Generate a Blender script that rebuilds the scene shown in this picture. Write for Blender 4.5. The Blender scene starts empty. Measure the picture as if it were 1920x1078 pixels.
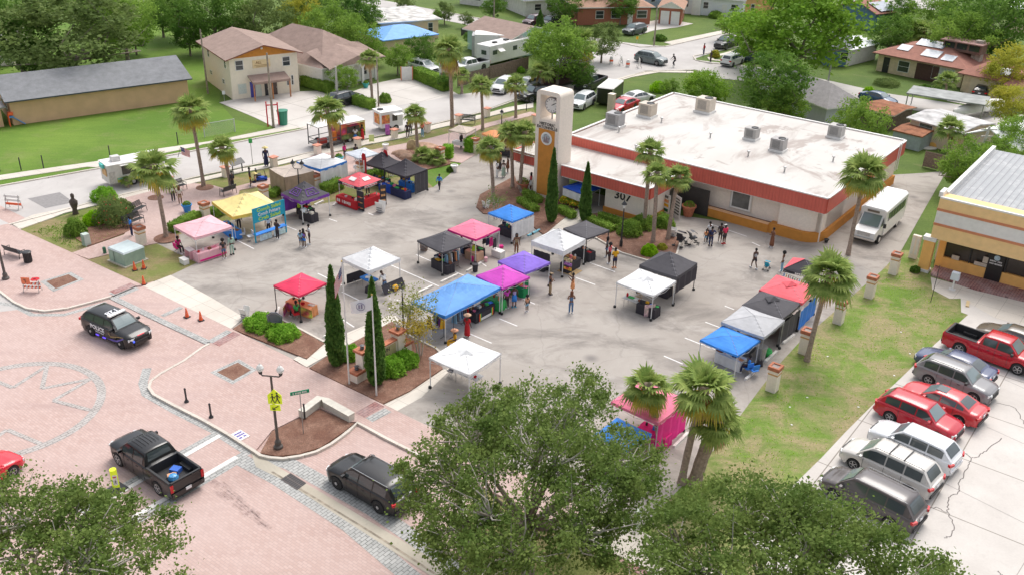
import bpy, bmesh, math, random
import numpy as np
from mathutils import Vector, Matrix
rnd=random.Random(7); PI=math.pi; rad=math.radians
sc=bpy.context.scene; COL=sc.collection
F=1750.8; PITCH=rad(26.703); ROLL=rad(1.588); CAMH=31.434; YAW=rad(-36.955)
_r=Vector((1,0,0)); _u=Vector((0,math.sin(PITCH),math.cos(PITCH))); FW=Vector((0,math.cos(PITCH),-math.sin(PITCH)))
CR=_r*math.cos(ROLL)+_u*math.sin(ROLL); CU=-_r*math.sin(ROLL)+_u*math.cos(ROLL)
cam=bpy.data.cameras.new('camera'); co=bpy.data.objects.new('camera',cam); COL.objects.link(co)
cam.sensor_width=36; cam.lens=F/1920*36; cam.clip_end=3000; cam.clip_start=.5
co.matrix_world=Matrix(((CR.x,CU.x,-FW.x,0),(CR.y,CU.y,-FW.y,0),(CR.z,CU.z,-FW.z,CAMH),(0,0,0,1)))
sc.camera=co
w=bpy.data.worlds.new("World"); sc.world=w; w.use_nodes=True
nt=w.node_tree; bg=nt.nodes['Background']; sky=nt.nodes.new('ShaderNodeTexSky'); sky.sky_type='NISHITA'
sky.sun_disc=False; SUNEL=rad(58); SUNAZ=rad(25)
sky.sun_elevation=SUNEL; sky.sun_rotation=SUNAZ; sky.air_density=1.0; sky.dust_density=4.0; sky.ozone_density=1.0
hs=nt.nodes.new('ShaderNodeHueSaturation'); hs.inputs['Saturation'].default_value=.35
nt.links.new(sky.outputs[0],hs.inputs['Color']); nt.links.new(hs.outputs[0],bg.inputs[0]); bg.inputs[1].default_value=.15
sl=bpy.data.lights.new('sun','SUN'); sl.energy=.9; sl.angle=rad(30); sl.color=(1,.96,.9)
so=bpy.data.objects.new('sun',sl); COL.objects.link(so)
sd=Vector((math.sin(SUNAZ)*math.cos(SUNEL),math.cos(SUNAZ)*math.cos(SUNEL),math.sin(SUNEL)))
so.rotation_euler=sd.to_track_quat('Z','Y').to_euler(); so.location=(0,0,80)
sc.view_settings.view_transform='Standard'; sc.view_settings.look='None'; sc.view_settings.gamma=1
sc.view_settings.exposure=0.62
def G(px,py,z=0.0):
 d=CR*((px-960)/F)-CU*((py-539)/F)+FW
 t=(z-CAMH)/d.z
 return Vector((d.x*t,d.y*t,z))
UU=Vector((math.cos(YAW),math.sin(YAW),0)); VV=Vector((-math.sin(YAW),math.cos(YAW),0))
def W(U,V,z=0.0): 
 p=UU*U+VV*V; return Vector((p.x,p.y,z))
MATS={}
def M(name,col,rough=.8,var=.12,scale=3.0,bump=0,metal=0,spec=.5,hue=0,emit=0,alpha=None,detail=3,trans=0,obj=False,coat=0):
 if name in MATS: return MATS[name]
 m=bpy.data.materials.new(name); m.use_nodes=True; n=m.node_tree; b=n.nodes['Principled BSDF']
 b.inputs['Roughness'].default_value=rough; b.inputs['Metallic'].default_value=metal
 b.inputs['Specular IOR Level'].default_value=spec
 if coat: b.inputs['Coat Weight'].default_value=coat; b.inputs['Coat Roughness'].default_value=.06
 c=(col[0],col[1],col[2],1)
 if var>0:
  tc=n.nodes.new('ShaderNodeTexCoord'); no=n.nodes.new('ShaderNodeTexNoise')
  no.inputs['Scale'].default_value=scale; no.inputs['Detail'].default_value=detail
  n.links.new(tc.outputs['Object'],no.inputs['Vector'])
  mr=n.nodes.new('ShaderNodeMapRange'); mr.inputs['From Min'].default_value=.3; mr.inputs['From Max'].default_value=.7
  mr.inputs['To Min'].default_value=1-var; mr.inputs['To Max'].default_value=1+var
  n.links.new(no.outputs['Fac'],mr.inputs['Value'])
  hsv=n.nodes.new('ShaderNodeHueSaturation'); hsv.inputs['Color'].default_value=c
  n.links.new(mr.outputs[0],hsv.inputs['Value'])
  if hue>0:
   m2=n.nodes.new('ShaderNodeMapRange'); m2.inputs['From Min'].default_value=.3; m2.inputs['From Max'].default_value=.7
   m2.inputs['To Min'].default_value=.5-hue; m2.inputs['To Max'].default_value=.5+hue
   n2=n.nodes.new('ShaderNodeTexNoise'); n2.inputs['Scale'].default_value=scale*.37
   n.links.new(tc.outputs['Object'],n2.inputs['Vector']); n.links.new(n2.outputs['Fac'],m2.inputs['Value']); n.links.new(m2.outputs[0],hsv.inputs['Hue'])
  n.links.new(hsv.outputs[0],b.inputs['Base Color'])
  if bump:
   bp=n.nodes.new('ShaderNodeBump'); bp.inputs['Strength'].default_value=bump; bp.inputs['Distance'].default_value=.02
   n.links.new(no.outputs['Fac'],bp.inputs['Height']); n.links.new(bp.outputs[0],b.inputs['Normal'])
 else: b.inputs['Base Color'].default_value=c
 if trans:
  t=n.nodes.new('ShaderNodeBsdfTranslucent'); mx=n.nodes.new('ShaderNodeMixShader'); mx.inputs[0].default_value=trans
  if var>0: n.links.new(hsv.outputs[0],t.inputs[0])
  else: t.inputs[0].default_value=c
  o=n.nodes['Material Output']; n.links.new(b.outputs[0],mx.inputs[1]); n.links.new(t.outputs[0],mx.inputs[2]); n.links.new(mx.outputs[0],o.inputs[0])
 if emit: b.inputs['Emission Color'].default_value=c; b.inputs['Emission Strength'].default_value=emit
 m.diffuse_color=c; MATS[name]=m; return m
class NG:
 """tiny node graph helper for ground materials"""
 def __init__(s,name,rough=.9):
  s.m=bpy.data.materials.new(name); s.m.use_nodes=True; s.n=s.m.node_tree; s.b=s.n.nodes['Principled BSDF']
  s.b.inputs['Roughness'].default_value=rough; s.b.inputs['Specular IOR Level'].default_value=.3
  s.tc=s.n.nodes.new('ShaderNodeTexCoord').outputs['Object']; MATS[name]=s.m
 def node(s,t,ins=(),**kw):
  nd=s.n.nodes.new(t)
  for k,v in kw.items(): setattr(nd,k,v)
  for k,v in dict(ins).items():
   if hasattr(v,'node'): s.n.links.new(v,nd.inputs[k])
   else: nd.inputs[k].default_value=v
  return nd
 def noise(s,scale,detail=4,rough=.6,dist=0,vec=None):
  return s.node('ShaderNodeTexNoise',{'Vector':vec or s.tc,'Scale':scale,'Detail':detail,'Roughness':rough,'Distortion':dist}).outputs['Fac']
 def ramp(s,fac,a,b,lo=0.,hi=1.):
  return s.node('ShaderNodeMapRange',{'Value':fac,'From Min':a,'From Max':b,'To Min':lo,'To Max':hi}).outputs[0]
 def mix(s,fac,a,b,mode='MIX'):
  nd=s.n.nodes.new('ShaderNodeMix'); nd.data_type='RGBA'; nd.blend_type=mode
  def put(i,v):
   if hasattr(v,'node'): s.n.links.new(v,nd.inputs[i])
   else: nd.inputs[i].default_value=(v if isinstance(v,float) else (v[0],v[1],v[2],1))
  put(0,fac); put(6,a); put(7,b); return nd.outputs[2]
 def mapping(s,scale=(1,1,1),rot=0,loc=(0,0,0),vec=None):
  return s.node('ShaderNodeMapping',{'Vector':vec or s.tc,'Scale':scale,'Rotation':(0,0,rot),'Location':loc}).outputs[0]
 def out(s,col,bump=None,strength=.3,dist=.02):
  s.n.links.new(col,s.b.inputs['Base Color'])
  if bump is not None:
   bp=s.node('ShaderNodeBump',{'Height':bump,'Strength':strength,'Distance':dist}); s.n.links.new(bp.outputs[0],s.b.inputs['Normal'])
  return s.m
def m_asphalt():
 g=NG('parking_asphalt'); big=g.noise(.12,5,.65,.4); mid=g.noise(.55,6,.7,.8); fine=g.noise(22,3,.7)
 col=g.mix(g.ramp(big,.38,.62),(.385,.345,.305),(.46,.418,.375))
 st=g.mapping((.6,1.0,1),-YAW); sm=g.noise(.34,7,.72,.6,vec=st)
 col=g.mix(g.ramp(sm,.47,.66,0,.75),col,(.20,.178,.16)); col=g.mix(g.ramp(mid,.56,.78,0,.5),col,(.56,.52,.49))
 vz=g.node('ShaderNodeTexVoronoi',{'Vector':g.tc,'Scale':.21},feature='F1').outputs['Distance']
 col=g.mix(g.ramp(vz,.13,.03,0,.6),col,(.13,.12,.12))
 ck=g.node('ShaderNodeTexVoronoi',{'Vector':g.mapping((1,1,1),0,(0,0,0),g.node('ShaderNodeVectorMath',{0:g.tc,1:g.node('ShaderNodeTexNoise',{'Vector':g.tc,'Scale':.5,'Detail':4}).outputs[1]}).outputs[0]),'Scale':.13},feature='DISTANCE_TO_EDGE').outputs['Distance']
 col=g.mix(g.ramp(ck,.006,.002,0,.16),col,(.14,.13,.125))
 col=g.mix(g.ramp(fine,.3,.7,0,.22),col,(.16,.15,.15)); return g.out(col,fine,.25)
def m_brick():
 g=NG('brick_paving'); v=g.mapping((1,1,1),-YAW)
 bt=g.node('ShaderNodeTexBrick',{'Vector':v,'Color1':(.50,.35,.305,1),'Color2':(.575,.425,.38,1),'Mortar':(.42,.31,.285,1),'Scale':1.0,'Mortar Size':.014,'Brick Width':.30,'Row Height':.15,'Mortar Smooth':.3,'Bias':0.})
 big=g.noise(.1,4,.6,.3); mid=g.noise(1.2,5,.7)
 col=g.mix(g.ramp(big,.4,.65,0,.45),bt.outputs[0],(.58,.455,.425)); col=g.mix(g.ramp(mid,.5,.75,0,.22),col,(.38,.27,.25)); tk=g.noise(.5,5,.6,.2,vec=g.mapping((.16,1.3,1),-YAW)); col=g.mix(g.ramp(tk,.52,.72,0,.45),col,(.40,.285,.265))
 return g.out(col,bt.outputs['Fac'],-.25,.01)
def m_graybrick(name,c1,c2):
 g=NG(name); v=g.mapping((1,1,1),-YAW+PI/2)
 bt=g.node('ShaderNodeTexBrick',{'Vector':v,'Color1':(*c1,1),'Color2':(*c2,1),'Mortar':(c1[0]*.5,c1[1]*.5,c1[2]*.5,1),'Scale':1.0,'Mortar Size':.02,'Brick Width':.4,'Row Height':.2})
 return g.out(g.mix(g.ramp(g.noise(1.,4),.4,.7,0,.3),bt.outputs[0],(.62,.60,.58)))
def m_concrete(name,a,b,dark=.5,joint=0):
 g=NG(name); big=g.noise(.22,5,.6,.3); fine=g.noise(9,4,.7)
 col=g.mix(g.ramp(big,.35,.65),a,b); col=g.mix(g.ramp(g.noise(.9,6,.75,1.),.55,.75,0,dark),col,tuple(x*.62 for x in a))
 if joint:
  v=g.mapping((1,1,1),-YAW); bt=g.node('ShaderNodeTexBrick',{'Vector':v,'Color1':(1,1,1,1),'Color2':(1,1,1,1),'Mortar':(.45,.43,.4,1),'Scale':1.0,'Mortar Size':.012*joint/2,'Brick Width':joint,'Row Height':joint},offset=0.0)
  col=g.mix(1.0,col,bt.outputs[0],'MULTIPLY')
 return g.out(g.mix(g.ramp(fine,.35,.7,0,.15),col,tuple(x*.6 for x in a)),fine,.15)
def m_grass(name,a,b,dry=(.34,.26,.16),amt=.5,lo=.5,scale=.35,stripe=0):
 g=NG(name); big=g.noise(.09,4,.6,.4); mid=g.noise(scale,7,.72,.5); fine=g.noise(6,5,.8); xf=g.noise(24,3,.8)
 col=g.mix(g.ramp(big,.35,.65),a,b)
 col=g.mix(g.ramp(mid,lo,lo+.17,0,amt),col,dry)
 sv=g.mapping((.5,3.,1),-.15); col=g.mix(g.ramp(g.noise(.7,5,.7,vec=sv),.4,.7,0,.35),col,tuple(x*.62 for x in a))
 col=g.mix(g.ramp(fine,.38,.66,0,.5),col,tuple(x*.5 for x in a)); col=g.mix(g.ramp(xf,.5,.75,0,.3),col,tuple(min(1,x*1.5) for x in b))
 return g.out(col,xf,.5,.05)
def m_mulch():
 g=NG('mulch'); n1=g.noise(1.1,5,.7,.5); n2=g.noise(14,4,.8)
 col=g.mix(g.ramp(n1,.38,.65),(.24,.115,.075),(.40,.235,.165)); return g.out(g.mix(g.ramp(n2,.35,.7),col,(.115,.06,.045)),n2,.8,.04)
def m_roofwhite():
 g=NG('white_roof_membrane',.7); v=g.mapping((1,.28,1),-YAW); a=g.noise(.35,6,.7,.8,vec=v); b=g.noise(.12,4,.6,.5)
 col=g.mix(g.ramp(b,.4,.7,0,.5),(.60,.575,.54),(.48,.44,.395)); col=g.mix(g.ramp(a,.52,.66,0,.72),col,(.36,.30,.27))
 c=g.noise(.2,5,.7,1.5,vec=g.mapping((.6,.5,1),-YAW,(31,7,0))); col=g.mix(g.ramp(c,.57,.63,0,.6),col,(.27,.20,.17)); return g.out(col)
def m_shingle(name,a,var=.25,s=1.):
 g=NG(name); v=g.noise(1.3,5,.7); f=g.noise(9,4,.8)
 col=g.mix(g.ramp(v,.3,.7),tuple(x*(1-var) for x in a),tuple(x*(1+var*.5) for x in a)); 
 return g.out(g.mix(g.ramp(f,.4,.7,0,.4),col,tuple(x*.6 for x in a)),f,.3)
m_asphalt(); m_brick(); m_mulch(); m_roofwhite()
m_graybrick('medallion_paver',(.42,.385,.36),(.49,.45,.425)); m_graybrick('gray_paver',(.37,.37,.355),(.48,.475,.455)); m_graybrick('dark_red_paver',(.33,.16,.15),(.40,.21,.19))
m_concrete('pale_concrete',(.60,.545,.475),(.70,.645,.57),.25,1.6); m_concrete('side_street',(.47,.44,.42),(.56,.53,.505),.3); m_concrete('lot_concrete',(.55,.51,.47),(.66,.62,.575),.25,5.5)
m_concrete('gutter_concrete',(.46,.41,.33),(.57,.52,.43),.6,0)
m_grass('green_lawn',(.105,.205,.022),(.19,.30,.042),amt=.4,lo=.52,scale=.2); m_grass('patchy_lawn',(.125,.215,.03),(.215,.325,.055),(.42,.32,.19),.95,.415,.36); m_grass('dry_lawn',(.17,.20,.05),(.25,.27,.08),(.36,.25,.15),.85,.42,.45)
m_grass('ground_green',(.09,.15,.03),(.15,.22,.04),amt=.35,lo=.55)
m_shingle('charcoal_shingle',(.25,.255,.265)); m_shingle('brown_shingle',(.36,.26,.22)); m_shingle('tan_shingle',(.46,.28,.20)); m_shingle('gray_shingle',(.33,.31,.30)); m_shingle('red_shingle',(.40,.19,.145)); m_shingle('rusty_metal',(.36,.15,.08),.6)
WHITE=M('white_paint',(.78,.76,.73),.6,.05); CREAM=M('cream_stucco',(.86,.76,.66),.85,.05,6); BLACKM=M('black_metal',(.03,.03,.033),.45,0); STEEL=M('grey_steel',(.42,.42,.42),.4,.1,metal=.6)
ORANGE=M('ochre_stucco',(.60,.25,.045),.85,.08,2); REDF=M('red_metal_fascia',(.55,.085,.055),.5,.06,1.5); GLASS=M('dark_glass',(.035,.042,.045),.08,0,spec=.8); TERRA=M('terracotta',(.46,.16,.085),.8,.2,6)
WOOD=M('weathered_wood',(.24,.17,.14),.9,.3,6); BRICKW=M('red_brick_wall',(.36,.13,.08),.9,.3,12); RUBBER=M('tyre_rubber',(.02,.02,.021),.8,0)
class MB:
 def __init__(s): s.v=[]; s.f=[]; s.mi=[]; s.mats=[]
 def mat(s,m):
  if m not in s.mats: s.mats.append(m)
  return s.mats.index(m)
 def add(s,vs,fs,m=None):
  o=len(s.v); s.v+= [tuple(p) for p in vs]; i=s.mat(m) if m is not None else 0
  for f in fs: s.f.append(tuple(a+o for a in f)); s.mi.append(i)
  return s
 def box(s,c,d,m=None,rz=0,taper=1.0,rot=None):
  x,y,z=d[0]/2,d[1]/2,d[2]/2; vs=[]
  for sz in (-1,1):
   t=taper if sz>0 else 1
   for sx,sy in((-1,-1),(1,-1),(1,1),(-1,1)): vs.append(Vector((sx*x*t,sy*y*t,sz*z)))
  R=rot if rot is not None else Matrix.Rotation(rz,3,'Z')
  vs=[R@v+Vector(c) for v in vs]
  return s.add(vs,[(3,2,1,0),(4,5,6,7),(0,1,5,4),(1,2,6,5),(2,3,7,6),(3,0,4,7)],m)
 def prism(s,pts,z0,z1,m=None,top=True,bot=False):
  n=len(pts); vs=[(p[0],p[1],z0) for p in pts]+[(p[0],p[1],z1) for p in pts]
  a=sum(pts[i][0]*pts[(i+1)%n][1]-pts[(i+1)%n][0]*pts[i][1] for i in range(n))
  if a<0: pts=list(pts)[::-1]; vs=[(p[0],p[1],z0) for p in pts]+[(p[0],p[1],z1) for p in pts]
  fs=[(i,(i+1)%n,(i+1)%n+n,i+n) for i in range(n)]
  if top: fs.append(tuple(range(n,2*n)))
  if bot: fs.append(tuple(range(n-1,-1,-1)))
  return s.add(vs,fs,m)
 def sheet(s,pts,z,m=None):
  n=len(pts); a=sum(pts[i][0]*pts[(i+1)%n][1]-pts[(i+1)%n][0]*pts[i][1] for i in range(n))
  if a<0: pts=list(pts)[::-1]
  return s.add([(p[0],p[1],z) for p in pts],[tuple(range(n))],m)
 def tube(s,path,rs,m=None,n=8,cap=True,sq=False):
  path=[Vector(p) for p in path]
  if not hasattr(rs,'__len__'): rs=[rs]*len(path)
  vs=[]; ring=n
  for i,p in enumerate(path):
   d=(path[min(i+1,len(path)-1)]-path[max(i-1,0)]).normalized()
   a=Vector((0,0,1)) if abs(d.z)<.9 else Vector((1,0,0)); x=d.cross(a).normalized(); y=d.cross(x)
   for k in range(ring):
    t=2*PI*(k+.5)/ring; vs.append(p+(x*math.cos(t)+y*math.sin(t))*rs[i])
  fs=[]
  for i in range(len(path)-1):
   for k in range(ring):
    a=i*ring+k; b=i*ring+(k+1)%ring; fs.append((a,a+ring,b+ring,b))
  if cap: fs.append(tuple(range(ring))); fs.append(tuple(range(len(vs)-1,len(vs)-ring-1,-1)))
  return s.add(vs,fs,m)
 def lathe(s,c,prof,m=None,n=12,sx=1,sy=1,rot=None):
  c=Vector(c); vs=[]
  for r,z in prof:
   for k in range(n):
    t=2*PI*k/n; p=Vector((r*math.cos(t)*sx,r*math.sin(t)*sy,z)); vs.append(c+(rot@p if rot is not None else p))
  fs=[]
  for i in range(len(prof)-1):
   for k in range(n): fs.append((i*n+k,i*n+(k+1)%n,(i+1)*n+(k+1)%n,(i+1)*n+k))
  fs.append(tuple(range(n-1,-1,-1))); fs.append(tuple(range(len(vs)-n,len(vs))))
  return s.add(vs,fs,m)
 def quad(s,a,b,c,d,m=None): return s.add([a,b,c,d],[(0,1,2,3)],m)
 def mesh(s,name,m=None,smooth=False):
  me=bpy.data.meshes.new(name); me.from_pydata(s.v,[],s.f)
  mats=[x for x in s.mats] or [m]
  if m is not None and s.mats==[]: mats=[m]
  for x in mats:
   if x is not None: me.materials.append(x)
  if len(mats)>1: me.polygons.foreach_set('material_index',s.mi)
  if smooth: me.polygons.foreach_set('use_smooth',[True]*len(me.polygons))
  me.update(); return me
 def build(s,name,m=None,parent=None,smooth=False,loc=None,rz=0,bevel=0):
  o=bpy.data.objects.new(name,s.mesh(name,m,smooth)); COL.objects.link(o)
  if parent is not None: o.parent=parent
  if loc is not None: o.location=loc
  o.rotation_euler.z=rz
  if bevel:
   b=o.modifiers.new('bevel','BEVEL'); b.width=bevel; b.segments=2; b.limit_method='ANGLE'
  if smooth=='auto': pass
  return o
def BX(_n,_m,_p,*a,**k): return MB().box(*a,**k).build(_n,_m,_p)
def TU(_n,_m,_p,*a,**k): return MB().tube(*a,**k).build(_n,_m,_p)
def LA(_n,_m,_p,*a,**k): return MB().lathe(*a,**k).build(_n,_m,_p)
def tag(o,label=None,cat=None,group=None,kind=None):
 if label:
  o['label']=label
 if cat: o['category']=cat
 if group: o['group']=group
 if kind: o['kind']=kind
 return o
def thing(name,label,cat,loc=(0,0,0),rz=0,group=None):
 o=bpy.data.objects.new(name,None); COL.objects.link(o); o.location=loc; o.rotation_euler.z=rz; o.empty_display_size=.3
 return tag(o,label,cat,group)
def struct(name,mb,m=None,**k): return tag(mb.build(name,m,**k),kind='structure')
def kids(o): return CH.get(o.name,[])
def dup(root,loc,rz,label,group=None,scale=None,cat=None):
 r=root.copy(); COL.objects.link(r); r.location=loc; r.rotation_euler.z=rz
 if scale: r.scale=(scale,)*3 if not hasattr(scale,'__len__') else scale
 tag(r,label,cat,group)
 for ch in list(root.children):
  c=ch.copy(); COL.objects.link(c); c.parent=r
  for g in list(ch.children):
   d=g.copy(); COL.objects.link(d); d.parent=c
 return r
def gl(pts,z=0): return [G(x,y,z) for x,y in pts]
def strip(mb,pts,w,z0,z1,m=None):
 """flat or raised ribbon following a list of world points"""
 P=[Vector((p[0],p[1],0)) for p in pts]; L=[];Rr=[]
 for i,p in enumerate(P):
  d=(P[min(i+1,len(P)-1)]-P[max(i-1,0)]).normalized(); n=Vector((-d.y,d.x,0))
  L.append(p+n*w/2); Rr.append(p-n*w/2)
 for i in range(len(P)-1):
  q=[Rr[i],Rr[i+1],L[i+1],L[i]]
  if z1>z0+.012: 
   vs=[(a.x,a.y,z0) for a in q]+[(a.x,a.y,z1) for a in q]
   fs=[(4,5,6,7),(0,1,5,4),(2,3,7,6)]
   if i==0: fs.append((3,0,4,7))
   if i==len(P)-2: fs.append((1,2,6,5))
   mb.add(vs,fs,m)
  else: mb.add([(a.x,a.y,z1) for a in q],[(0,1,2,3)],m)
 return mb
_fontcache={}
def text_into(parent,name,s,size,m,loc,rot,depth=.006,align='CENTER',label=None,bold=0,sx=1,spacing=1):
 """lettering as thin raised mesh; rot = 3x3 matrix whose columns are text-right, text-up, normal"""
 cu=bpy.data.curves.new(name,'FONT'); cu.body=s; cu.size=size; cu.extrude=depth/2; cu.align_x=align; cu.align_y='CENTER'; cu.offset=bold; cu.resolution_u=2; cu.space_line=spacing
 t=bpy.data.objects.new('tmp',cu); COL.objects.link(t)
 dg=bpy.context.evaluated_depsgraph_get(); me=bpy.data.meshes.new_from_object(t.evaluated_get(dg)); bpy.data.objects.remove(t)
 me.name=name; me.materials.clear(); me.materials.append(m)
 o=bpy.data.objects.new(name,me); COL.objects.link(o); o.parent=parent
 R=rot.to_4x4() if rot is not None else Matrix.Identity(4)
 o.matrix_local=Matrix.Translation(loc)@R@Matrix.Diagonal((sx,1,1,1))
 return o
def scribble(par,name,m,c,R,w,h,rows=1,seed=1):
 r_=random.Random(seed); b=MB(); 
 for k in range(rows):
  hh=h/rows*.6; x=-w/2
  while x<w/2-hh*.3:
   q=hh*r_.uniform(.35,.8); v=Vector(c)+R@Vector((x+q/2,h/2-(k+.5)*h/rows,.008)); b.box(v,(q*.8,hh*r_.uniform(.7,1),.012),rot=R); x+=q*(1.15 if r_.random()<.85 else 2.)
 return b.build(name,m,par)
def frame(right,up):
 r=Vector(right).normalized(); u=Vector(up).normalized(); n=r.cross(u); return Matrix(((r.x,u.x,n.x),(r.y,u.y,n.y),(r.z,u.z,n.z)))
b=MB(); b.sheet([(-700,-200),(700,-200),(700,900),(-700,900)],-.03); struct('ground',b,MATS['ground_green'])
def sheet(name,pts,mat,z): 
 b=MB(); b.sheet(gl(pts,0),z); return struct(name,b,MATS[mat] if isinstance(mat,str) else mat)
def slab(name,pts,mat,z0=-.02,z1=.12):
 b=MB(); b.prism(gl(pts,z1),z0,z1); return struct(name,b,MATS[mat] if isinstance(mat,str) else mat)
def kerb(name,pts,w=.16,z1=.14,mat='pale_concrete'):
 b=MB(); strip(b,gl(pts,z1),w,-.02,z1); return struct(name,b,MATS[mat])
sheet('lawn',[(0,350),(-140,395),(-500,200),(-400,60),(200,40),(430,60),(411,193),(440,225),(520,242),(575,240)],'green_lawn',-.016)
V0=[W(-140,-12,0),W(60,-12,0),W(60,33.4,0),W(-140,33.4,0)]
b=MB(); b.sheet(V0,0.0); struct('main_road',b,MATS['brick_paving'])
sheet('road_stub',[(37,430),(-120,350),(-400,420),(-300,620),(205,560),(205,540)],'side_street',.004)
lot=[(290,455),(330,440),(400,395),(500,400),(590,385),(700,360),(812,352),(840,325),(866,300),(896,289),(960,285),(1010,240),(1010,330),(1240,400),(1540,440),(1640,330),(1730,325),(1790,320),(1770,330),(1735,390),(1690,470),(1653,508),(1615,540),(1500,640),(1465,678),(1428,725),(1350,830),(1290,900),(1215,985),(1198,993),(718,757),(433,615),(320,518)]
sheet('parking_lot',lot,'parking_asphalt',.004)
sheet('verge_lawn',[(1653,508),(1615,540),(1500,640),(1465,678),(1428,725),(1350,830),(1290,900),(1198,993),(1420,1110),(1700,1250),(2400,1250),(2400,560),(1900,560),(1740,500),(1705,470),(1690,470)],'patchy_lawn',.008)
sheet('concrete_lot',[(1395,1000),(1540,858),(1585,810),(1635,760),(1700,698),(1753,645),(1815,590),(1802,585),(1801,546),(1900,560),(2400,640),(2500,1300),(1640,1190),(1480,1130)],'lot_concrete',.014)
b=MB()
def crack(px,w=.05):
 P=gl(px); q=[]
 for i in range(len(P)-1):
  for k in range(5):
   p=P[i].lerp(P[i+1],k/5); q.append(p+Vector((rnd.uniform(-.07,.07),rnd.uniform(-.07,.07),0)))
 q.append(P[-1]); strip(b,q,w,.018,.018)
for c in ([(1878,820),(1850,845),(1832,855),(1820,860),(1815,875),(1803,895),(1796,915),(1800,922),(1782,930),(1778,945),(1776,955),(1784,975),(1789,993),(1782,1005),(1770,1008)],[(1800,845),(1812,850),(1820,858)],[(1730,950),(1755,952),(1776,960)],[(1870,755),(1905,765),(1915,785),(1925,800)],[(1870,1070),(1880,1080)]): crack(c)
struct('pavement_cracks',b,M('crack_dark',(.16,.14,.13),.9,0))
b=MB(); 
for c in ([(1740,890),(1800,920),(1980,1010)],[(1905,1080),(1960,990)],[(1850,800),(1960,850)],[(1880,710),(1960,745)]): strip(b,gl(c),.035,.018,.018)
struct('pavement_joints',b,M('joint_grey',(.33,.30,.28),.9,0))
street=[(-250,470),(15,420),(100,398),(170,378),(288,350),(386,326),(494,304),(606,279),(679,260),(748,246),(820,230),(900,210),(960,188),(1098,165),(1150,151),(1210,133),(1303,130),(1390,123),(1480,135),(1600,162),(1665,176),(1763,191),(1850,205),(1990,228),(1990,262),(1800,222),(1700,205),(1600,185),(1500,165),(1400,150),(1340,146),(1303,131)]
sheet('side_street',[(-260,450),(15,420),(100,398),(170,378),(288,350),(386,326),(494,304),(606,279),(679,260),(748,246),(820,230),(900,210),(960,188),(1098,165),(1150,151),(1210,133),(1303,131),(1345,146),(1390,123),(1298,112),(1340,98),(1386,88),(1381,58),(1248,88),(1150,78),(1060,65),(960,46),(810,18),(740,5),(690,-4),(672,3),(735,20),(830,38),(930,58),(1000,75),(1090,95),(1118,108),(1080,130),(960,160),(928,170),(856,178),(780,188),(700,205),(575,241),(480,260),(380,279),(180,316),(0,350),(-300,410)],'side_street',-.004)
sheet('far_street',[(1303,131),(1390,122),(1480,135),(1600,162),(1665,176),(1763,191),(1850,205),(2050,238),(2050,272),(1800,222),(1700,205),(1600,185),(1500,167),(1400,153),(1345,147)],'side_street',.002)
sheet('back_street',[(1490,-40),(1620,12),(1760,20),(1780,5),(1800,-30)],'side_street',.002)
sheet('asphalt_patch',[(52,373),(112,361),(138,380),(85,391)],M('patch_asphalt',(.27,.255,.25),.9,.12,4),.006)
sheet('forecourt',[(411,193),(437,187),(480,180),(562,172),(600,171),(626,181),(650,192),(700,206),(715,206),(650,225),(575,241),(520,242),(480,222)],'lot_concrete',.004)
sheet('driveway',[(640,180),(700,158),(745,148),(795,143),(860,178),(800,190),(735,200),(700,207)],'lot_concrete',.006)
sheet('house_driveway',[(1180,60),(1210,42),(1245,36),(1300,45),(1270,52),(1225,58),(1200,66)],'lot_concrete',.006)
sheet('home_driveway',[(1775,190),(1812,172),(1850,170),(1890,178),(1860,205)],'lot_concrete',.010)
slab('footpath',[(37,430),(22,420),(62,403),(175,380),(235,362),(387,331),(455,316),(493,310),(604,281),(685,263),(755,251),(820,233),(908,214),(951,202),(1000,193),(1000,202),(965,207),(908,221),(820,241),(755,259),(685,272),(604,290),(493,317),(455,323),(387,338),(240,373),(180,385),(120,400),(100,408)],'pale_concrete',-.02,.05)
slab('far_footpath',[(-100,352),(0,329),(60,320),(180,303),(200,298),(299,279),(389,266),(428,259),(521,240),(578,237),(548,243),(460,259),(380,271),(368,275),(348,279),(180,314),(163,313),(0,338),(-100,362)],'pale_concrete',-.02,.03)
kerb('far_kerb',[(-60,363),(0,348),(180,316),(380,279),(480,259),(575,240.5)],.2,.1)
kerb('near_kerb',[(15,421),(100,399),(170,379),(288,351),(386,327),(494,305),(606,280),(679,261),(748,247),(820,231),(900,211),(960,190),(1098,167),(1150,152),(1210,134),(1300,131)],.2,.1)
kerb('corner_kerb',[(1390,123),(1330,118),(1305,113),(1300,105),(1340,97),(1386,87)],.22,.1)
kerb('cross_street_kerb',[(1381,57),(1248,87),(1200,88),(1150,77),(1060,64),(960,46),(810,18)],.25,.1)
slab('corner_footpath',[(1381,59),(1260,84),(1245,80),(1381,52)],'pale_concrete',-.02,.04)
slab('side_footpath',[(1120,160),(1180,141),(1230,132),(1300,134),(1300,137),(1235,136),(1185,145),(1100,170),(1060,178),(1060,174)],'pale_concrete',-.02,.04)
slab('far_home_path',[(1390,118),(1330,113),(1326,108),(1386,92),(1386,96),(1336,109),(1340,112),(1390,116)],'pale_concrete',-.02,.04)
sheet('street_lawn',[(37,430),(100,410),(180,387),(240,375),(387,340),(493,319),(604,292),(685,274),(755,261),(820,243),(908,223),(1000,203),(1010,235),(960,290),(896,289),(866,303),(840,325),(812,352),(700,365),(500,402),(400,420),(322,445),(290,455),(369,493),(313,520),(266,534),(135,474)],'dry_lawn',.006)
sheet('courtyard_lawn',[(812,352),(790,330),(800,318),(850,305),(868,300),(866,306),(840,330)],'green_lawn',.012)
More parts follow.
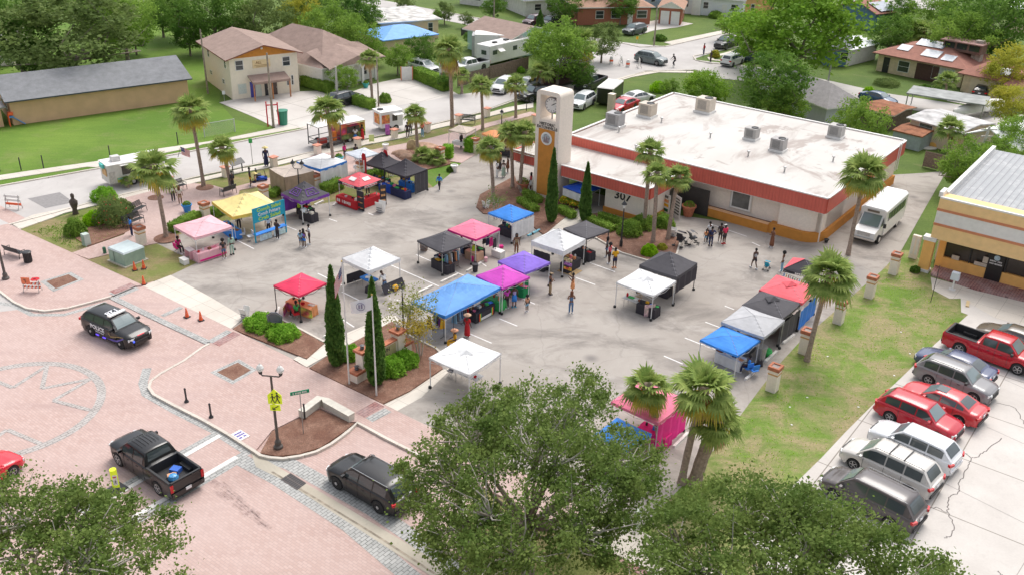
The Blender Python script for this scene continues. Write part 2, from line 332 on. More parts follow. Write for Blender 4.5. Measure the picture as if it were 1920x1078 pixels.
slab('plaza',[(135,474),(233,440),(246,420),(235,371),(290,357),(363,344),(400,348),(428,356),(439,351),(473,342),(504,334),(560,310),(585,292),(600,288),(700,281),(800,261),(899,235),(995,210),(1008,214),(899,243),(873,259),(895,288),(865,306),(830,300),(800,305),(700,325),(640,335),(600,345),(560,348),(504,346),(449,357),(442,385),(376,400),(318,418),(322,440),(300,455),(265,462),(166,486)],'brick_paving',-.02,.055)
def palm_ring(px,py,r=.9):
 c=G(px,py,.06); b=MB(); b.lathe((c.x,c.y,.05),[(r,0),(r,.03),(0.05,.035)],n=20); return struct('planting_ring',b,MATS['mulch'])
palm_ring(292,371,.7); palm_ring(384,352,.8); palm_ring(312,447,1.0)
NE=[(37,430),(266,535),(433,615),(578,690),(718,757)]
k1=[(-200,462),(-120,500),(0,546),(25,565),(50,577),(83,582),(125,577),(160,568),(208,555)]
slab('sidewalk',k1+[(250,536),(266,535),(135,474),(37,430),(15,420)],'brick_paving')
kerb('main_kerb',k1)
dr=[(208,555),(393,643),(433,615),(266,535)]
slab('driveway_paving',dr,'brick_paving',-.02,.03)
k2=[(393,643),(378,651),(345,675),(300,700),(283,713),(279,725),(288,738),(325,758),(375,783),(423,810),(478,845)]
slab('corner_sidewalk',k2+[(510,806),(565,779),(600,764),(655,790),(670,790),(705,810),(800,858),(900,909),(1060,990),(1085,960),(1085,935),(718,757),(578,690),(433,615)],'brick_paving')
kerb('corner_main_kerb',k2+[(488,852),(505,856),(530,858),(563,853),(593,845),(620,831),(640,817),(655,805),(670,791),(693,803),(720,818),(800,858),(860,890)],.18,.15)
slab('concrete_sidewalk',[(1060,990),(1085,960),(1085,935),(1198,993),(1420,1110),(1500,1160),(1400,1165),(1300,1115),(1140,1031)],'pale_concrete')
slab('brick_edging',[(1060,992),(1140,1033),(1300,1117),(1400,1167),(1390,1174),(1290,1123),(1132,1040),(1050,998)],'dark_red_paver',-.02,.125)
slab('verge_mulch',[(900,912),(1050,998),(1132,1040),(1290,1123),(1290,1300),(905,1200),(888,1073),(871,1041),(868,1015),(875,985),(880,950)],'dry_lawn',-.02,.10)
kerb('bay_kerb',[(905,1130),(888,1073),(871,1041),(868,1012),(872,985),(872,955),(864,920),(860,890)],.2,.14)
slab('island_mulch',[(488,848),(510,808),(567,780),(600,767),(655,791),(664,793),(640,812),(600,838),(560,850),(520,854)],'mulch',-.02,.11)
sheet('island_leaves',[(500,858),(530,861),(566,857),(600,848),(630,832),(640,822),(630,822),(600,842),(563,852),(520,856)],M('leaf_litter',(.36,.20,.08),.9,.4,9),.01)
b=MB(); b.sheet(gl([(268,536),(320,516),(400,560),(458,595),(433,616)],.03),.036); struct('driveway_apron',b,MATS['pale_concrete'])
b=MB(); b.sheet(gl([(718,757),(745,770),(790,745),(850,688),(800,700),(768,731)],.0),.012); struct('walk_apron',b,MATS['pale_concrete'])
def band(pts,w,m='gray_paver',z=.040,name='paver_band'):
 b=MB(); strip(b,gl(pts,z),w,z,z); return struct(name,b,MATS[m])
band([(208,556),(300,600),(393,643)],.5,z=.036); band([(208,552),(246,536)],.55,'gray_paver',.126); band([(216,557),(258,540)],.5,'gray_paver',.040)
band([(393,641),(430,620)],.5,z=.128); band([(404,646),(444,624)],.7,'dark_red_paver',.126); band([(210,549),(250,533)],.7,'dark_red_paver',.128)
band([(304,592),(340,576)],.4,z=.044); band([(675,778),(712,757)],.8,'dark_red_paver',.128); band([(692,787),(728,768)],.6,z=.128)
for q in ([(75,528),(133,510),(158,524),(100,547)],[(394,698),(448,673),(482,693),(436,720)]):
 b=MB(); b.sheet(gl(q,.12),.126); struct('pit_border',b,MATS['gray_paver'])
 c=sum((G(x,y,.12) for x,y in q),Vector())/4; b=MB(); b.sheet([c+(G(x,y,.12)-c)*.72 for x,y in q],.132); struct('pit_mulch',b,MATS['mulch'])
band([(-60,560),(25,572),(60,590),(120,590),(200,567)],.4,z=.006); 
band([(276,690),(268,718),(274,738),(330,770),(400,805),(470,850)],.55,z=.006)
band([(440,855),(522,898),(655,984),(775,1085),(860,1150)],.9,z=.008); band([(500,856),(545,870),(700,955),(831,1046),(900,1100)],.9,z=.008)
b=MB(); b.sheet(gl([(470,846),(480,875),(528,898),(805,1077),(900,1140),(930,1128),(831,1059),(574,906),(543,888),(495,859)]),.014); struct('gutter',b,MATS['gutter_concrete'])
b=MB(); strip(b,gl([(510,884),(700,1000),(815,1075)]),.12,.018,.018); struct('gutter_stain',b,M('gutter_stain',(.33,.28,.22),.9,.4,3))
b=MB(); q=gl([(527,898),(544,887),(574,906),(558,918)]); b.sheet(q,.02,BLACKM)
for i in range(9):
 t=(i+.5)/9; strip(b,[q[0].lerp(q[3],t),q[1].lerp(q[2],t)],.03,.03,.03,M('grate_iron',(.12,.095,.09),.6,.2))
for t in (0,.5,1): strip(b,[q[0].lerp(q[1],t),q[3].lerp(q[2],t)],.05,.032,.032,MATS['grate_iron'])
tag(b.build('storm_drain'),'dark iron drain grate set in the concrete gutter','drain grate')
b=MB()
strip(b,gl([(413,816),(243,913),(150,970)]),.3,.019,.019); strip(b,gl([(444,856),(258,965),(160,1024)]),.3,.019,.019); struct('crosswalk_lines',b,M('road_white',(.78,.74,.70),.7,.1,8))
band([(406,812),(236,908),(150,958)],.45,z=.0115); band([(454,859),(266,971),(170,1032)],.45,z=.0115)
C=Vector((-29.04,45.1,0)); b=MB()
ring=[C+Vector((math.cos(t),math.sin(t),0))*4.95 for t in np.linspace(0,2*PI,49)]; strip(b,ring,.5,.008,.008)
for a in (0,45,90,225,270):
 d0=Vector((math.cos(rad(a)),math.sin(rad(a)),0)); d1=Vector((math.cos(rad(a+22.5)),math.sin(rad(a+22.5)),0)); d2=Vector((math.cos(rad(a+45)),math.sin(rad(a+45)),0))
 strip(b,[C+d0*4.7,C+d1*2.3],.28,.012,.012); strip(b,[C+d1*2.3,C+d2*4.7],.28,.0125,.0125)
struct('road_medallion',b,MATS['medallion_paver'])
g=NG('skid_stain'); n=g.noise(9,4,.8); g.out(g.mix(g.ramp(n,.35,.65),(.20,.125,.12),(.36,.25,.235)))
tr=g.node('ShaderNodeBsdfTransparent'); mx=g.node('ShaderNodeMixShader',{0:g.ramp(g.noise(1.6,5,.75),.42,.75,0,.38)}); g.n.links.new(tr.outputs[0],mx.inputs[1]); g.n.links.new(g.b.outputs[0],mx.inputs[2]); g.n.links.new(mx.outputs[0],g.n.nodes['Material Output'].inputs[0])
b=MB(); 
for q_,(o_,a_,c_) in enumerate(((-.3,.1,.8),(-.1,0,1),(.12,.02,.95),(.32,.15,.7))):
 A_,B_=G(396,900),G(505,992); n_=Vector((B_.y-A_.y,A_.x-B_.x,0)).normalized(); strip(b,[A_.lerp(B_,a_)+n_*o_,A_.lerp(B_,c_)+n_*(o_*.7)],.24,.006,.0055+q_*.0006); struct('tyre_marks',b,g.m)
slab('mulch_bed',[(436,616),(468,595),(500,584),(560,616),(608,643),(575,672)],'mulch',-.02,.1)
slab('entrance_mulch_bed',[(580,689),(612,668),(735,602),(768,632),(818,655),(830,690),(768,732),(718,756)],'mulch',-.02,.1)
sheet('entry_walk',[(550,674),(575,689),(612,668),(745,600),(735,590),(608,642)],'pale_concrete',.05)
kerb('bed_kerb',[(458,596),(498,583),(560,614),(612,642)],.15,.13); kerb('bed_edge',[(740,592),(763,625),(818,652),(834,668)],.15,.13)
slab('hall_bed',[(893,388),(906,400),(925,402),(965,385),(1000,425),(1020,440),(1062,405),(1085,388),(1060,372),(1000,362),(975,362),(965,330),(900,365)],'mulch',-.02,.1)
slab('palm_bed',[(1090,420),(1110,440),(1165,472),(1212,486),(1245,486),(1268,474),(1274,455),(1262,430),(1235,418),(1200,418),(1130,398),(1105,402)],'mulch',-.02,.1)
kerb('palm_bed_kerb',[(1110,441),(1165,473),(1212,487),(1245,487),(1269,475),(1275,455),(1263,430)],.14,.13)
sheet('hall_walk',[(1020,440),(1062,405),(1090,384),(1108,392),(1090,420),(1050,445)],'pale_concrete',.03)
slab('boulder_bed',[(740,292),(770,276),(812,275),(840,290),(845,308),(800,318),(760,305)],'mulch',-.02,.1)
slab('flower_bed',[(140,446),(175,420),(233,414),(250,405),(246,430),(232,438),(165,462)],'mulch',-.02,.08)
b=MB(); b.prism(gl([(1748,515),(1745,512),(1760,486),(2200,560),(2200,640),(1920,563),(1828,541)],.15),0,.15); struct('store_walk',b,MATS['dark_red_paver'])
sheet('store_pad',[(1745,520),(1828,543),(1925,566),(1925,610),(1870,598),(1801,560),(1780,560),(1748,543)],'pale_concrete',.018)
wl=M('line_paint',(.74,.72,.70),.7,.15,9); b=MB()
for p,q in [((733.4,497.6),(823,537)),((641,547),(674,563.4)),((635,594),(664,613)),((780,478),(870,517)),((440,449),(476,467)),((596,513),(641,535)),((860,461),(912,500)),((1106,493),(1153,510)),((1080,521),(1116,534)),((965,553),(1003,570)),((936,597),(970,611)),((880,625),(922,643)),((1358.9,573.3),(1376.4,580.2)),((1322.5,603.4),(1349,613.4)),((1284,633),(1340,655)),((1245,667),(1280,682)),((1210,700),(1245,716)),((1000,490),(1020,498)),((533,423),(556,432)),((617,411),(632,416)),((1240,478),(1250,480)),((830,572),(900,605)),((1410,455),(1425,462)),((700,404),(690,400)),((1330,420),(1400,444))]:
 strip(b,gl([p,q]),.11,.010,.010)
struct('bay_lines',b,wl)
ws=M('wheel_stop_paint',(.72,.69,.64),.7,.2,5)
for i,(p,q,l) in enumerate([((1397,713),(1420,693),'nearest the blue tent and tan pillar'),((1434,679),(1457,659),'behind the gray tent'),((1467,645),(1490,628),'behind the black tent beside a pillar'),((826,531),(860,515),'between the blue tent and black tent'),((778,553),(812,537),'beside the long blue tent'),((874,511),(903,494),'below the pink tent'),((625,387),(632,382),'beside the hedge near red tent'),((590,386),(607,378),'behind the purple tent'),((606,634),(646,613),'behind the tall cypress near flagpole'),((520,590),(524,577),'by the red tent leg'),((1150,960),(1180,922),'under the oak by the utility post'),((1262,840),(1290,812),'beside the pink tent under the palms')]):
 A,B=G(*p),G(*q); d=(B-A); b=MB(); L=d.length
 b.box((0,0,.075),(L,.17,.13),taper=.93); tag(b.build('wheel_stop',ws,loc=((A+B)/2),rz=math.atan2(d.y,d.x)),'white concrete wheel stop '+l,'wheel stop','concrete wheel stops in the bays')
def zat(U,V,py):
 lo,hi=0.,20.
 for _ in range(40):
  z=(lo+hi)/2; d=W(U,V,z)-Vector((0,0,CAMH)); y=539-F*d.dot(CU)/d.dot(FW)
  if y>py: lo=z
  else: hi=z
 return z
def brick_var(name,c,mortar=(.5,.45,.4),s=1.):
 g=NG(name); n=g.noise(7,4,.8); return g.out(g.mix(g.ramp(n,.3,.7),tuple(x*.75 for x in c),tuple(min(1,x*1.25) for x in c)))
def part(parent,name,mb,m=None,**k): return mb.build(name,m,parent,**k)
def window(parent,c,right,w,h,frame_m=WHITE,pane_m=GLASS,name='window',bars=1,d=.06,t=.07):
 """c centre on wall, right = unit vector along wall; outward = right x up"""
 r=Vector(right).normalized(); n=Vector((r.y,-r.x,0)); c=Vector(c); R=Matrix(((r.x,-n.x,0),(r.y,-n.y,0),(0,0,1)))
 b=MB(); 
 for sx in (-1,1): b.box(c+r*(sx*(w/2))+n*d/2,(t,d,h+t),rot=R)
 for sz in (-1,1): b.box(c+Vector((0,0,sz*h/2))+n*d/2,(w-t,d,t),rot=R)
 if bars: b.box(c+n*(d/2),(w-t,d*.8,t*.6),rot=R)
 o=b.build(name,frame_m,parent)
 BX('pane',pane_m,o,c+n*.015,(w-t,.03,h-t),rot=R); return o
def roof_mesh(L,D,z,zr,kind,oh=.45,th=.14,m=None,m2=None):
 """roof over rectangle x:0..L y:0..D"""
 b=MB(); x0,x1,y0,y1=-oh,L+oh,-oh,D+oh
 if kind=='gx':
  ym=D/2; T=[(x0,y0,z),(x1,y0,z),(x1,ym,zr),(x0,ym,zr),(x1,y1,z),(x0,y1,z)]; fs=[(0,1,2,3),(3,2,4,5)]
 elif kind=='gy':
  xm=L/2; T=[(x0,y0,z),(x0,y1,z),(xm,y1,zr),(xm,y0,zr),(x1,y1,z),(x1,y0,z)]; fs=[(1,0,3,2),(2,3,5,4)]
 elif kind=='hx':
  ym=D/2; k=min(D/2,L/2-.2)+oh; T=[(x0,y0,z),(x1,y0,z),(x1,y1,z),(x0,y1,z),(x0+k,ym,zr),(x1-k,ym,zr)]; fs=[(0,1,5,4),(1,2,5),(2,3,4,5),(3,0,4)]
 elif kind=='hy':
  xm=L/2; k=min(L/2,D/2-.2)+oh; T=[(x0,y0,z),(x1,y0,z),(x1,y1,z),(x0,y1,z),(xm,y0+k,zr),(xm,y1-k,zr)]; fs=[(0,1,4),(1,2,5,4),(2,3,5),(3,0,4,5)]
 else: T=[(x0,y0,z),(x1,y0,z),(x1,y1,z),(x0,y1,z)]; fs=[(0,1,2,3)]
 n=len(T); b.add(T,fs,m); b.add([(x,y,zz-th) for x,y,zz in T],[f[::-1] for f in fs],m2 or m)
 from collections import Counter
 ed=Counter(); 
 for f in fs:
  for i in range(len(f)): ed[tuple(sorted((f[i],f[(i+1)%len(f)])))]+=1
 for f in fs:
  for i in range(len(f)):
   a,c=f[i],f[(i+1)%len(f)]
   if ed[tuple(sorted((a,c)))]==1: b.add([T[a],T[c],(T[c][0],T[c][1],T[c][2]-th),(T[a][0],T[a][1],T[a][2]-th)],[(1,0,3,2)],m2 or m)
 return b
def house(name,label,A,B,D,hz,zr,kind,wall,roof,trim=None,oh=.45,wins=(),doors=(),z0=0,gable=None,cat='house',front_sign=1):
 A=Vector((A[0],A[1],0)); B=Vector((B[0],B[1],0)); L=(B-A).length; rz=math.atan2((B-A).y,(B-A).x)
 t=thing(name,label,cat,(A.x,A.y,z0),rz)
 b=MB(); b.box((L/2,D/2,hz/2),(L,D,hz))
 part(t,'wall',b,wall)
 gm=gable or wall
 if kind=='gx': b=MB(); b.add([(0.,0,hz),(0.,D,hz),(0.,D/2,zr-.12),(L,0,hz),(L,D,hz),(L,D/2,zr-.12)],[(0,2,1),(3,4,5)]); part(t,'gable_wall',b,gm)
 if kind=='gy': b=MB(); b.add([(0,0.,hz),(L,0.,hz),(L/2,0.,zr-.12),(0,D,hz),(L,D,hz),(L/2,D,zr-.12)],[(0,1,2),(3,5,4)]); part(t,'gable_wall',b,gm)
 part(t,'roof',roof_mesh(L,D,hz+.02,zr,kind,oh,m=roof,m2=trim or roof))
 def spot(f,u,z):
  return {'f':((u,0,z),(1,0,0)),'r':((L,u,z),(0,1,0)),'l':((0,u,z),(0,-1,0)),'b':((u,D,z),(-1,0,0))}[f]
 for w_ in wins:
  f,u,z,w,h=w_[:5]; c,r=spot(f,u,z); window(t,c,r,w,h,*(w_[5:] or ()))
 for d_ in doors:
  f,u,w,h,m=d_[:5]; c,r=spot(f,u,h/2+.02); rr=Vector(r); n=Vector((rr.y,-rr.x,0)); R=Matrix(((rr.x,-n.x,0),(rr.y,-n.y,0),(0,0,1)))
  b=MB(); b.box(Vector(c)+n*.03,(w,.06,h),rot=R); o=part(t,d_[5] if len(d_)>5 else 'door',b,m)
  if len(d_)<=5: BX('handle',STEEL,o,Vector(c)+n*.09+rr*(w*.38),(.05,.06,.14),rot=R)
 return t
FLUTE=M('fluted_red_metal',(.50,.095,.07),.45,.08,1.5)
def flute(name,col):
 g=NG(name,.5); sx=g.node('ShaderNodeSeparateXYZ',{0:g.tc})
 a=g.node('ShaderNodeMath',{0:sx.outputs[0],1:sx.outputs[1]},operation='ADD'); s=g.node('ShaderNodeMath',{0:a.outputs[0],1:22.},operation='MULTIPLY'); w_=g.node('ShaderNodeMath',{0:s.outputs[0]},operation='SINE')
 n=g.noise(.8,4,.6); return g.out(g.mix(g.ramp(w_.outputs[0],.3,1,0,.25),g.mix(g.ramp(n,.35,.65),tuple(x*.9 for x in col),col),tuple(x*.55 for x in col)),w_.outputs[0],.5,.03)
FL=flute('ribbed_red_fascia',(.68,.15,.11))
T=thing('town_hall','single storey cream building with red ribbed fascia, white flat roof and the number 307','building',(0,0,0),YAW)
b=MB(); b.box((-35.3,83.0,2.1),(24.6,19.2,4.2)); 
b.box((-24.9,74.4,1.7),(3.6,2.0,3.0)); part(T,'wall',b,CREAM)
b=MB(); b.box((-35.35,82.9,4.24),(25.3,20.5,.05)); b.box((-43.4,69.8,3.38),(15.0,5.6,.05)); part(T,'roof',b,MATS['white_roof_membrane'])
b=MB()
for c,d in (((-35.4,72.5,3.64),(25.6,.16,1.32)),((-22.6,82.8,3.64),(.16,20.5,1.32)),((-48.2,82.8,3.64),(.16,20.5,1.32)),((-35.4,93.1,3.64),(25.44,.16,1.32))): b.box(c,d)
part(T,'fascia',b,FL)
b=MB()
for c,d in (((-35.4,72.5,4.34),(25.7,.24,.1)),((-22.6,82.8,4.34),(.24,20.44,.1)),((-48.2,82.8,4.34),(.24,20.44,.1)),((-35.4,93.1,4.34),(25.3,.24,.1)),((-35.4,72.62,2.95),(25.5,.3,.08)),((-22.75,82.8,2.95),(.3,20.2,.08))): b.box(c,d)
part(T,'coping',b,WHITE)
b=MB()
for c,d in (((-40.4,66.75,2.98),(9.1,.16,1.0)),((-35.85,69.65,2.98),(.16,5.6,1.0)),((-49.3,67.3,2.98),(3.2,.16,1.0)),((-50.9,69.8,2.98),(.16,5.2,1.0))): b.box(c,d)
part(T,'porch_fascia',b,FL)
b=MB()
for c,d in (((-40.4,66.75,3.51),(9.2,.24,.07)),((-35.85,69.7,3.51),(.24,5.6,.07)),((-49.3,67.3,3.51),(3.3,.24,.07)),((-40.4,66.85,2.44),(9.0,.3,.07)),((-35.95,69.65,2.44),(.3,5.4,.07)),((-43.2,69.7,2.46),(14.5,5.3,.04))): b.box(c,d)
part(T,'porch_trim',b,WHITE)
b=MB(); b.box((-38.35,67.5,1.45),(4.4,.3,1.95)); b.box((-36.3,69.3,1.45),(.3,3.5,1.95)); b.box((-40.4,70,1.2),(.3,4.9,2.4)); part(T,'porch_wall',b,CREAM)
b=MB(); b.box((-38.35,67.48,.25),(4.6,.42,.5)); b.box((-36.28,69.3,.25),(.42,3.6,.5)); part(T,'porch_base',b,ORANGE)
for c,d in (((-43.2,72.3,1.2),(7,.2,2.4)),((-34.5,72.42,1.2),(3.2,.1,2.4))): b=MB(); b.box(c,d); part(T,'entrance_glazing',b,M('entrance_dark',(.045,.04,.038),.5,.2,2))
def rounded(x0,y0,x1,y1,r,n=8):
 return [(x0,y1),(x0,y0)]+[(x1-r+r*math.sin(t),y0+r-r*math.cos(t)) for t in np.linspace(0,PI/2,n)]+[(x1,y1)]
b=MB(); b.prism(rounded(-26.6,72.95,-23.0,78.5,1.5),.5,2.95); part(T,'corner_wall',b,CREAM,smooth=False)
b=MB(); b.prism(rounded(-27.2,72.55,-22.75,92.5,1.9),0,.86); b.prism([(-33.6,72.5),(-27.2,72.42),(-27.2,72.75),(-33.6,72.8)],0,.78); part(T,'planter_wall',b,ORANGE)
b=MB(); b.prism([(-33.6,72.46),(-27.2,72.38),(-27.2,72.8),(-33.6,72.84)],.78,.86); part(T,'planter_coping',b,M('ochre_coping',(.78,.45,.24),.8,.08,3))
b=MB(); b.prism([(-33.5,72.84),(-27.2,72.8),(-27.2,73.4),(-33.5,73.4)],.3,.7); part(T,'planter_soil',b,MATS['mulch'])
b=MB(); b.box((-30.3,73.38,1.95),(2.1,.14,1.95)); part(T,'window_surround',b,M('pale_surround',(.66,.60,.53),.8,.06))
o=window(T,(-30.3,73.3,1.95),(1,0,0),1.75,1.55,WHITE,M('window_grey',(.13,.13,.125),.2,.3,1.5),t=.14,bars=0)
b=MB(); b.box((-22.98,88.2,1.5),(.14,1.4,2.7)); part(T,'side_door',b,M('cream_door',(.70,.62,.52),.6,.05))
b=MB()
for y in (90.6,91.2): b.tube([(-22.42,y,4.6),(-22.42,y,1.9)],.05,n=6)
part(T,'downpipe',b,WHITE)
text_into(T,'house_number','307',1.0,M('number_dark',(.03,.025,.02),.5,0),Vector((-38.75,67.32,1.85)),frame((1,0,0),(0,0,1)),depth=.05,bold=.015,sx=1.15)
for i,(U,V,s) in enumerate(((-46.4,77.9,1.0),(-45.8,83.2,1.),(-42.1,88.8,1.1),(-34.3,83.3,.8),(-30.9,81.7,.85),(-28.3,89.5,.9))):
 p=W(U,V,4.27); t=thing('rooftop_air_conditioner',['grey rooftop air conditioner closest to the clock tower','tan rooftop air conditioner with louvred side, second from the tower','long tan rooftop air conditioner near the back edge of the white roof','small grey rooftop air conditioner in the middle of the white roof','grey rooftop air conditioner nearest the front fascia','grey rooftop air conditioner at the back near the rusty shed'][i],'air conditioner',p,YAW,'air conditioners on the white roof')
 BX('curb',WHITE,t,(0,0,.1),(1.7*s,1.5*s,.2))
 c_=[(.36,.35,.35),(.55,.47,.38),(.60,.52,.43),(.40,.38,.36),(.38,.36,.35),(.42,.40,.38)][i]; mm=M('hvac_casing_%d'%i,c_,.5,.08,4)
 b=MB(); b.box((0,0,.2+.6*s),(1.5*s,1.3*s,1.2*s)); b.build('casing',mm,t,bevel=.03)
 b=MB(); 
 for k in range(9): b.box((-.45*s+k*.1*s,-.655*s,.2+.62*s),(.035,.02,.85*s))
 for k in range(6): b.box((-.755*s,-.4*s+k*.16*s,.2+.6*s),(.02,.05,.8*s))
 b.build('grille',M('grille_grey',(.16,.16,.16),.5,0),t)
 LA('fan',BLACKM,t,(.3*s,0,.2+1.2*s),[(.42*s,0),(.42*s,.06),(.36*s,.06),(.36*s,.02),(.08,.03)],n=18)
for i,(U,V) in enumerate(((-45.1,76.6),(-43.6,82.3),(-37.5,81.),(-32.3,78.3),(-25.8,82.2),(-41,72.9),(-28.,76.4))):
 t=thing('roof_vent','small grey roof vent pipe '+['beside the unit by the tower','beside the tan louvred unit','between the small grey unit and the tower','below the units near the front fascia','in the right part of the roof','on the upper fascia near the tower','in front of the grey unit near the fascia'][i],'roof vent',W(U,V,4.26),0,'vent pipes on the white roof')
 TU('pipe',STEEL,t,[(0,0,0),(0,0,.45)],.07,n=8); LA('cap',STEEL,t,(0,0,.42),[(.14,0),(.15,.1),(.02,.16)],n=10)
T=thing('clock_tower','tall cream clock tower with ochre front panel reading HISTORIC EATONVILLE','tower',W(-46.4,66.25),YAW)
ztop=zat(-46.4,66.25,172); zo1=zat(-47,66.25,176); zo0=zat(-47.2,66.25,224); zt=zat(-46.6,66.25,237); zp=zat(-46.6,66.25,243); zm=zat(-46.5,66.25,260)
wd=1.28; dp=2.1
prof=[(-wd,0),(-wd,ztop-.4)]+[(-wd+.4-.4*math.cos(t),ztop-.4+.4*math.sin(t)) for t in np.linspace(.2,PI/2,5)]+[(wd-.4+.4*math.sin(t),ztop-.4+.4*math.cos(t)) for t in np.linspace(0,PI/2-.2,5)]+[(wd,ztop-.4),(wd,0)]
b=MB(); iw=.86
b.box((0,dp/2,zo0/2),(2*wd,dp,zo0))
b.box((-(wd+iw)/2,dp/2,(zo0+ztop-.4)/2),(wd-iw,dp,ztop-.4-zo0)); b.box(((wd+iw)/2,dp/2,(zo0+ztop-.4)/2),(wd-iw,dp,ztop-.4-zo0))
cap=[(x,z) for x,z in prof if z>=ztop-.4001]; cap=[(-wd,ztop-.4)]+[q for q in cap if q[1]>ztop-.399]+[(wd,ztop-.4)]
n=len(cap); b.add([(x,0,z) for x,z in cap]+[(x,dp,z) for x,z in cap],[tuple(range(n))[::-1],tuple(range(n,2*n))]+[(i,(i+1)%n,(i+1)%n+n,i+n) for i in range(n)])
part(T,'shaft',b,CREAM)
b=MB(); b.box((-.02,-.02,zp/2+.2),(1.74,.05,zp-.4)); part(T,'front_panel',b,ORANGE)
b=MB(); b.lathe((0,-.05,zm),[(.6,0),(.6,.03)],n=28,rot=Matrix.Rotation(PI/2,3,'X')); o=part(T,'round_seal',b,WHITE)
b=MB(); R_=Matrix.Rotation(PI/2,3,'X'); b.lathe((0,-.085,zm),[(.44,0),(.44,.012)],n=24,rot=R_); b.build('seal_field',M('seal_grey',(.50,.53,.55),.7,.5,5),o)
b=MB()
for x,h_ in ((-.18,.45),(.02,.62),(.2,.42)): b.tube([(x,-.105,zm-.34),(x+.02,-.105,zm-.34+h_*.7)],[.10,.05],n=8); b.lathe((x+.02,-.105,zm-.34+h_*.7),[(.02,0),(.07,.04),(.07,.1),(.02,.15)],n=8)
b.build('seal_figures',M('seal_brown',(.34,.25,.24),.7,.2),o)
dk=M('lettering_dark',(.05,.045,.04),.6,0)
text_into(T,'lettering','HISTORIC\nEATONVILLE',.37,dk,Vector((0,-.02,zt+.02)),frame((1,0,0),(0,0,1)),depth=.04,sx=1.05,spacing=.85,bold=.004)
ck=thing('clock','round white faced clock on a post inside the tower opening','clock',W(-46.4,66.25)+VV*.6+Vector((0,0,zo0)),YAW)
zc=(zo1-zo0)*.55
TU('post',STEEL,ck,[(0,.1,0),(0,.1,zc-.5)],.07,n=8)
LA('case',M('clock_case',(.22,.22,.24),.5,0),ck,(0,.1,zc),[(.70,-.16),(.74,-.1),(.74,.1),(.70,.16)],n=28,rot=R_)
b=MB(); b.lathe((0,-.07,zc),[(.64,0),(.64,.015)],n=28,rot=R_); f_=b.build('dial',WHITE,ck)
b=MB()
for k in range(12):
 a=k*PI/6; b.box((math.sin(a)*.53,-.092,zc+math.cos(a)*.53),(.05,.012,.12),rot=Matrix.Rotation(a,3,'Y'))
b.build('hour_marks',dk,ck)
for a,l in ((rad(65),.34),(rad(60),.48)):
 BX('hand',dk,ck,(math.sin(a)*l/2,-.10,zc+math.cos(a)*l/2),(.05,.014,l),rot=Matrix.Rotation(a,3,'Y'))
YEL=M('yellow_stucco',(.86,.48,.15),.85,.06,2); CORAL=M('coral_stripe',(.62,.24,.12),.8,.05)
g=NG('standing_seam_roof',.45); v=g.mapping((1,1,1),0); sx=g.node('ShaderNodeSeparateXYZ',{0:g.tc}); s_=g.node('ShaderNodeMath',{0:sx.outputs[0],1:13.},operation='MULTIPLY'); w_=g.node('ShaderNodeMath',{0:s_.outputs[0]},operation='SINE')
gr=g.out(g.mix(g.ramp(w_.outputs[0],.8,1),g.mix(g.ramp(g.noise(.9,6,.75),.5,.7,0,.6),(.36,.37,.38),(.62,.62,.61)),(.22,.22,.23)),w_.outputs[0],.6,.05)
T=thing('corner_shop','yellow and white shop with coral stripes and grey metal roof at the right edge','building',(0,0,0),YAW)
u0=-14.45; u1=14; zz=[zat(u0,73.4,y) for y in (446,421,418,394,391,372)]
b=MB(); b.box(((u0+u1)/2,74.15,(zz[0]+zz[1])/2),(u1-u0,1.5,zz[1]-zz[0])); b.box(((u0+u1)/2,74.15,(zz[4]+zz[5])/2),(u1-u0,1.5,zz[5]-zz[4])); part(T,'yellow_fascia',b,M('pale_yellow_stucco',(.88,.60,.29),.85,.06,2))
b=MB(); b.box(((u0+u1)/2,74.15,(zz[2]+zz[3])/2),(u1-u0,1.5,zz[3]-zz[2])); part(T,'white_fascia',b,WHITE)
b=MB()
for q in (0,1): b.box(((u0+u1)/2,74.14,(zz[1+2*q]+zz[2+2*q])/2),(u1-u0+.06,1.56,zz[2+2*q]-zz[1+2*q]+.06))
part(T,'stripe',b,CORAL)
b=MB(); b.box(((u0+u1)/2+.3,75.1,.5),(u1-u0-.9,.25,1.0)); b.box((-13.75,75.1,1.6),(.5,.3,3.1)); part(T,'front_wall',b,YEL)
b=MB(); b.box(((u0+u1)/2,83.2,2.9),(u1-u0-.2,14,5.6)); part(T,'wall',b,CREAM)
b=MB(); b.box(((u0+u1)/2+.3,75.25,2.05),(u1-u0-1.2,.1,2.1)); part(T,'shop_glass',b,M('shop_glass',(.055,.042,.036),.12,.3,.8))
b=MB()
for x in (-11.6,-10.35,-9.0,-6.6,-3.6): b.box((x,75.15,2.05),(.09,.2,2.1))
part(T,'mullion',b,BLACKM)
b=MB(); b.box((-9.7,74.96,1.15),(1.15,.08,2.2)); o=part(T,'shop_door',b,M('door_black',(.02,.018,.02),.4,0)); scribble(o,'door_lettering',M('decal_white',(.75,.75,.78),.6,0),(-9.7,74.9,1.65),frame((1,0,0),(0,0,1)),.9,.42,2)
LA('door_emblem',M('decal_blue',(.45,.6,.7),.6,.4,8),o,(-9.7,74.90,2.05),[(.22,0),(.2,.02),(.05,.02)],n=14,rot=R_)
for k,(x,w,h) in enumerate(((-12.6,.55,.35),(-10.95,.5,.3),(-10.5,.45,.3),(-10.45,.4,.5))):
 b=MB(); b.box((x,74.96,1.2 if k<3 else 1.65),(w,.03,h)); part(T,'notice',b,M('paper_tan',(.58,.50,.42),.8,.1,8))
b=MB(); b.box((-14.45,73.6,1.45),(.8,.55,2.9)); part(T,'pillar',b,YEL); 
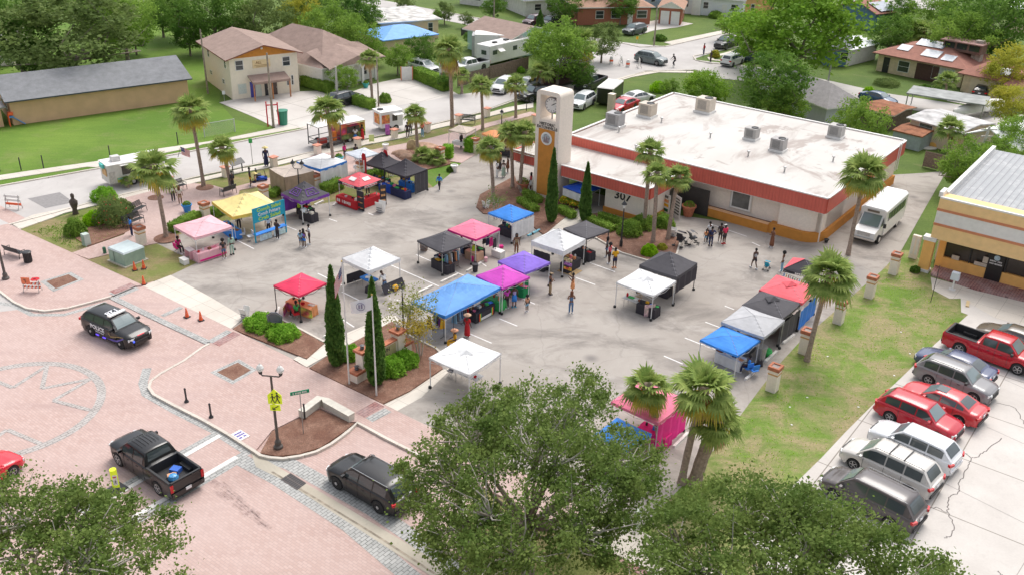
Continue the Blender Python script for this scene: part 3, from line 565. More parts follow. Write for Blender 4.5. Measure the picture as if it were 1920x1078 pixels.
b=MB(); b.box((-14.45,73.6,.12),(.95,.7,.24)); b.box((-14.45,73.6,2.82),(.98,.75,.3)); part(T,'pillar_trim',b,WHITE)
R0=zz[5]; b=MB(); b.add([(u0+.2,74.9,R0-.35),(u1,74.9,R0-.35),(u1,90,R0-.2),(u0+.2,90,R0-.2)],[(0,1,2,3)]); part(T,'roof',b,gr)
b=MB(); b.box((u0+.1,82.4,R0-.1),(.3,15.2,.5)); b.box((u0-.05,74.3,R0+.2),(.3,1.2,.4)); b.box(((u0+u1)/2,73.5,R0+.05),(u1-u0,.22,.12)); part(T,'parapet',b,WHITE)
A,B=G(437,188),G(562,172); L=(B-A).length
T=house('two_storey_building','two storey cream building with brown gable roof and ochre gable at the left',A,B,10.8,4.9,6.3,'gy',M('pale_cream',(.84,.75,.61),.85,.04,3),MATS['brown_shingle'],M('brown_trim',(.24,.10,.07),.8,.1),.6,
 wins=[('f',L*.14,4.05,.95,1.15),('f',L*.83,3.95,.95,1.1),('f',L*.15,1.2,1.0,1.2,M('shutter_frame',(.7,.68,.6),.6,0),M('blind_pale',(.55,.6,.55),.6,.1,9)),('f',L*.83,1.55,.28,1.2),('f',L*.90,1.55,.28,1.2),('l',1.6,4.0,.7,1.0),('l',8.3,4.0,.7,1.0),('l',3.0,1.6,.8,.55),('l',8.0,1.6,.7,.5)],
 doors=[('f',L*.30,.6,1.9,M('blue_door',(.06,.06,.35),.5,.05)),('f',L*.385,.7,1.8,M('pale_door',(.62,.66,.58),.5,.05)),('f',L*.5,.4,1.6,BLACKM),('f',L*.62,.7,1.8,M('dark_door',(.10,.07,.06),.4,.1))],gable=ORANGE,cat='building')
b=MB(); b.add([(L*.24,-.05,2.75),(L*.79,-.05,2.75),(L*.79,-2.0,2.3),(L*.24,-2.0,2.3),(L*.24,-.05,2.6),(L*.79,-.05,2.6),(L*.79,-2.0,2.02),(L*.24,-2.0,2.02)],[(0,3,2,1),(4,5,6,7),(3,7,6,2),(0,4,7,3),(1,2,6,5)]); o=part(T,'porch_roof',b,MATS['brown_shingle'])
for x in (.25,.52,.78):
 b=MB(); b.box((L*x,-1.85,1.0),(.13,.13,2.05)); part(T,'porch_post',b,M('rust_post',(.45,.19,.08),.8,.1))
b=MB(); b.box((L*.46,-.04,4.0),(2.2,.06,.95)); o=part(T,'wall_sign',b,M('cream_sign',(.80,.62,.36),.7,.08)); 
text_into(o,'sign_lettering','ALL',.42,M('sign_brown',(.30,.16,.06),.7,0),Vector((L*.46-.35,-.08,4.15)),frame((1,0,0),(0,0,1)),depth=.02,bold=.01)
b=MB(); 
for k in range(2): b.box((L*.46,-.08,3.82-k*.16),(1.8-.4*k,.015,.05))
b.build('sign_lines',MATS['sign_brown'],o)
b=MB(); b.lathe((L*.47,-.35,5.75),[(.02,0),(.14,.06),(.16,.18),(.05,.3)],n=10); part(T,'wall_lamp',b,WHITE)
A,B=G(26,236),G(356,190); L=(B-A).length
T=house('long_building','long low tan building with charcoal shingle roof behind the lawn',A,B,9.6,2.75,4.5,'gx',M('tan_stucco',(.66,.42,.25),.85,.08,.8),MATS['charcoal_shingle'],M('dark_gutter',(.05,.06,.08),.6,0),.5,wins=[('l',2.2,1.4,.9,1.0),('l',5,1.4,.9,1.0)],cat='building')
A=G(-60,250); B=G(8,238); T=house('side_wing','tan wing with grey roof at the far left edge beside the long building',A,B,5,2.2,2.9,'gx',MATS['tan_stucco'],MATS['gray_shingle'],wins=[('f',2.5,1.2,1,1)],cat='building')
A=G(-80,125); B=G(28,124); T=house('corner_house','cream house with grey roof and dark windows at the far left edge',A,B,7,3,4.6,'gx',MATS['cream_stucco'],MATS['gray_shingle'],WHITE,wins=[('f',4.5,1.5,1.2,1.3),('f',6.4,1.5,1.2,1.3),('f',2.4,1.5,1.2,1.3)])
A=W(-105,78.2); 
T=house('arched_hall','brown hip roofed hall with white arched porch',(A.x,A.y),tuple(W(-89.5,78.2))[:2],9.5,2.9,6.2,'hx',WHITE,MATS['brown_shingle'],M('white_trim',(.8,.78,.76),.7,0),.6,cat='building')
b=MB(); L=15.5
for k in range(4): b.box((L+.9+.0,1.2+k*2.4,1.3),(.25,.35,2.6))
for k in range(3):
 yc=2.4+k*2.4
 pts=[(-1.05,0)]+[(-1.05*math.cos(t),.85*math.sin(t)) for t in np.linspace(.3,PI-.3,7)]+[(1.05,0),(1.2,0),(1.2,1.25),(-1.2,1.25),(-1.2,0)]
 n=len(pts); b.add([(L+.8,yc+x,1.7+z) for x,z in pts]+[(L+1.0,yc+x,1.7+z) for x,z in pts],[tuple(range(n)),tuple(range(2*n-1,n-1,-1))]+[(i,i+n,(i+1)%n+n,(i+1)%n) for i in range(n)])
part(T,'arched_porch',b,WHITE)
b=MB(); b.add([(L-3,.2,4.3),(L-3,9.2,4.3),(L+1.7,9.6,2.95),(L+1.7,-.2,2.95),(L-3,4.7,4.9),(L+1.7,4.7,3.9)],[(0,4,5,3),(4,1,2,5),(3,5,2)]); part(T,'porch_roof',b,MATS['brown_shingle'])
window(T,(L+.02,2.4,1.3),(0,1,0),.8,1.1); window(T,(L+.02,4.8,1.3),(0,1,0),.8,1.1); window(T,(L+.02,7.2,1.3),(0,1,0),.8,1.1)
def HP(a,b_): return (tuple(G(*a))[:2],tuple(G(*b_))[:2])
A,B=HP((715,80),(822,72)); L=(Vector(A)-Vector(B)).length
house('flat_building','pale yellow flat roofed building behind the blue tarp roof',A,B,11,3.0,3.0,'f',M('butter_stucco',(.72,.55,.38),.85,.06,1.5),M('patched_roof',(.55,.53,.50),.8,.5,.7),M('roof_edge',(.75,.74,.72),.7,0),.5,wins=[('f',L*.3,1.6,.5,1.0),('f',L*.55,1.6,.5,1.0),('f',L*.86,1.7,.8,1.5),('r',3,1.6,1,1.1)],cat='building')
A,B=HP((722,104),(815,92)); house('tarp_roof_house','low house under a bright blue tarp roof',A,B,7,2.2,3.4,'hx',MATS['butter_stucco'],M('blue_tarp_roof',(.16,.38,.80),.6,.12,1.5),None,.5)
A,B=HP((958,112),(1030,96)); house('mint_house','mint green house with brown roof behind the white camper',A,B,9,3,4.3,'gy',M('mint_siding',(.48,.66,.60),.8,.05),MATS['brown_shingle'],WHITE,.6,wins=[('f',4.5,1.5,1.2,1.1)])
A,B=HP((862,8),(938,18)); house('white_house','white panelled house with dark trees around it at the top edge',A,B,9,3.6,5.2,'hx',M('white_siding',(.68,.65,.62),.8,.1,2),MATS['gray_shingle'],WHITE,.5,wins=[('f',4,1.8,1.2,1.6),('f',8,1.8,1.2,1.6)],doors=[('f',5.8,1,2.2,WHITE)])
A,B=HP((985,32),(1075,26)); L=(Vector(A)-Vector(B)).length; house('slate_house','white house with dark slate hip roof and parked dark cars in front',A,B,9,2.8,4.8,'hx',M('white_siding',(.7,.7,.7)),M('slate_roof',(.17,.175,.20),.8,.2,1),WHITE,.6,wins=[('f',L*.25,1.5,1.3,1.1),('f',L*.5,1.5,1.3,1.1)],doors=[('f',L*.8,2.4,2.2,BLACKM,'garage_door')])
A,B=HP((1082,48),(1218,46)); L=(Vector(A)-Vector(B)).length
T=house('brick_house','red brick house with tan shingle roof and white framed windows',A,B,9.5,3.0,5.0,'hx',BRICKW,MATS['tan_shingle'],WHITE,.6,wins=[('f',L*.30,1.7,1.4,1.3),('f',L*.52,1.7,1.6,1.3),('f',L*.88,1.7,1.8,1.3)],doors=[('f',L*.72,.9,2.2,WHITE)])
b=MB(); b.add([(L*.35,-.7,3.05),(L*.75,-.7,3.05),(L*.55,-.7,4.35),(L*.35,4,3.1),(L*.75,4,3.1),(L*.55,4.5,4.4)],[(0,2,5,3),(2,1,4,5)],MATS['tan_shingle']); b.add([(L*.37,-.5,3.0),(L*.73,-.5,3.0),(L*.55,-.5,4.25)],[(0,1,2)],BRICKW); part(T,'porch_gable',b)
A,B=HP((1234,45),(1276,48)); L=(Vector(A)-Vector(B)).length
house('brick_garage','detached red brick garage with two white doors',A,B,7.5,2.7,3.9,'gy',BRICKW,MATS['tan_shingle'],WHITE,.4,gable=WHITE,doors=[('f',L*.27,L*.38,2.2,WHITE,'garage_door'),('f',L*.73,L*.38,2.2,WHITE,'garage_door')],wins=[('r',4,1.7,.5,.6)],cat='garage')
A,B=HP((1240,22),(1390,36)); L=(Vector(A)-Vector(B)).length
T=house('white_long_house','long white sided house with grey roof and small entrance gable',A,B,9,3.2,5.2,'gx',M('bright_siding',(.75,.76,.78),.8,.04),MATS['gray_shingle'],WHITE,.5,wins=[('f',L*.07,1.8,1,1.2),('f',L*.3,1.8,1,1.2),('f',L*.55,1.8,.9,1.1),('f',L*.9,1.8,1.2,1.1)],doors=[('f',L*.78,.9,2.2,WHITE)])
b=MB(); b.box((L*.44,-.25,2.1),(1.6,.6,4.2)); part(T,'chimney',b,WHITE)
A,B=HP((1200,18),(1240,14)); house('pale_blue_house','pale blue house with a round dark window behind the brick garage',A,B,7,3,4.4,'hx',M('pale_blue',(.48,.56,.68),.8,.05),MATS['slate_roof'],WHITE,wins=[('f',3,1.6,1,1)])
A,B=HP((1388,32),(1450,24)); house('orange_house','two storey white and orange house behind the bright green tree',A,B,8,5.4,7.4,'hx',M('orange_siding',(.70,.40,.16),.8,.2,.6),MATS['gray_shingle'],WHITE,wins=[('f',3,4,1,1.5),('f',7,4,1,1.5),('f',3,1.4,1,1.2)])
A,B=HP((1545,124),(1585,126)); house('blue_house','dark blue house with white window under the bright green tree',A,B,8,2.8,4.2,'gx',M('dark_blue_siding',(.10,.19,.30),.8,.08),MATS['slate_roof'],WHITE,wins=[('f',2.6,1.5,1.1,1.2)])
A,B=HP((1585,126),(1640,112)); house('white_shed_row','white metal roofed annex beside the dark blue house',A,B,6,2.4,3.0,'gx',MATS['white_siding'],M('white_metal_roof',(.74,.76,.75),.5,.1),None,.3,cat='shed')
A,B=HP((1636,60),(1668,56)); T=house('purple_house','dark blue house with red roof and a solar panel at the far right',A,B,8,3,4.6,'gx',M('dark_blue_siding',(.1,.19,.3)),MATS['red_shingle'],None)
b=MB(); b.add([(1,-.2,3.35),(5,-.2,3.35),(5,2.8,4.35),(1,2.8,4.35)],[(0,1,2,3)]); part(T,'solar_panel',b,M('solar_panel',(.33,.36,.42),.25,.1,3))
A,B=HP((1642,133),(1800,165)); L=(Vector(A)-Vector(B)).length
T=house('solar_house','red roofed stone ranch house covered in solar panels',A,B,10,2.6,4.6,'hx',M('cream_stone',(.66,.52,.36),.9,.15,2),MATS['red_shingle'],M('brown_trim2',(.25,.12,.09),.8,0),.7,wins=[('f',L*.32,1.3,1.6,1.5),('f',L*.78,1.3,3.0,1.7,WHITE,M('curtain_grey',(.45,.47,.47),.6,.2,4))],doors=[('f',L*.11,.9,2.1,BLACKM),('f',L*.60,3.2,2.2,M('dark_brown',(.09,.04,.035),.6,.2),'porch_opening')])
sp=M('solar_panel',(.33,.36,.42))
def slopez(y): return 2.62+.02+(y+.7)/(5.7)*(4.6-2.62)+.09
for x0,x1,y0,y1 in ((L*.16,L*.30,1.0,2.5),(L*.30,L*.62,3.0,4.7),(L*.46,L*.66,.6,2.4),(L*.70,L*.84,.4,1.9)):
 b=MB(); b.add([(x0,y0,slopez(y0)),(x1,y0,slopez(y0)),(x1,y1,slopez(y1)),(x0,y1,slopez(y1))],[(0,1,2,3)]); part(T,'solar_panel',b,sp)
b=MB(); b.box((L*.80,5,4.5),(5.2,2.2,1.3)); o=part(T,'clerestory',b,M('clerestory_brown',(.20,.12,.10),.7,.2)); b=MB(); b.box((L*.80,4.8,5.2),(5.8,3.0,.14)); b.build('clerestory_roof',M('clerestory_top',(.32,.18,.16),.7,.1),o)
for k in range(3): BX('clerestory_pane',GLASS,o,(L*.80-1.7+k*1.7,3.88,4.6),(1.4,.05,.8))
b=MB(); b.box((L*.955,5,4.2),(1.3,1.1,2.8),taper=.8); part(T,'chimney',b,M('chimney_stone',(.42,.36,.31),.9,.4,3))
A2,B2=HP((1800,172),(1868,186)); L2=(Vector(A2)-Vector(B2)).length
T=house('garage_wing','red roofed garage wing with cream door behind the parked black sedan',A2,B2,8,2.5,4.2,'hx',MATS['cream_stone'],MATS['red_shingle'],MATS['brown_trim2'],.7,doors=[('f',L2*.55,L2*.66,2.0,M('garage_cream',(.66,.55,.40),.7,.06,2),'garage_door')],cat='garage')
b=MB(); b.add([(L2*.5,.4,3.05),(L2*.5+3,.4,3.05),(L2*.5+3,1.9,3.7),(L2*.5,1.9,3.7)],[(0,1,2,3)]); part(T,'solar_panel',b,sp)
A,B=HP((1880,196),(1960,210)); house('right_edge_house','red roofed house partly hidden by the yellow green tree at the right edge',A,B,8,2.6,4.0,'hx',MATS['cream_stone'],MATS['red_shingle'],None)
A,B=HP((1886,60),(1960,68)); house('far_right_house','cream house with white roof at the far right top',A,B,8,4,5,'gx',MATS['butter_stucco'],MATS['white_metal_roof'],None,wins=[('f',1.5,3,1,1)])
A,B=HP((1470,238),(1560,232)); 
A=W(-43.5,104.5); B=W(-36.5,106.5)
house('grey_roof_house','house with grey shingle hip roof behind the town hall',tuple(G(1545,236))[:2],tuple(G(1605,228))[:2],12,2.2,4.2,'hy',M('lavender_wall',(.55,.56,.60),.8,.05),MATS['gray_shingle'],WHITE,.6)
A,B=HP((1700,262),(1790,289)); L=(Vector(A)-Vector(B)).length
house('beige_house','long beige house with grey white roof behind the palm',A,B,6,2.5,2.9,'gx',M('beige_siding',(.72,.60,.47),.85,.03),M('bleached_roof',(.50,.485,.475),.8,.35,1),None,.4,wins=[('f',L*.33,1.9,1.6,.8,WHITE,M('pane_green',(.12,.17,.16),.2,.2))])
A,B=HP((1797,300),(1890,330)); L=(Vector(A)-Vector(B)).length
house('beige_gable_house','beige gable house with bright white roof and two windows by the utility pole',A,B,9,2.7,4.2,'gy',MATS['beige_siding'],M('bright_white_roof',(.82,.82,.82),.6,.04),None,.4,wins=[('f',L*.30,1.5,1.1,1.3,WHITE,MATS['pane_green']),('f',L*.72,1.5,1.2,1.3,WHITE,MATS['pane_green'])])
A,B=HP((1670,272),(1722,285)); house('rusty_shed','low grey shed with rusty orange roof behind the town hall corner',A,B,4.0,1.7,1.9,'gx',M('blue_grey_wall',(.36,.42,.46),.8,.1),MATS['rusty_metal'],None,.12,cat='shed')
A,B=HP((1612,232),(1668,246)); house('open_shed','open shed with flat rusty roof among the trees',A,B,5,1.9,2.2,'gx',M('dark_plank',(.14,.10,.08),.9,.3),MATS['rusty_metal'],M('pale_plank',(.5,.42,.35),.9,.2),.35,cat='shed')
def paint(name,c,rough=.25): return M('paint_'+name,c,rough,.03,2,coat=.4)
TAIL=M('tail_lamp_red',(.55,.01,.015),.25,0); HEADL=M('headlamp_clear',(.75,.76,.76),.15,0); CHROME=M('chrome_trim',(.6,.6,.6),.2,0,metal=.9); RIM=M('alloy_rim',(.42,.42,.43),.3,0,metal=.7); PLASTIC=M('black_plastic',(.028,.028,.03),.6,0); WGLASS=M('car_glass',(.05,.065,.07),.04,0,spec=1.0); PLATE=M('number_plate',(.75,.76,.78),.5,0)
SG=M('windscreen_glass',(.16,.21,.215),.04,0,spec=1.0)
def lerp(a,b,t): return a+(b-a)*t
def interp(x,P):
 if x<=P[0][0]: return P[0][1]
 for (x0,y0),(x1,y1) in zip(P,P[1:]):
  if x<=x1: 
   t=(x-x0)/(x1-x0); t=t*t*(3-2*t)*.35+t*.65; return y0+(y1-y0)*t
 return P[-1][1]
TYPES={
 'sedan':dict(L=4.75,W=1.84,wb=2.8,fa=.90,r=.34,hood=[(0,.62),(.03,.70),(.14,.84),(.27,.93),(.36,.95),(.80,1.02),(.97,1.0),(1,.92)],g=(.26,.42,.70,.88),zr=1.45),
 'suv':dict(L=4.75,W=1.90,wb=2.78,fa=.92,r=.37,hood=[(0,.72),(.02,.86),(.10,.98),(.25,1.06),(.35,1.08),(.9,1.12),(.98,1.08),(1,.98)],g=(.245,.385,.86,.985),zr=1.68),
 'police':dict(L=5.05,W=2.0,wb=3.0,fa=.95,r=.40,hood=[(0,.74),(.02,.90),(.10,1.04),(.25,1.12),(.35,1.15),(.9,1.18),(.98,1.12),(1,1.0)],g=(.25,.385,.87,.985),zr=1.74),
 'minivan':dict(L=5.1,W=1.98,wb=3.03,fa=.95,r=.35,hood=[(0,.66),(.02,.80),(.10,.94),(.19,1.02),(.35,1.06),(.9,1.10),(.98,1.06),(1,.95)],g=(.185,.33,.88,.985),zr=1.75),
 'van':dict(L=4.6,W=1.8,wb=2.8,fa=.85,r=.34,hood=[(0,.66),(.02,.80),(.10,.94),(.19,1.02),(.35,1.06),(.9,1.10),(.98,1.06),(1,.95)],g=(.185,.33,.88,.985),zr=1.65),
 'pickup':dict(L=5.9,W=2.02,wb=3.7,fa=.98,r=.42,hood=[(0,.82),(.015,1.0),(.06,1.12),(.20,1.18),(.3,1.20),(.63,1.22),(.64,1.22),(1,1.22)],g=(.20,.31,.575,.615),zr=1.86,bed=.63),
 'smallpickup':dict(L=5.4,W=1.9,wb=3.25,fa=.92,r=.39,hood=[(0,.80),(.015,.95),(.06,1.05),(.20,1.12),(.3,1.14),(.64,1.16),(1,1.16)],g=(.215,.335,.575,.62),zr=1.78,bed=.64)}
def car(name,label,kind,body,loc,rz,cat='car',group=None,rim=RIM,rails=False,hub=None,bumper=None,lod=1,pillars=True,glassm=None,roofm=None):
 P=TYPES[kind]; L,Wd,r=P['L'],P['W'],P['r']; t=thing(name,label,cat,loc,rz,group); hw=Wd/2
 xa=L/2-P['fa']; xb=xa-P['wb']; X=lambda s: L/2-s*L
 bed=P.get('bed'); ns=56 if lod else 26; xs=sorted(set([round(X(i/ns),4) for i in range(ns+1)]+[round(a+d,4) for a in (xa,xb) for d in np.linspace(-(r+.06),r+.06,11)]),reverse=True)
 gb,gt,gr,ge=P['g']
 def half(s):  # plan width factor
  f=1.0
  if s<.09: f=lerp(.78,1,math.sin(min(1,s/.09)*PI/2))
  if s>.94: f=lerp(.86 if not bed else .97,1,math.sin(min(1,(1-s)/.06)*PI/2))
  return f*hw
 clr=.20+.02*(r>.38)
 def zb(x):
  z=clr+(.10 if abs(x)>L/2-.35 else 0)
  for a in (xa,xb):
   d=abs(x-a); R=r+.06
   if d<R: z=max(z,r*.95+math.sqrt(R*R-d*d)*.98)
  return z
 b=MB(); rows=[]; nose_in=.16
 for x in xs:
  s=(L/2-x)/L; h=half(s); zt=interp(s,P['hood']); z0=min(zb(x),zt-.12); mid=lerp(z0,zt,.45); sh=zt-.07
  inbed=bed and s>bed
  row=[(x,-h*.96,z0),(x,-h*1.0,mid),(x,-h*.985,sh),(x,-h*.93,zt),(x,-h*.55,zt+(.0 if inbed else .035)),(x,0,zt+(0 if inbed else .05)),(x,h*.55,zt+(.0 if inbed else .035)),(x,h*.93,zt),(x,h*.985,sh),(x,h,mid),(x,h*.96,z0)]
  rows.append(row)
 n=11; V=[p for row in rows for p in row]; Fc=[]
 for i in range(len(xs)-1):
  s=(L/2-(xs[i]+xs[i+1])/2)/L
  for k in range(n-1):
   if bed and s>bed+.01 and s<.975 and 3<=k<=6: continue
   Fc.append((i*n+k,i*n+k+1,(i+1)*n+k+1,(i+1)*n+k)[::-1])
 Fc.append(tuple(range(n))[::-1]); Fc.append(tuple(range((len(xs)-1)*n,len(xs)*n)))
 b.add(V,Fc,body); o=b.build('body',None,t,smooth=False)
 sm=[p.area>0 and abs(p.normal.x)<.97 for p in o.data.polygons]; o.data.polygons.foreach_set('use_smooth',sm)
 BX('underbody',PLASTIC,t,(0,0,.42),(L*.93,Wd*.80,.40))
 zr=P['zr']; zbelt=lambda s: interp(s,P['hood'])
 ss=list(np.linspace(gb,gt,5))+list(np.linspace(gt,gr,9 if lod else 5))[1:]+list(np.linspace(gr,ge,5))[1:]
 top=[];
 for s in ss:
  if s<gt: q=(s-gb)/(gt-gb); z=lerp(zbelt(gb)+.03,zr-.03,q**.92)
  elif s>gr: q=(s-gr)/(ge-gr); z=lerp(zr-.04,zbelt(ge)+.03,q**1.15)
  else: q=(s-gt)/(gr-gt); z=zr-.03+.03*math.sin(q*PI)-.02*q
  top.append(z)
 wb_,wt=hw*.93,hw*.72
 G_=MB(); glass=[];ws=[];rw=[]
 rows=[]
 for s,z in zip(ss,top):
  x=X(s); zb0=zbelt(min(max(s,gb),ge))-.01; f=max(0,min(1,(z-zb0)/(zr-zb0))); ww=lerp(wb_,wt,f)*(half(s)/hw if s<.94 else .93)
  rows.append([(x,-wb_*(half(s)/hw),zb0),(x,-ww,max(z-.05*f,zb0)),(x,-ww*.86,z),(x,0,z+.025*f),(x,ww*.86,z),(x,ww,max(z-.05*f,zb0)),(x,wb_*(half(s)/hw),zb0)])
 body_v=[p for row in rows for p in row]; m=7; bf=[]
 for i in range(len(ss)-1):
  for k in range(m-1): bf.append((i*m+k,i*m+k+1,(i+1)*m+k+1,(i+1)*m+k)[::-1])
 b=MB(); b.add(body_v,bf,roofm or body); o=b.build('cabin',None,t); o.data.polygons.foreach_set('use_smooth',[abs(p.normal.z)>.8 for p in o.data.polygons])
 def off(q,nrm,d=.012): return (q[0]+nrm[0]*d,q[1]+nrm[1]*d,q[2]+nrm[2]*d)
 def rowat(s):
  for i in range(len(ss)-1):
   if ss[i]<=s<=ss[i+1]+1e-9:
    q=(s-ss[i])/(ss[i+1]-ss[i]); return [tuple(lerp(a[j],c[j],q) for j in range(3)) for a,c in zip(rows[i],rows[i+1])]
  return rows[-1]
 def patch(name,mat,s0,s1,side=None,ylim=.93,nn=4,parent=None):
  b=MB(); pts=[]
  for i in range(nn+1):
   R_=rowat(lerp(s0,s1,i/nn))
   if side is None: pts.append([(R_[k][0],R_[k][1]*ylim,R_[k][2]) for k in (2,3,4)])
   else:
    k0,k1=(0,1) if side<0 else (6,5); A_,B_=Vector(R_[k0]),Vector(R_[k1]); pts.append([tuple(A_.lerp(B_,.10)),tuple(A_.lerp(B_,.90))])
  c=len(pts[0]); V=[]
  for row in pts:
   for p in row:
    if side is None: V.append((p[0]+(.012 if s0<.45 else -.012),p[1],p[2]+.012))
    else: V.append((p[0],p[1]+side*.014,p[2]+.004))
  fs=[(i*c+k,i*c+k+1,(i+1)*c+k+1,(i+1)*c+k) for i in range(nn) for k in range(c-1)]
  if side!=1: fs=[f[::-1] for f in fs]
  b.add(V,fs,mat); return b.build(name,None,parent or t)
 patch('windscreen',SG,lerp(gb,gt,.10),lerp(gb,gt,.93)); patch('rear_window',WGLASS,lerp(gr,ge,.12),lerp(gr,ge,.80),ylim=.9)
 gm=glassm or WGLASS
 if kind in('sedan',): cuts=[(gb+.075,.5),(.515,.70),(.71,.80)]
 elif bed: cuts=[(gb+.06,.42),(.435,.575)]
 else: cuts=[(gb+.07,.49),(.505,.69),(.705,.88)]
 for sd in (-1,1):
  for a,c in cuts: patch('side_window',gm,a,c,side=sd)
 for a in (xa,xb):
  for sd in (-1,1):
   Rm=Matrix.Rotation(-sd*PI/2,3,'X'); w_=MB(); w_.lathe((a,sd*(hw-.235),r),[(r*.6,0),(r*.96,.0),(r,.04),(r,.19),(r*.95,.225),(r*.62,.225)],n=20,rot=Rm); o=w_.build('wheel',RUBBER,t)
   h_=MB(); h_.lathe((a,sd*(hw-.235),r),[(r*.64,.15),(r*.64,.228),(r*.58,.232),(r*.52,.20),(r*.16,.205),(r*.12,.24),(.01,.24)],n=20,rot=Rm); h_.build('rim',rim,o)
   if rim is PLASTIC: h_=MB(); h_.lathe((a,sd*(hw-.235),r),[(r*.24,.2),(r*.22,.262),(.01,.27)],n=12,rot=Rm); h_.build('hub_cap',STEELRIM,o)
   if lod:
    h_=MB()
    for k in range(5):
     an=k*2*PI/5; c_,s_=math.cos(an),math.sin(an); h_.box((a+c_*r*.36,sd*(hw-.002),r+s_*r*.36),(r*.46,.02,r*.13),rot=Matrix.Rotation(-an,3,'Y'))
    h_.build('spokes',hub or rim,o)
 zh=interp(.02,P['hood']); zt=interp(.985,P['hood'])
 for sd in (-1,1):
  BX('headlight',HEADL,t,(L/2-.16,sd*hw*.70,zh-.10),(.26,.34,.14),rot=Matrix.Rotation(-sd*-.45,3,'Z'))
  b=MB()
  if bed: b.box((-L/2+.01,sd*hw*.88,zt-.28),(.10,.16,.42))
  else: b.box((-L/2+.09,sd*hw*.80,zt-.10),(.26,.34,.15),rot=Matrix.Rotation(sd*-.35,3,'Z'))
  b.build('tail_light',TAIL,t)
  BX('mirror',bumper or body,t,(X(gb)-.32,sd*(hw+.06),zbelt(gb)+.10),(.14,.22,.15))
 b=MB(); b.box((L/2-.03,0,zh-.13),(.10,Wd*.46,.20)); b.box((L/2-.02,0,zh-.36),(.10,Wd*.62,.14)); b.build('grille',PLASTIC,t)
 BX('rear_bumper',bumper or PLASTIC,t,(-L/2-.005,0,.46 if not bed else .55),(.12,Wd*(.84 if not bed else .92),.20))
 BX('number_plate',PLATE,t,(-L/2-.02 if not bed else -L/2-.07,0,.78 if not bed else .60),(.03,.32,.16))
 if lod:
  for sd in (-1,1):
   b=MB()
   for s_ in ((gb+.16),(.58 if not bed else .50)): b.box((X(s_),sd*(hw*.995),zbelt(s_)-.20),(.17,.035,.035))
   b.build('door_handles',bumper or body,t)
   b=MB(); 
   for s_ in ((gb+.09),(.50 if not bed else .43),(.69 if not bed else .60)): b.box((X(s_),sd*(hw*.992),(zbelt(s_)+.3)/2+.05),(.015,.02,zbelt(s_)-.45))
   b.build('door_seams',PLASTIC,t)
  if rails:
   for sd in (-1,1):
    TU('roof_rail',CHROME if rails=='chrome' else PLASTIC,t,[(X(gt+.02),sd*wt*.93,zr),(X(gt+.05),sd*wt*.93,zr+.06),(X(gr-.04),sd*wt*.93,zr+.05),(X(gr),sd*wt*.93,zr-.02)],.02,n=6)
   if rails=='bars':
    for s_ in (.50,.66): BX('cross_bar',PLASTIC,t,(X(s_),0,zr+.06),(.05,wt*1.86,.04))
 if bed:
  x0,x1=X(bed+.015),X(.975); zt_=P['hood'][-1][1]; b=MB()
  b.box(((x0+x1)/2,0,.66),(x0-x1,Wd*.86,.04)); 
  for sd in (-1,1): b.box(((x0+x1)/2,sd*hw*.84,.94),(x0-x1,.05,.56)); 
  b.box((x0,0,.94),(.05,Wd*.84,.56)); b.box((x1,0,.94),(.05,Wd*.84,.56)); b.build('cargo_bed',PLASTIC,t)
  b=MB()
  for sd in (-1,1): b.box(((x0+x1)/2,sd*hw*.885,zt_+.012),(x0-x1+.1,.10,.03))
  b.box((x1-.06,0,zt_+.012),(.10,Wd*.86,.03)); b.build('bed_rail_cap',PLASTIC,t)
  for sd in (-1,1):
   BX('wheel_arch_box',PLASTIC,t,(xb,sd*hw*.72,.78),(.9,.2,.24))
 return t
def head(a,b): 
 A,B=G(*a),G(*b); d=B-A; return math.atan2(d.y,d.x)
def place(kind,front,rear,z=0):
 """front & rear: pixels of nose and tail at roof height z -> centre, heading"""
 A,B=G(*front,z),G(*rear,z); c=(A+B)/2; d=A-B; return Vector((c.x,c.y,0)),math.atan2(d.y,d.x)
def bywheels(kind,fw,rw,side):
 """pixels of near side wheel ground contacts; side=+1 if they are the left wheels"""
 P=TYPES[kind]; A,B=G(*fw),G(*rw); d=(A-B).normalized(); n=Vector((-d.y,d.x,0)); mid=(A+B)/2-n*side*(P['W']/2-.12)
 xa=P['L']/2-P['fa']; xm=xa-P['wb']/2; c=mid-d*xm; return Vector((c.x,c.y,0)),math.atan2(d.y,d.x)
def byroof(kind,px,rz,z=None,s=.6):
 P=TYPES[kind]; p=G(px[0],px[1],z or P['zr']); x=P['L']/2-s*P['L']; return Vector((p.x-math.cos(rz)*x,p.y-math.sin(rz)*x,0))
BLK=paint('black',(.006,.006,.007),.3); STEELRIM=M('silver_rim',(.55,.55,.55),.3,0,metal=.5)
c,h=bywheels('police',(230.5,654),(173,628),-1)
t=car('police_suv','black police SUV with a light bar turning on the brick road','police',BLK,c,h,cat='police car',rim=PLASTIC,hub=PLASTIC,bumper=PLASTIC)
L=5.05; b=MB(); b.box((.30,0,1.84),(.30,1.25,.11)); o=b.build('light_bar',WHITE,t,bevel=.03)
wl2=M('police_white',(.75,.75,.78),.5,0); pu=M('police_purple',(.12,.09,.42),.4,0); gd=M('police_gold',(.45,.33,.12),.4,0)
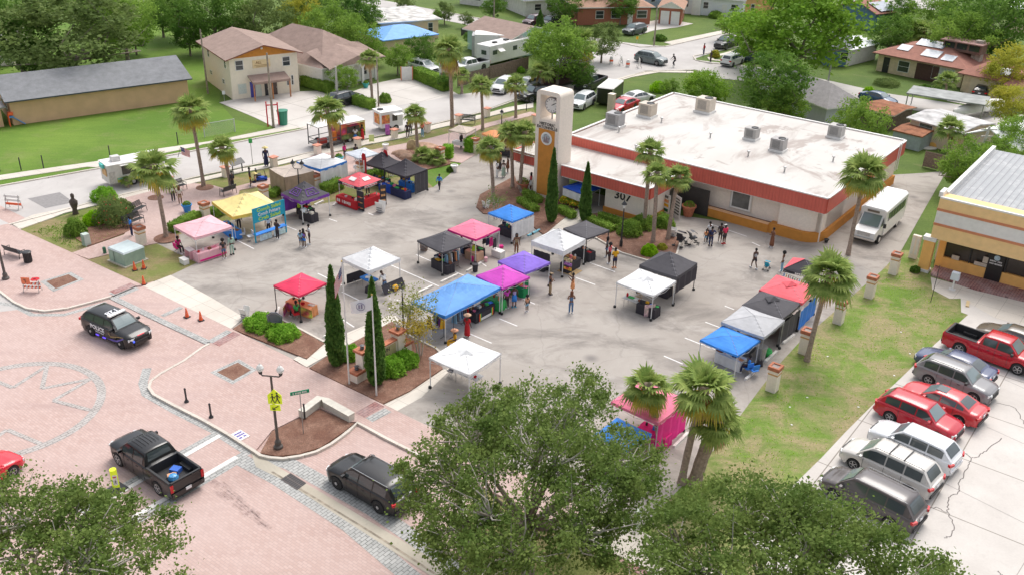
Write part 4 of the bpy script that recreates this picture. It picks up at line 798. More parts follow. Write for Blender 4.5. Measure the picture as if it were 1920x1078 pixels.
for sd in (1,-1):
 R_s=frame((-sd,0,0),(0,0,1)) if sd>0 else frame((1,0,0),(0,0,1))
 text_into(t,'side_lettering','POLICE',.42,wl2,Vector((-.55,sd*1.022,.90)),R_s,depth=.02,bold=.012,sx=1.05)
 text_into(t,'small_lettering','EATONVILLE',.15,wl2,Vector((-.35,sd*1.022,.64)),R_s,depth=.02)
 b=MB(); b.add([(.30,sd*1.02,.45),(1.35,sd*1.02,.62),(2.1,sd*1.0,.98),(2.1,sd*1.0,.90),(1.4,sd*1.02,.50),(.9,sd*1.02,.42)],[(0,1,4,5),(1,2,3,4)]); b.build('side_stripe',pu,t)
 b=MB(); b.add([(.6,sd*1.021,.95),(.78,sd*1.021,.72),(1.3,sd*1.021,.88),(2.1,sd*1.001,1.05),(2.1,sd*1.001,1.02),(1.3,sd*1.021,.83),(.78,sd*1.021,.66),(.54,sd*1.021,.93)],[(0,1,6,7),(1,2,5,6),(2,3,4,5)]); b.build('gold_stripe',gd,t)
text_into(t,'roof_number','128',.62,wl2,Vector((-.22,0,1.775)),frame((0,-1,0),(1,0,0)),depth=.03,bold=.012)
b=MB(); b.tube([(2.56,-.55,.38),(2.63,-.55,.6),(2.63,-.5,1.0),(2.63,.5,1.0),(2.63,.55,.6),(2.56,.55,.38)],.035,n=6); b.tube([(2.63,-.55,.68),(2.63,.55,.68)],.03,n=6); b.build('push_bar',PLASTIC,t)
BX('red_strobe',M('strobe_red',(.8,.02,.04),.3,0,emit=.6),t,(2.54,0,.98),(.06,.5,.06)); BX('blue_strobe',M('strobe_blue',(.05,.1,.9),.3,0,emit=1.),t,(2.60,-.62,.72),(.05,.1,.1))
for x in (-.7,.0): BX('side_strobe',M('strobe_violet',(.15,.08,.9),.3,0,emit=.8),t,(x,-1.0,.36),(.28,.05,.07))
c,h=bywheels('pickup',(225.5,871),(302,927),1); t=car('pickup_truck','black crew cab pickup with blue and white bundles in its open bed','pickup',BLK,c,h,cat='pickup truck',rim=STEELRIM,bumper=BLK,hub=STEELRIM)
PICK=(c,h)
def inbed(x,y,z): return Vector(c)+Matrix.Rotation(h,3,'Z')@Vector((x,y,z))
b=MB(); b.box((0,0,.12),(.5,.42,.24)); tag(b.build('cooler_bag',M('cloth_blue',(.05,.16,.60),.8,.1),loc=inbed(-1.55,-.25,.68),rz=h+.4),'blue soft bag in the bed of the black pickup nearer the cab','bag')
b=MB(); b.lathe((0,0,0),[(.05,0),(.24,.05),(.28,.2),(.2,.35),(.05,.4)],n=10); tag(b.build('water_jug',M('jug_blue',(.08,.32,.62),.3,.3,5),loc=inbed(-2.1,.25,.68)),'clear blue plastic jug in the bed of the black pickup','jug')
b=MB(); b.box((0,0,.1),(.35,.3,.2)); b.box((.2,.1,.13),(.2,.2,.12)); tag(b.build('rag_bundle',M('rag_orange',(.65,.35,.2),.9,.5,9),loc=inbed(-1.8,.2,.68),rz=.5),'white and orange bundle between the bag and jug in the pickup bed','bundle')
b=MB(); 
for k in range(6): b.box((.62-.0,-.5+k*.2,1.895),(1.1,.02,.015))
b.build('roof_ribs',PLASTIC,t)
c,h=bywheels('police',(630.4,913),(715.6,963),1); t=car('black_suv','plain black SUV parked in the brick bay under the oak branch','police',BLK,c,h,cat='suv',rim=PLASTIC,hub=PLASTIC,bumper=PLASTIC)
b=MB()
for sd in (-1,1): b.tube([(2.4-1.35,sd*.70,1.30),(2.4-1.75,sd*.70,1.72),(-1.9,sd*.70,1.73)],.022,n=6)
b.build('roof_strips',CHROME,t)
c=byroof('sedan',(-35,890),2.55); c=G(-42,915); car('red_sedan','bright red car cut off by the left edge behind the oak','sedan',paint('red',(.62,.012,.03)),c,head((100,810),(-40,900))+PI,cat='car')
RH=math.atan2(*(lambda d:(d.y,d.x))(G(1834.5,758)-G(1728,715)))
cp,hp=bywheels('suv',(1834.5,759),(1728,716),-1); RED=paint('deep_red',(.50,.012,.03)); 
c=byroof('pickup',(1876,628),RH+.02,s=.46); car('red_pickup','large red crew cab pickup with black bed by the lawn','pickup',paint('candy_red',(.50,.008,.02)),c,RH+.02,cat='pickup truck',bumper=PLASTIC)
car('bronze_sedan','bronze sedan mostly hidden behind the large red pickup','sedan',paint('bronze',(.13,.11,.085)),byroof('sedan',(1905,613),RH+.03,s=.52),RH+PI+.03)
car('navy_sedan','navy blue sedan between the red pickup and the grey SUV','sedan',paint('navy',(.065,.085,.17)),byroof('sedan',(1808,667),RH+PI,s=.58),RH+PI)
car('grey_suv','silver grey SUV with sunroof and roof rails facing the lot','suv',paint('grey',(.24,.235,.24)),cp,hp,cat='suv',rails=True,bumper=PLASTIC)
t=car('red_sedan','red sedan with small dark sunroof squeezed behind the red SUV','sedan',paint('coral_red',(.62,.05,.06)),byroof('sedan',(1783,734),RH+PI,s=.56),RH+PI)
BX('sunroof',WGLASS,t,(2.375-.47*4.75,0,1.462),(.62,.75,.02))
car('red_suv','deep red SUV with black roof trim in the middle of the row','suv',RED,byroof('suv',(1713,745),RH,s=.62),RH,cat='suv',bumper=RED)
car('white_crossover','white crossover nosed into the lawn beside the red SUV','suv',paint('white',(.72,.73,.75)),byroof('suv',(1737,813),RH+PI,s=.60),RH+PI,cat='suv',bumper=M('paint_white',(.7,.7,.7)))
t=car('pearl_minivan','pearl white minivan with black cross bars on its roof','minivan',paint('pearl',(.64,.61,.57)),byroof('minivan',(1698,851),RH+PI,s=.62),RH+PI,cat='minivan',rails='bars')
car('brown_minivan','dark grey brown minivan with chrome rails partly under the oak','minivan',paint('umber',(.10,.085,.085)),byroof('minivan',(1661,907),RH+PI,s=.60),RH+PI,cat='minivan',rails='chrome')
t=car('grey_suv','grey SUV turning through the far intersection','suv',paint('slate',(.14,.17,.175)),*place('suv',(1240,111),(1203,104),.9),cat='suv',lod=1)
def far(name,label,kind,col,f,r_,z=.7,cat='car',**k):
 c,h=place(kind,f,r_,z); return car(name,label,kind,paint(name+label[:6],col),c,h,cat=cat,lod=0,**k)
far('black_pickup','black pickup at the kerb just behind the clock tower','pickup',(.012,.012,.015),(992,175),(1030,168),1.0,'pickup truck')
far('white_pickup','white and teal compact truck parked on the grass beside the tower','suv',(.72,.74,.74),(1080,192),(1105,178),1.0,'truck')
far('red_hatchback','red hatchback parked on grass behind the hall roof','sedan',(.55,.03,.05),(1155,198),(1183,188),.9)
far('white_sedan','white sedan parked on grass behind the red hatchback','sedan',(.72,.72,.72),(1212,176),(1182,182),.9)
far('black_pickup','black pickup parked on the far cross street near the bright green tree','pickup',(.015,.015,.018),(1347,82),(1383,72),1.0,'pickup truck')
far('white_minivan','white minivan on the far verge under the bright green tree','van',(.78,.78,.78),(1388,104),(1360,114),1.0,'minivan')
far('blue_suv','dark blue SUV with open hatch behind the white minivan','suv',(.03,.05,.10),(1418,104),(1386,100),1.0,'suv')
far('grey_hatchback','grey SUV in front of the red brick house','suv',(.12,.13,.14),(1178,56),(1202,51),.9,'suv')
far('maroon_suv','dark maroon SUV in front of the slate roofed house','suv',(.08,.03,.04),(993,39),(1009,35),.9,'suv')
far('black_car','black car beside the maroon SUV at the slate roofed house','suv',(.02,.02,.025),(1022,42),(1042,36),.9)
far('navy_car','dark blue sedan on the right street behind two clipped bushes','sedan',(.03,.08,.16),(1668,186),(1628,176),.9)
far('black_sedan','black sedan with red lamps on the ranch house driveway','sedan',(.02,.02,.025),(1848,158),(1835,176),.9)
far('black_suv','black SUV parked beside the hedge near the two storey building','suv',(.015,.015,.018),(665,178),(630,186),.9,'suv')
far('white_suv','white SUV on the side street by the wooden fence','suv',(.72,.72,.73),(930,166),(958,150),.9,'suv')
far('silver_car','silver car half hidden behind the palm by the wooden fence','sedan',(.45,.46,.47),(975,158),(1000,150),.9)
far('white_car','white SUV half hidden in greenery beside the light driveway','suv',(.72,.72,.73),(806,126),(782,120),.9,'suv')
far('dark_pickup','dark pickup parked behind the big tree at the far kerb','pickup',(.03,.03,.035),(1092,158),(1122,146),1.0,'pickup truck')
far('white_truck','white pickup beside the camper behind the fence','pickup',(.72,.72,.73),(862,124),(900,116),1.0,'pickup truck')
A_=G(1600,455); B_=G(1660,350)
fl=G(1583,448); fr=G(1626,461)
dirb=-VV; hb=math.atan2(dirb.y,dirb.x)+.0
t=thing('shuttle_bus','white shuttle bus parked beside the town hall','bus',(0,0,0),hb); 
fc=(G(1592,452)+G(1634,461))/2; t.location=fc-dirb*0+VV*4.2*0; 
BL=7.6; cc=fc+VV*(BL/2-.1)+UU*.15; t.location=(cc.x,cc.y,0)
bw=2.2; wp=paint('bus_white',(.80,.80,.79)); b=MB()
x0=-BL/2; xb_=BL/2-1.9
b.add([(x0,-bw/2,.45),(x0,bw/2,.45),(xb_,bw/2,.45),(xb_,-bw/2,.45),(x0,-bw/2,2.65),(x0,bw/2,2.65),(xb_+.25,bw/2,2.65),(xb_+.25,-bw/2,2.65),(x0,-bw/2+.25,2.85),(x0,bw/2-.25,2.85),(xb_+.2,bw/2-.3,2.82),(xb_+.2,-bw/2+.3,2.82)],[(0,1,5,4),(1,2,6,5),(3,0,4,7),(4,5,9,8),(5,6,10,9),(6,7,11,10),(7,4,8,11),(8,9,10,11),(2,3,7,6)],wp)
b.build('body',None,t,bevel=.06)
b=MB(); cw=.98; b.add([(xb_+.05,-cw,.45),(xb_+.05,cw,.45),(BL/2-.05,cw*.93,.45),(BL/2-.05,-cw*.93,.45),(xb_+.05,-cw,1.35),(xb_+.05,cw,1.35),(BL/2-.02,cw*.9,1.12),(BL/2-.02,-cw*.9,1.12),(xb_+.15,-cw*.9,2.25),(xb_+.15,cw*.9,2.25),(xb_+.9,cw*.92,1.3),(xb_+.9,-cw*.92,1.3)],[(1,2,6,10,5),(3,0,4,11,7),(2,3,7,6),(6,7,11,10),(10,11,8,9),(5,10,9),(4,8,11)],wp); b.build('cab',None,t)
b=MB(); b.add([(xb_+.88,cw*.80,1.36),(xb_+.88,-cw*.80,1.36),(xb_+.20,-cw*.78,2.2),(xb_+.20,cw*.78,2.2)],[(0,3,2,1)],SG); b.build('windscreen',None,t); o=bpy.data.objects[t.name]
for ch in list(t.children):
 if ch.name.startswith('windscreen'): ch.location=(.04,0,.03)
for sd in (-1,1):
 b=MB(); b.box(((x0+xb_)/2+.1,sd*(bw/2+.01),2.0),(BL-3.0,.03,.75)); o=b.build('side_window',WGLASS,t)
 b=MB()
 for k in range(1,6): b.box((x0+.6+k*(BL-3.0)/6,sd*(bw/2+.03),2.0),(.06,.02,.75))
 b.build('window_bars',PLASTIC,o)
 b=MB(); b.add([(xb_+.15,sd*cw*1.01,1.42),(xb_+.75,sd*cw*.99,1.42),(xb_+.25,sd*cw*.95,2.05),(xb_+.15,sd*cw*.95,2.05)],[(0,1,2,3)] if sd<0 else [(3,2,1,0)]); b.build('cab_window',WGLASS,t)
 BX('mirror',PLASTIC,t,(xb_+.75,sd*1.25,1.6),(.12,.22,.36))
 for xw in (BL/2-1.0,x0+1.9):
  Rm=Matrix.Rotation(-sd*PI/2,3,'X'); w_=MB(); w_.lathe((xw,sd*.85,.38),[(.2,0),(.37,0),(.38,.04),(.38,.2),(.36,.24),(.22,.24)],n=18,rot=Rm); o=w_.build('wheel',RUBBER,t); w_=MB(); w_.lathe((xw,sd*.85,.38),[(.22,.2),(.22,.25),(.05,.26)],n=14,rot=Rm); w_.build('rim',WHITE,o)
 BX('headlight',HEADL,t,(BL/2-.05,sd*.72,.98),(.1,.36,.22))
b=MB(); 
for k in range(4): b.box((BL/2,0,.82+k*.09),(.06,1.05,.04))
b.box((BL/2+.06,0,.55),(.14,1.9,.16)); b.build('grille',CHROME,t)
BX('destination_sign',M('sign_dark',(.16,.13,.1),.4,0),t,(xb_+.3,0,2.48),(.06,1.0,.16))
t=thing('camper_trailer','long white camper trailer with dark windows and an awning','camper',*(lambda c,h:(c,h))(*place('van',(905,124),(985,104),0)))
b=MB(); b.box((0,0,1.65),(9.5,2.5,2.5)); b.build('body',WHITE,t,bevel=.1)
for x in (-3,-.8,3.6): BX('window',WGLASS,t,(x,1.27,1.9),(.9,.03,.6)); BX('window',WGLASS,t,(x,-1.27,1.9),(.9,.03,.6))
BX('window',WGLASS,t,(4.77,.2,1.9),(.03,.9,.6))
for x in (-3,0,2.5): BX('roof_vent',PLASTIC,t,(x,.2,2.98),(.7,.5,.2))
for sd in (-1,1):
 LA('wheel',RUBBER,t,(0,sd*1.1,.35),[(.35,-.1),(.35,.1)],n=14,rot=Matrix.Rotation(PI/2,3,'X'))
b=MB(); b.add([(2.0,1.26,2.3),(3.1,1.26,2.3),(3.1,1.9,2.0),(2.0,1.9,2.0)],[(0,1,2,3)]); b.build('awning',WHITE,t)
t=thing('boxy_caravan','white box shed with grey end wall behind the camper','shed',G(935,104),.0); BX('body',WHITE,t,(0,0,1.6),(7,3,3.2)); BX('end_panel',M('grey_panel',(.4,.4,.4),.7,.1),t,(-3.7,0,1.5),(.4,2.8,3.0))
c,h=place('van',(1126,205),(1158,178),0); t=thing('cargo_trailer','black enclosed cargo trailer with white roof on the grass','trailer',c,h)
BX('body',BLK,t,(0,0,1.25),(4.6,2.0,1.9)); BX('roof',WHITE,t,(0,0,2.24),(4.7,2.1,.12),taper=.93)
b=MB()
for x in (-2.3,2.3):
 for y in (-1,1): b.box((x,y,1.2),(.09,.09,2.1))
b.build('corner_trims',CHROME,t)
for sd in (-1,1):
 for x in (-.4,.4): LA('wheel',RUBBER,t,(x,sd*1.0,.33),[(.33,-.1),(.33,.1)],n=14,rot=Matrix.Rotation(PI/2,3,'X'))
c,h=place('van',(1020,165),(1090,150),0); t=thing('box_truck','dark box truck with pale roof behind the clock tower','truck',c,h); BX('body',M('dark_maroon',(.06,.025,.025),.5,.2),t,(0,0,1.7),(7,2.3,2.6)); BX('roof',WHITE,t,(0,0,3.04),(7.1,2.4,.12))
for x in (-2.4,2.6): LA('wheel',RUBBER,t,(x,0,.4),[(.4,-1.1),(.4,1.1)],n=14,rot=Matrix.Rotation(PI/2,3,'X'))
def trailer(name,label,A,B,w,h,body,z0=.45):
 A,B=G(*A),G(*B); d=B-A; L=d.length; rz=math.atan2(d.y,d.x); n=Vector((-d.y,d.x,0)).normalized(); c=(A+B)/2+n*w/2
 t=thing(name,label,'food trailer',(c.x,c.y,0),rz); b=MB(); b.box((0,0,z0+h/2),(L,w,h)); b.build('body',body,t,bevel=.04)
 BX('roof',WHITE,t,(0,0,z0+h+.03),(L+.08,w+.08,.06))
 for x in (-.45,.45):
  for sd in (-1,1): b=MB(); b.lathe((x,sd*(w/2-.08),.33),[(.1,-.1),(.33,-.1),(.33,.1),(.1,.1)],n=16,rot=Matrix.Rotation(PI/2,3,'X')); o=b.build('wheel',RUBBER,t); b=MB(); b.lathe((x,sd*(w/2+.03),.33),[(.17,-.01),(.17,.01)],n=12,rot=Matrix.Rotation(PI/2,3,'X')); b.build('rim',RIM,o)
 return t,L
t,L=trailer('food_trailer','white food trailer with stainless side and yellow green panels parked behind the palm',(208,356),(312,334),2.1,1.75,M('trailer_white',(.66,.63,.58),.5,.08))
BX('roof_unit',M('hvac_pale',(.62,.6,.58),.5,.05),t,(-L*.28,0,2.5),(.8,.7,.45),taper=.9)
BX('serving_hatch',M('hatch_dark',(.08,.07,.06),.6,.4,3),t,(L*.05,-1.06,1.55),(L*.62,.05,.8))
b=MB(); b.add([(-L*.3,-1.06,2.1),(L*.36,-1.06,2.1),(L*.36,-1.75,2.25),(-L*.3,-1.75,2.25)],[(0,1,2,3)]); b.build('hatch_flap',WHITE,t)
for k in range(5):
 b=MB(); b.box((-L*.30+k*L*.15,-1.09,.72),(L*.125,.05,.45)); o=b.build('menu_panel',M('panel_yellow_green',(.50,.52,.08),.6,.25,3),t); b=MB(); b.box((-L*.30+k*L*.15,-1.12,.86),(L*.115,.02,.12)); b.build('panel_band',M('panel_teal',(.2,.5,.45),.6,.2,5),o)
BX('steel_panel',M('corrugated_steel',(.50,.48,.44),.4,.2,6,metal=.3),t,(-L*.44,-1.07,1.05),(L*.10,.06,1.1))
BX('rear_poster',M('poster_tan',(.60,.36,.16),.7,.4,3),t,(-L*.51,-.2,1.5),(.05,1.1,.7)); BX('teal_cloth',M('cloth_teal',(.12,.55,.50),.8,.1),t,(-L*.52,.1,2.0),(.2,.9,.35))
t,L=trailer('food_trailer','food trailer painted with orange flames and green fruit beside a caged porch',(640,272),(686,262),2.0,1.7,M('flame_paint',(.50,.28,.06),.6,.7,1.3,hue=.18))
BX('serving_hatch',MATS['hatch_dark'],t,(0,-1.02,1.4),(L*.5,.05,.7))
b=MB(); b.add([(-L*.32,-1.02,2.1),(L*.38,-1.02,2.1),(L*.38,-1.8,2.3),(-L*.32,-1.8,2.3)],[(0,1,2,3)]); b.build('hatch_flap',M('flap_paint',(.35,.42,.20),.6,.6,1.5,hue=.3),t)
BX('lower_panel',M('green_yellow_paint',(.14,.16,.05),.6,.9,2,hue=.12),t,(0,-1.03,.72),(L*.95,.04,.5))
A_=G(600,283); B_=G(640,273); d=(B_-A_); rz=math.atan2(d.y,d.x); n=Vector((-d.y,d.x,0)).normalized(); c=(A_+B_)/2+n
t=thing('cage_trailer','open steel framed porch trailer with red seats and orange tools','trailer',(c.x,c.y,0),rz); L=d.length
b=MB()
for x in (-L/2,L/2):
 for y in (-1,1): b.box((x,y,1.3),(.08,.08,2.2))
for z in (.5,1.0,2.4):
 for y in (-1,1): b.box((0,y,z),(L,.06,.06))
 for x in (-L/2,L/2): b.box((x,0,z),(.06,2,.06))
b.build('frame',M('dark_steel',(.10,.10,.10),.5,0),t); BX('roof',WHITE,t,(0,0,2.45),(L+.1,2.1,.06)); BX('deck',M('deck_grey',(.25,.24,.23),.7,.1),t,(0,0,.45),(L,2,.08))
BX('red_seat',M('seat_red',(.45,.04,.03),.6,0),t,(-.6,-.4,.75),(.9,.5,.5)); BX('orange_tank',M('tank_orange',(.75,.20,.03),.5,0),t,(.9,-.5,1.0),(.35,.3,1.0))
for sd in (-1,1): LA('wheel',RUBBER,t,(-.2,sd*1.1,.34),[(.12,-.1),(.34,-.1),(.34,.1),(.12,.1)],n=16,rot=Matrix.Rotation(PI/2,3,'X'))
t,L=trailer('food_trailer','small white food trailer with two orange food posters',(716,250),(756,243),2.0,1.75,paint('trailer_bright',(.76,.76,.75)))
for x in (-L*.3,): BX('food_poster',M('poster_orange',(.62,.24,.08),.7,.5,3,hue=.05),t,(x,-1.03,1.45),(.95,.04,.95))
BX('food_poster',MATS['poster_orange'],t,(-L*.5-.03,0,1.4),(.05,1.1,1.1))
BX('serving_window',MATS['hatch_dark'],t,(L*.12,-1.03,1.5),(.6,.04,.7)); b=MB(); b.add([(0,-1.02,2.0),(L*.45,-1.02,2.0),(L*.45,-1.7,1.95),(0,-1.7,1.95)],[(0,1,2,3)]); b.build('hatch_flap',WHITE,t)
LA('roof_fan',PLASTIC,t,(-L*.3,.2,2.26),[(.35,0),(.35,.1),(.05,.12)],n=14)
c,h=place('van',(1786,212),(1880,190),1.2); t=thing('white_boat','long white boat hull upside on a trailer beside the grey canopy','boat',(c.x,c.y,.0),h)
b=MB(); st=[(-5,1.0,.5),(-3,1.25,.75),(1,1.25,.8),(3.5,.8,.75),(5.2,.05,.6)]; V=[];n_=7
for x,w,hh in st:
 for k in range(n_): a=PI*k/(n_-1); V.append((x,-w*math.cos(a),1.0+hh*math.sin(a)))
b.add(V,[(i*n_+k,(i+1)*n_+k,(i+1)*n_+k+1,i*n_+k+1) for i in range(4) for k in range(n_-1)]+[tuple(range(n_))]); b.build('hull',WHITE,t,smooth=True); b=MB(); b.box((0,0,.7),(9,.2,.15)); b.box((-1,0,.5),(.15,2,.12)); b.build('trailer_frame',STEEL,t)
t=thing('grey_canopy','flat grey canopy roof on posts beside the street','canopy',G(1770,214),YAW+.1)
BX('roof',M('canopy_grey',(.30,.31,.30),.7,.3,.8),t,(0,0,2.3),(9,4.5,.15)); b=MB()
for x in (-4.3,4.3):
 for y in (-2,2): b.box((x,y,1.15),(.12,.12,2.3))
b.build('posts',STEEL,t)
rs=np.random.RandomState(11)
def leafmat(name,c,c2=None,tr=.28,sc=1.2):
 if name in MATS: return MATS[name]
 g=NG(name,.65); n=g.noise(sc,3,.7); f=g.noise(sc*6,2,.7); c2=c2 or tuple(x*1.7 for x in c)
 col=g.mix(g.ramp(n,.35,.66),c,c2); col=g.mix(g.ramp(f,.4,.72,0,.5),col,(c[0]*.75,c[1]*.78,c[2]*.75))
 g.n.links.new(col,g.b.inputs['Base Color']); g.b.inputs['Specular IOR Level'].default_value=.1
 t=g.node('ShaderNodeBsdfTranslucent',{'Color':col}); mx=g.node('ShaderNodeMixShader',{0:tr+.15}); o=g.n.nodes['Material Output']
 g.n.links.new(g.b.outputs[0],mx.inputs[1]); g.n.links.new(t.outputs[0],mx.inputs[2]); g.n.links.new(mx.outputs[0],o.inputs[0]); return g.m
LM=dict(oak=leafmat('oak_leaves',(.13,.21,.048),(.27,.345,.095),sc=.7),dark=leafmat('dark_leaves',(.09,.20,.035),(.21,.34,.06),sc=.5),olive=leafmat('olive_leaves',(0.15,0.22,0.065),(0.27,0.34,0.11),sc=.4),
 bright=leafmat('bright_leaves',(.17,.33,.035),(.33,.49,.065),sc=.5),mid=leafmat('mid_leaves',(0.172,0.3,0.048),(0.343,0.5,0.09),sc=.5),yellow=leafmat('yellow_leaves',(0.396,0.425,0.06),(0.634,0.562,0.084),sc=.5),
 myrtle=leafmat('myrtle_leaves',(0.198,0.263,0.06),(0.449,0.425,0.108),sc=1.5),autumn=leafmat('autumn_leaves',(0.343,0.3,0.048),(0.581,0.413,0.06),sc=1.5),cypress=leafmat('cypress_leaves',(0.0792,0.175,0.036),(0.172,0.3,0.066),sc=2.5),
 palm=leafmat('palm_green',(0.198,0.3,0.072),(0.449,0.525,0.156),.2,1.5),palmy=leafmat('palm_yellow',(0.449,0.413,0.06),(0.686,0.55,0.12),.2,1.5),palmdead=leafmat('palm_dead',(0.502,0.338,0.156),(0.726,0.525,0.288),.15,2),lime=leafmat('lime_leaves',(0.264,0.525,0.012),(0.449,0.688,0.036)),
 shrub=leafmat('shrub_leaves',(0.198,0.413,0.036),(0.37,0.625,0.084),sc=1.5),flower=M('white_flowers',(.75,.72,.68),.8,.1),flowery=M('yellow_flowers',(.85,.55,.03),.7,.2,6),flowerr=M('red_flowers',(.62,.05,.05),.7,.1))
BARK=M('grey_bark',(.23,.19,.155),.95,.35,5,bump=.6); PBARK=M('palm_bark',(.33,.25,.20),.95,.3,6,bump=.6); PALEB=M('pale_branch',(.46,.42,.37),.9,.2,4)
def leaves(pts,size,rng,flat=.5,var=.45,long=1.0):
 """one small folded quad per point -> vertex/face arrays"""
 n=len(pts); a=rng.normal(size=(n,3)); a[:,2]*=flat*1.2; a/=np.linalg.norm(a,axis=1)[:,None]
 c=rng.normal(size=(n,3)); b=np.cross(a,c); b/=np.linalg.norm(b,axis=1)[:,None]+1e-9
 s=(size*(1-var+2*var*rng.random_sample(n)))[:,None]
 A=a*s*.5*long; B=b*s*.42
 v=np.stack([pts-A,pts+B*.9,pts+A,pts-B*.9],1).reshape(-1,3)
 return v
def leafmesh(name,V,mat,extra=None):
 me=bpy.data.meshes.new(name); n=len(V)//4; me.vertices.add(len(V)); me.vertices.foreach_set('co',np.asarray(V,dtype=np.float32).ravel())
 me.loops.add(n*4); me.loops.foreach_set('vertex_index',np.arange(n*4,dtype=np.int32)); me.polygons.add(n); me.polygons.foreach_set('loop_start',np.arange(0,n*4,4,dtype=np.int32)); me.polygons.foreach_set('loop_total',np.full(n,4,dtype=np.int32))
 if hasattr(mat,'__len__'):
  for m in mat: me.materials.append(m)
  me.polygons.foreach_set('material_index',extra.astype(np.int32))
 else: me.materials.append(mat)
 me.update(calc_edges=True); return me
def crown_points(rng,rx,rz,zc,ncl,per,clr,lob=6,low=-.35,hollow=.5):
 """cluster centres on an uneven shell, leaf points gathered in clumps"""
 ph=rng.random_sample((lob,2))*np.array([2*PI,1]); amp=.14+.16*rng.random_sample(lob)
 C=[]
 while len(C)<ncl:
  d=rng.normal(size=3); d/=np.linalg.norm(d)
  if d[2]<low: continue
  r=1-.55*rng.random_sample()**1.6*hollow*2
  az=math.atan2(d[1],d[0]); m=.80
  for (p,q),a_ in zip(ph,amp): m+=a_*max(0,math.cos(az-p))**6*(1-abs(d[2]-q*.7))
  C.append((d[0]*rx*r*m,d[1]*rx*r*m,zc+d[2]*rz*r*(.85+.3*rng.random_sample())))
 C=np.array(C); sizes=clr*(.55+.9*rng.random_sample(ncl)); P=np.repeat(C,per,0)+rng.normal(size=(ncl*per,3))*np.repeat(sizes,per)[:,None]*np.array([.55,.55,.36])
 return C,P
def tree_meshes(kind,seed,rx,rz,zc,ncl,per,clr,leaf,trunk_r,mat,limbs=7,bark=BARK,lean=(0,0),extra=None,twigs=0,low=-.35,hollow=.5):
 rng=np.random.RandomState(seed); C,P=crown_points(rng,rx,rz,zc,ncl,per,clr,low=low,hollow=hollow)
 cm=leafmesh(kind+'_crown',leaves(P,leaf,rng),mat)
 b=MB(); z0=zc-rz*.55; top=Vector((lean[0],lean[1],z0*.8)); b.tube([(0,0,-.05),(lean[0]*.4,lean[1]*.4,z0*.4),top],[trunk_r*1.25,trunk_r*.95,trunk_r*.8],n=9,m=bark)
 order=rng.permutation(ncl)[:limbs]
 L_=[]
 for i in order:
  e=Vector(C[i]); mid=top.lerp(e,.5)+Vector((rng.normal()*.3,rng.normal()*.3,-.25*rz*.4)); r=trunk_r*.5; b.tube([top,top.lerp(mid,.55),mid,e],[r,r*.75,r*.5,r*.15],n=6,m=bark); L_+= [mid,mid.lerp(e,.5),top.lerp(mid,.6)]
 if twigs:
  for i in rng.permutation(ncl)[:twigs]:
   e=Vector(C[i]); s=min(L_,key=lambda q:(q-e).length); m_=s.lerp(e,.5)+Vector((rng.normal()*.2,rng.normal()*.2,rng.normal()*.15)); b.tube([s,m_,e+Vector((rng.normal()*.3,rng.normal()*.3,.2))],[.055,.035,.012],n=4,m=PALEB,cap=False)
 return cm,b.mesh(kind+'_trunk')
PROTO={}
def mk(name,label,cat,loc,cm,tm,rz=0,s=1,group=None,cname='crown',tname='trunk'):
 t=thing(name,label,cat,loc,rz,group); t.scale=(s,s,s) if not hasattr(s,'__len__') else s
 for nm,me in ((tname,tm),(cname,cm)):
  if me is None: continue
  o=bpy.data.objects.new(nm,me); COL.objects.link(o); o.parent=t
 return t
def meshof(key,**k):
 if key not in PROTO: PROTO[key]=tree_meshes(key.split('#')[0],**k)
 return PROTO[key]
g0=G(998,905,6.0); cm,tm=tree_meshes('oak',3,7.3,3.1,5.9,380,180,.56,.14,.33,LM['oak'],limbs=30,twigs=380,low=-.5,lean=(.2,.3))
mk('oak_tree','largest foreground oak, its crown hiding the pink and blue tents','tree',(g0.x,g0.y,0),cm,tm,1.0,(.95,.84,1),'street oaks along the road')
g0=G(1468,1092,5.6); cm,tm=tree_meshes('oak',8,6.4,3.0,5.6,390,170,.56,.135,.30,LM['oak'],limbs=22,twigs=200,low=-.4)
mk('oak_tree','foreground oak at the lower right covering the end of the parked minivans','tree',(g0.x,g0.y,0),cm,tm,.3,(1,.92,1),'street oaks along the road')
g0=G(75,1090,5.4); cm,tm=tree_meshes('oak',21,5.6,2.7,5.4,270,160,.52,.13,.26,LM['oak'],limbs=18,twigs=170,low=-.4)
mk('oak_tree','foreground oak filling the lower left corner over the brick road','tree',(g0.x,g0.y,0),cm,tm,2.2,1,'street oaks along the road')
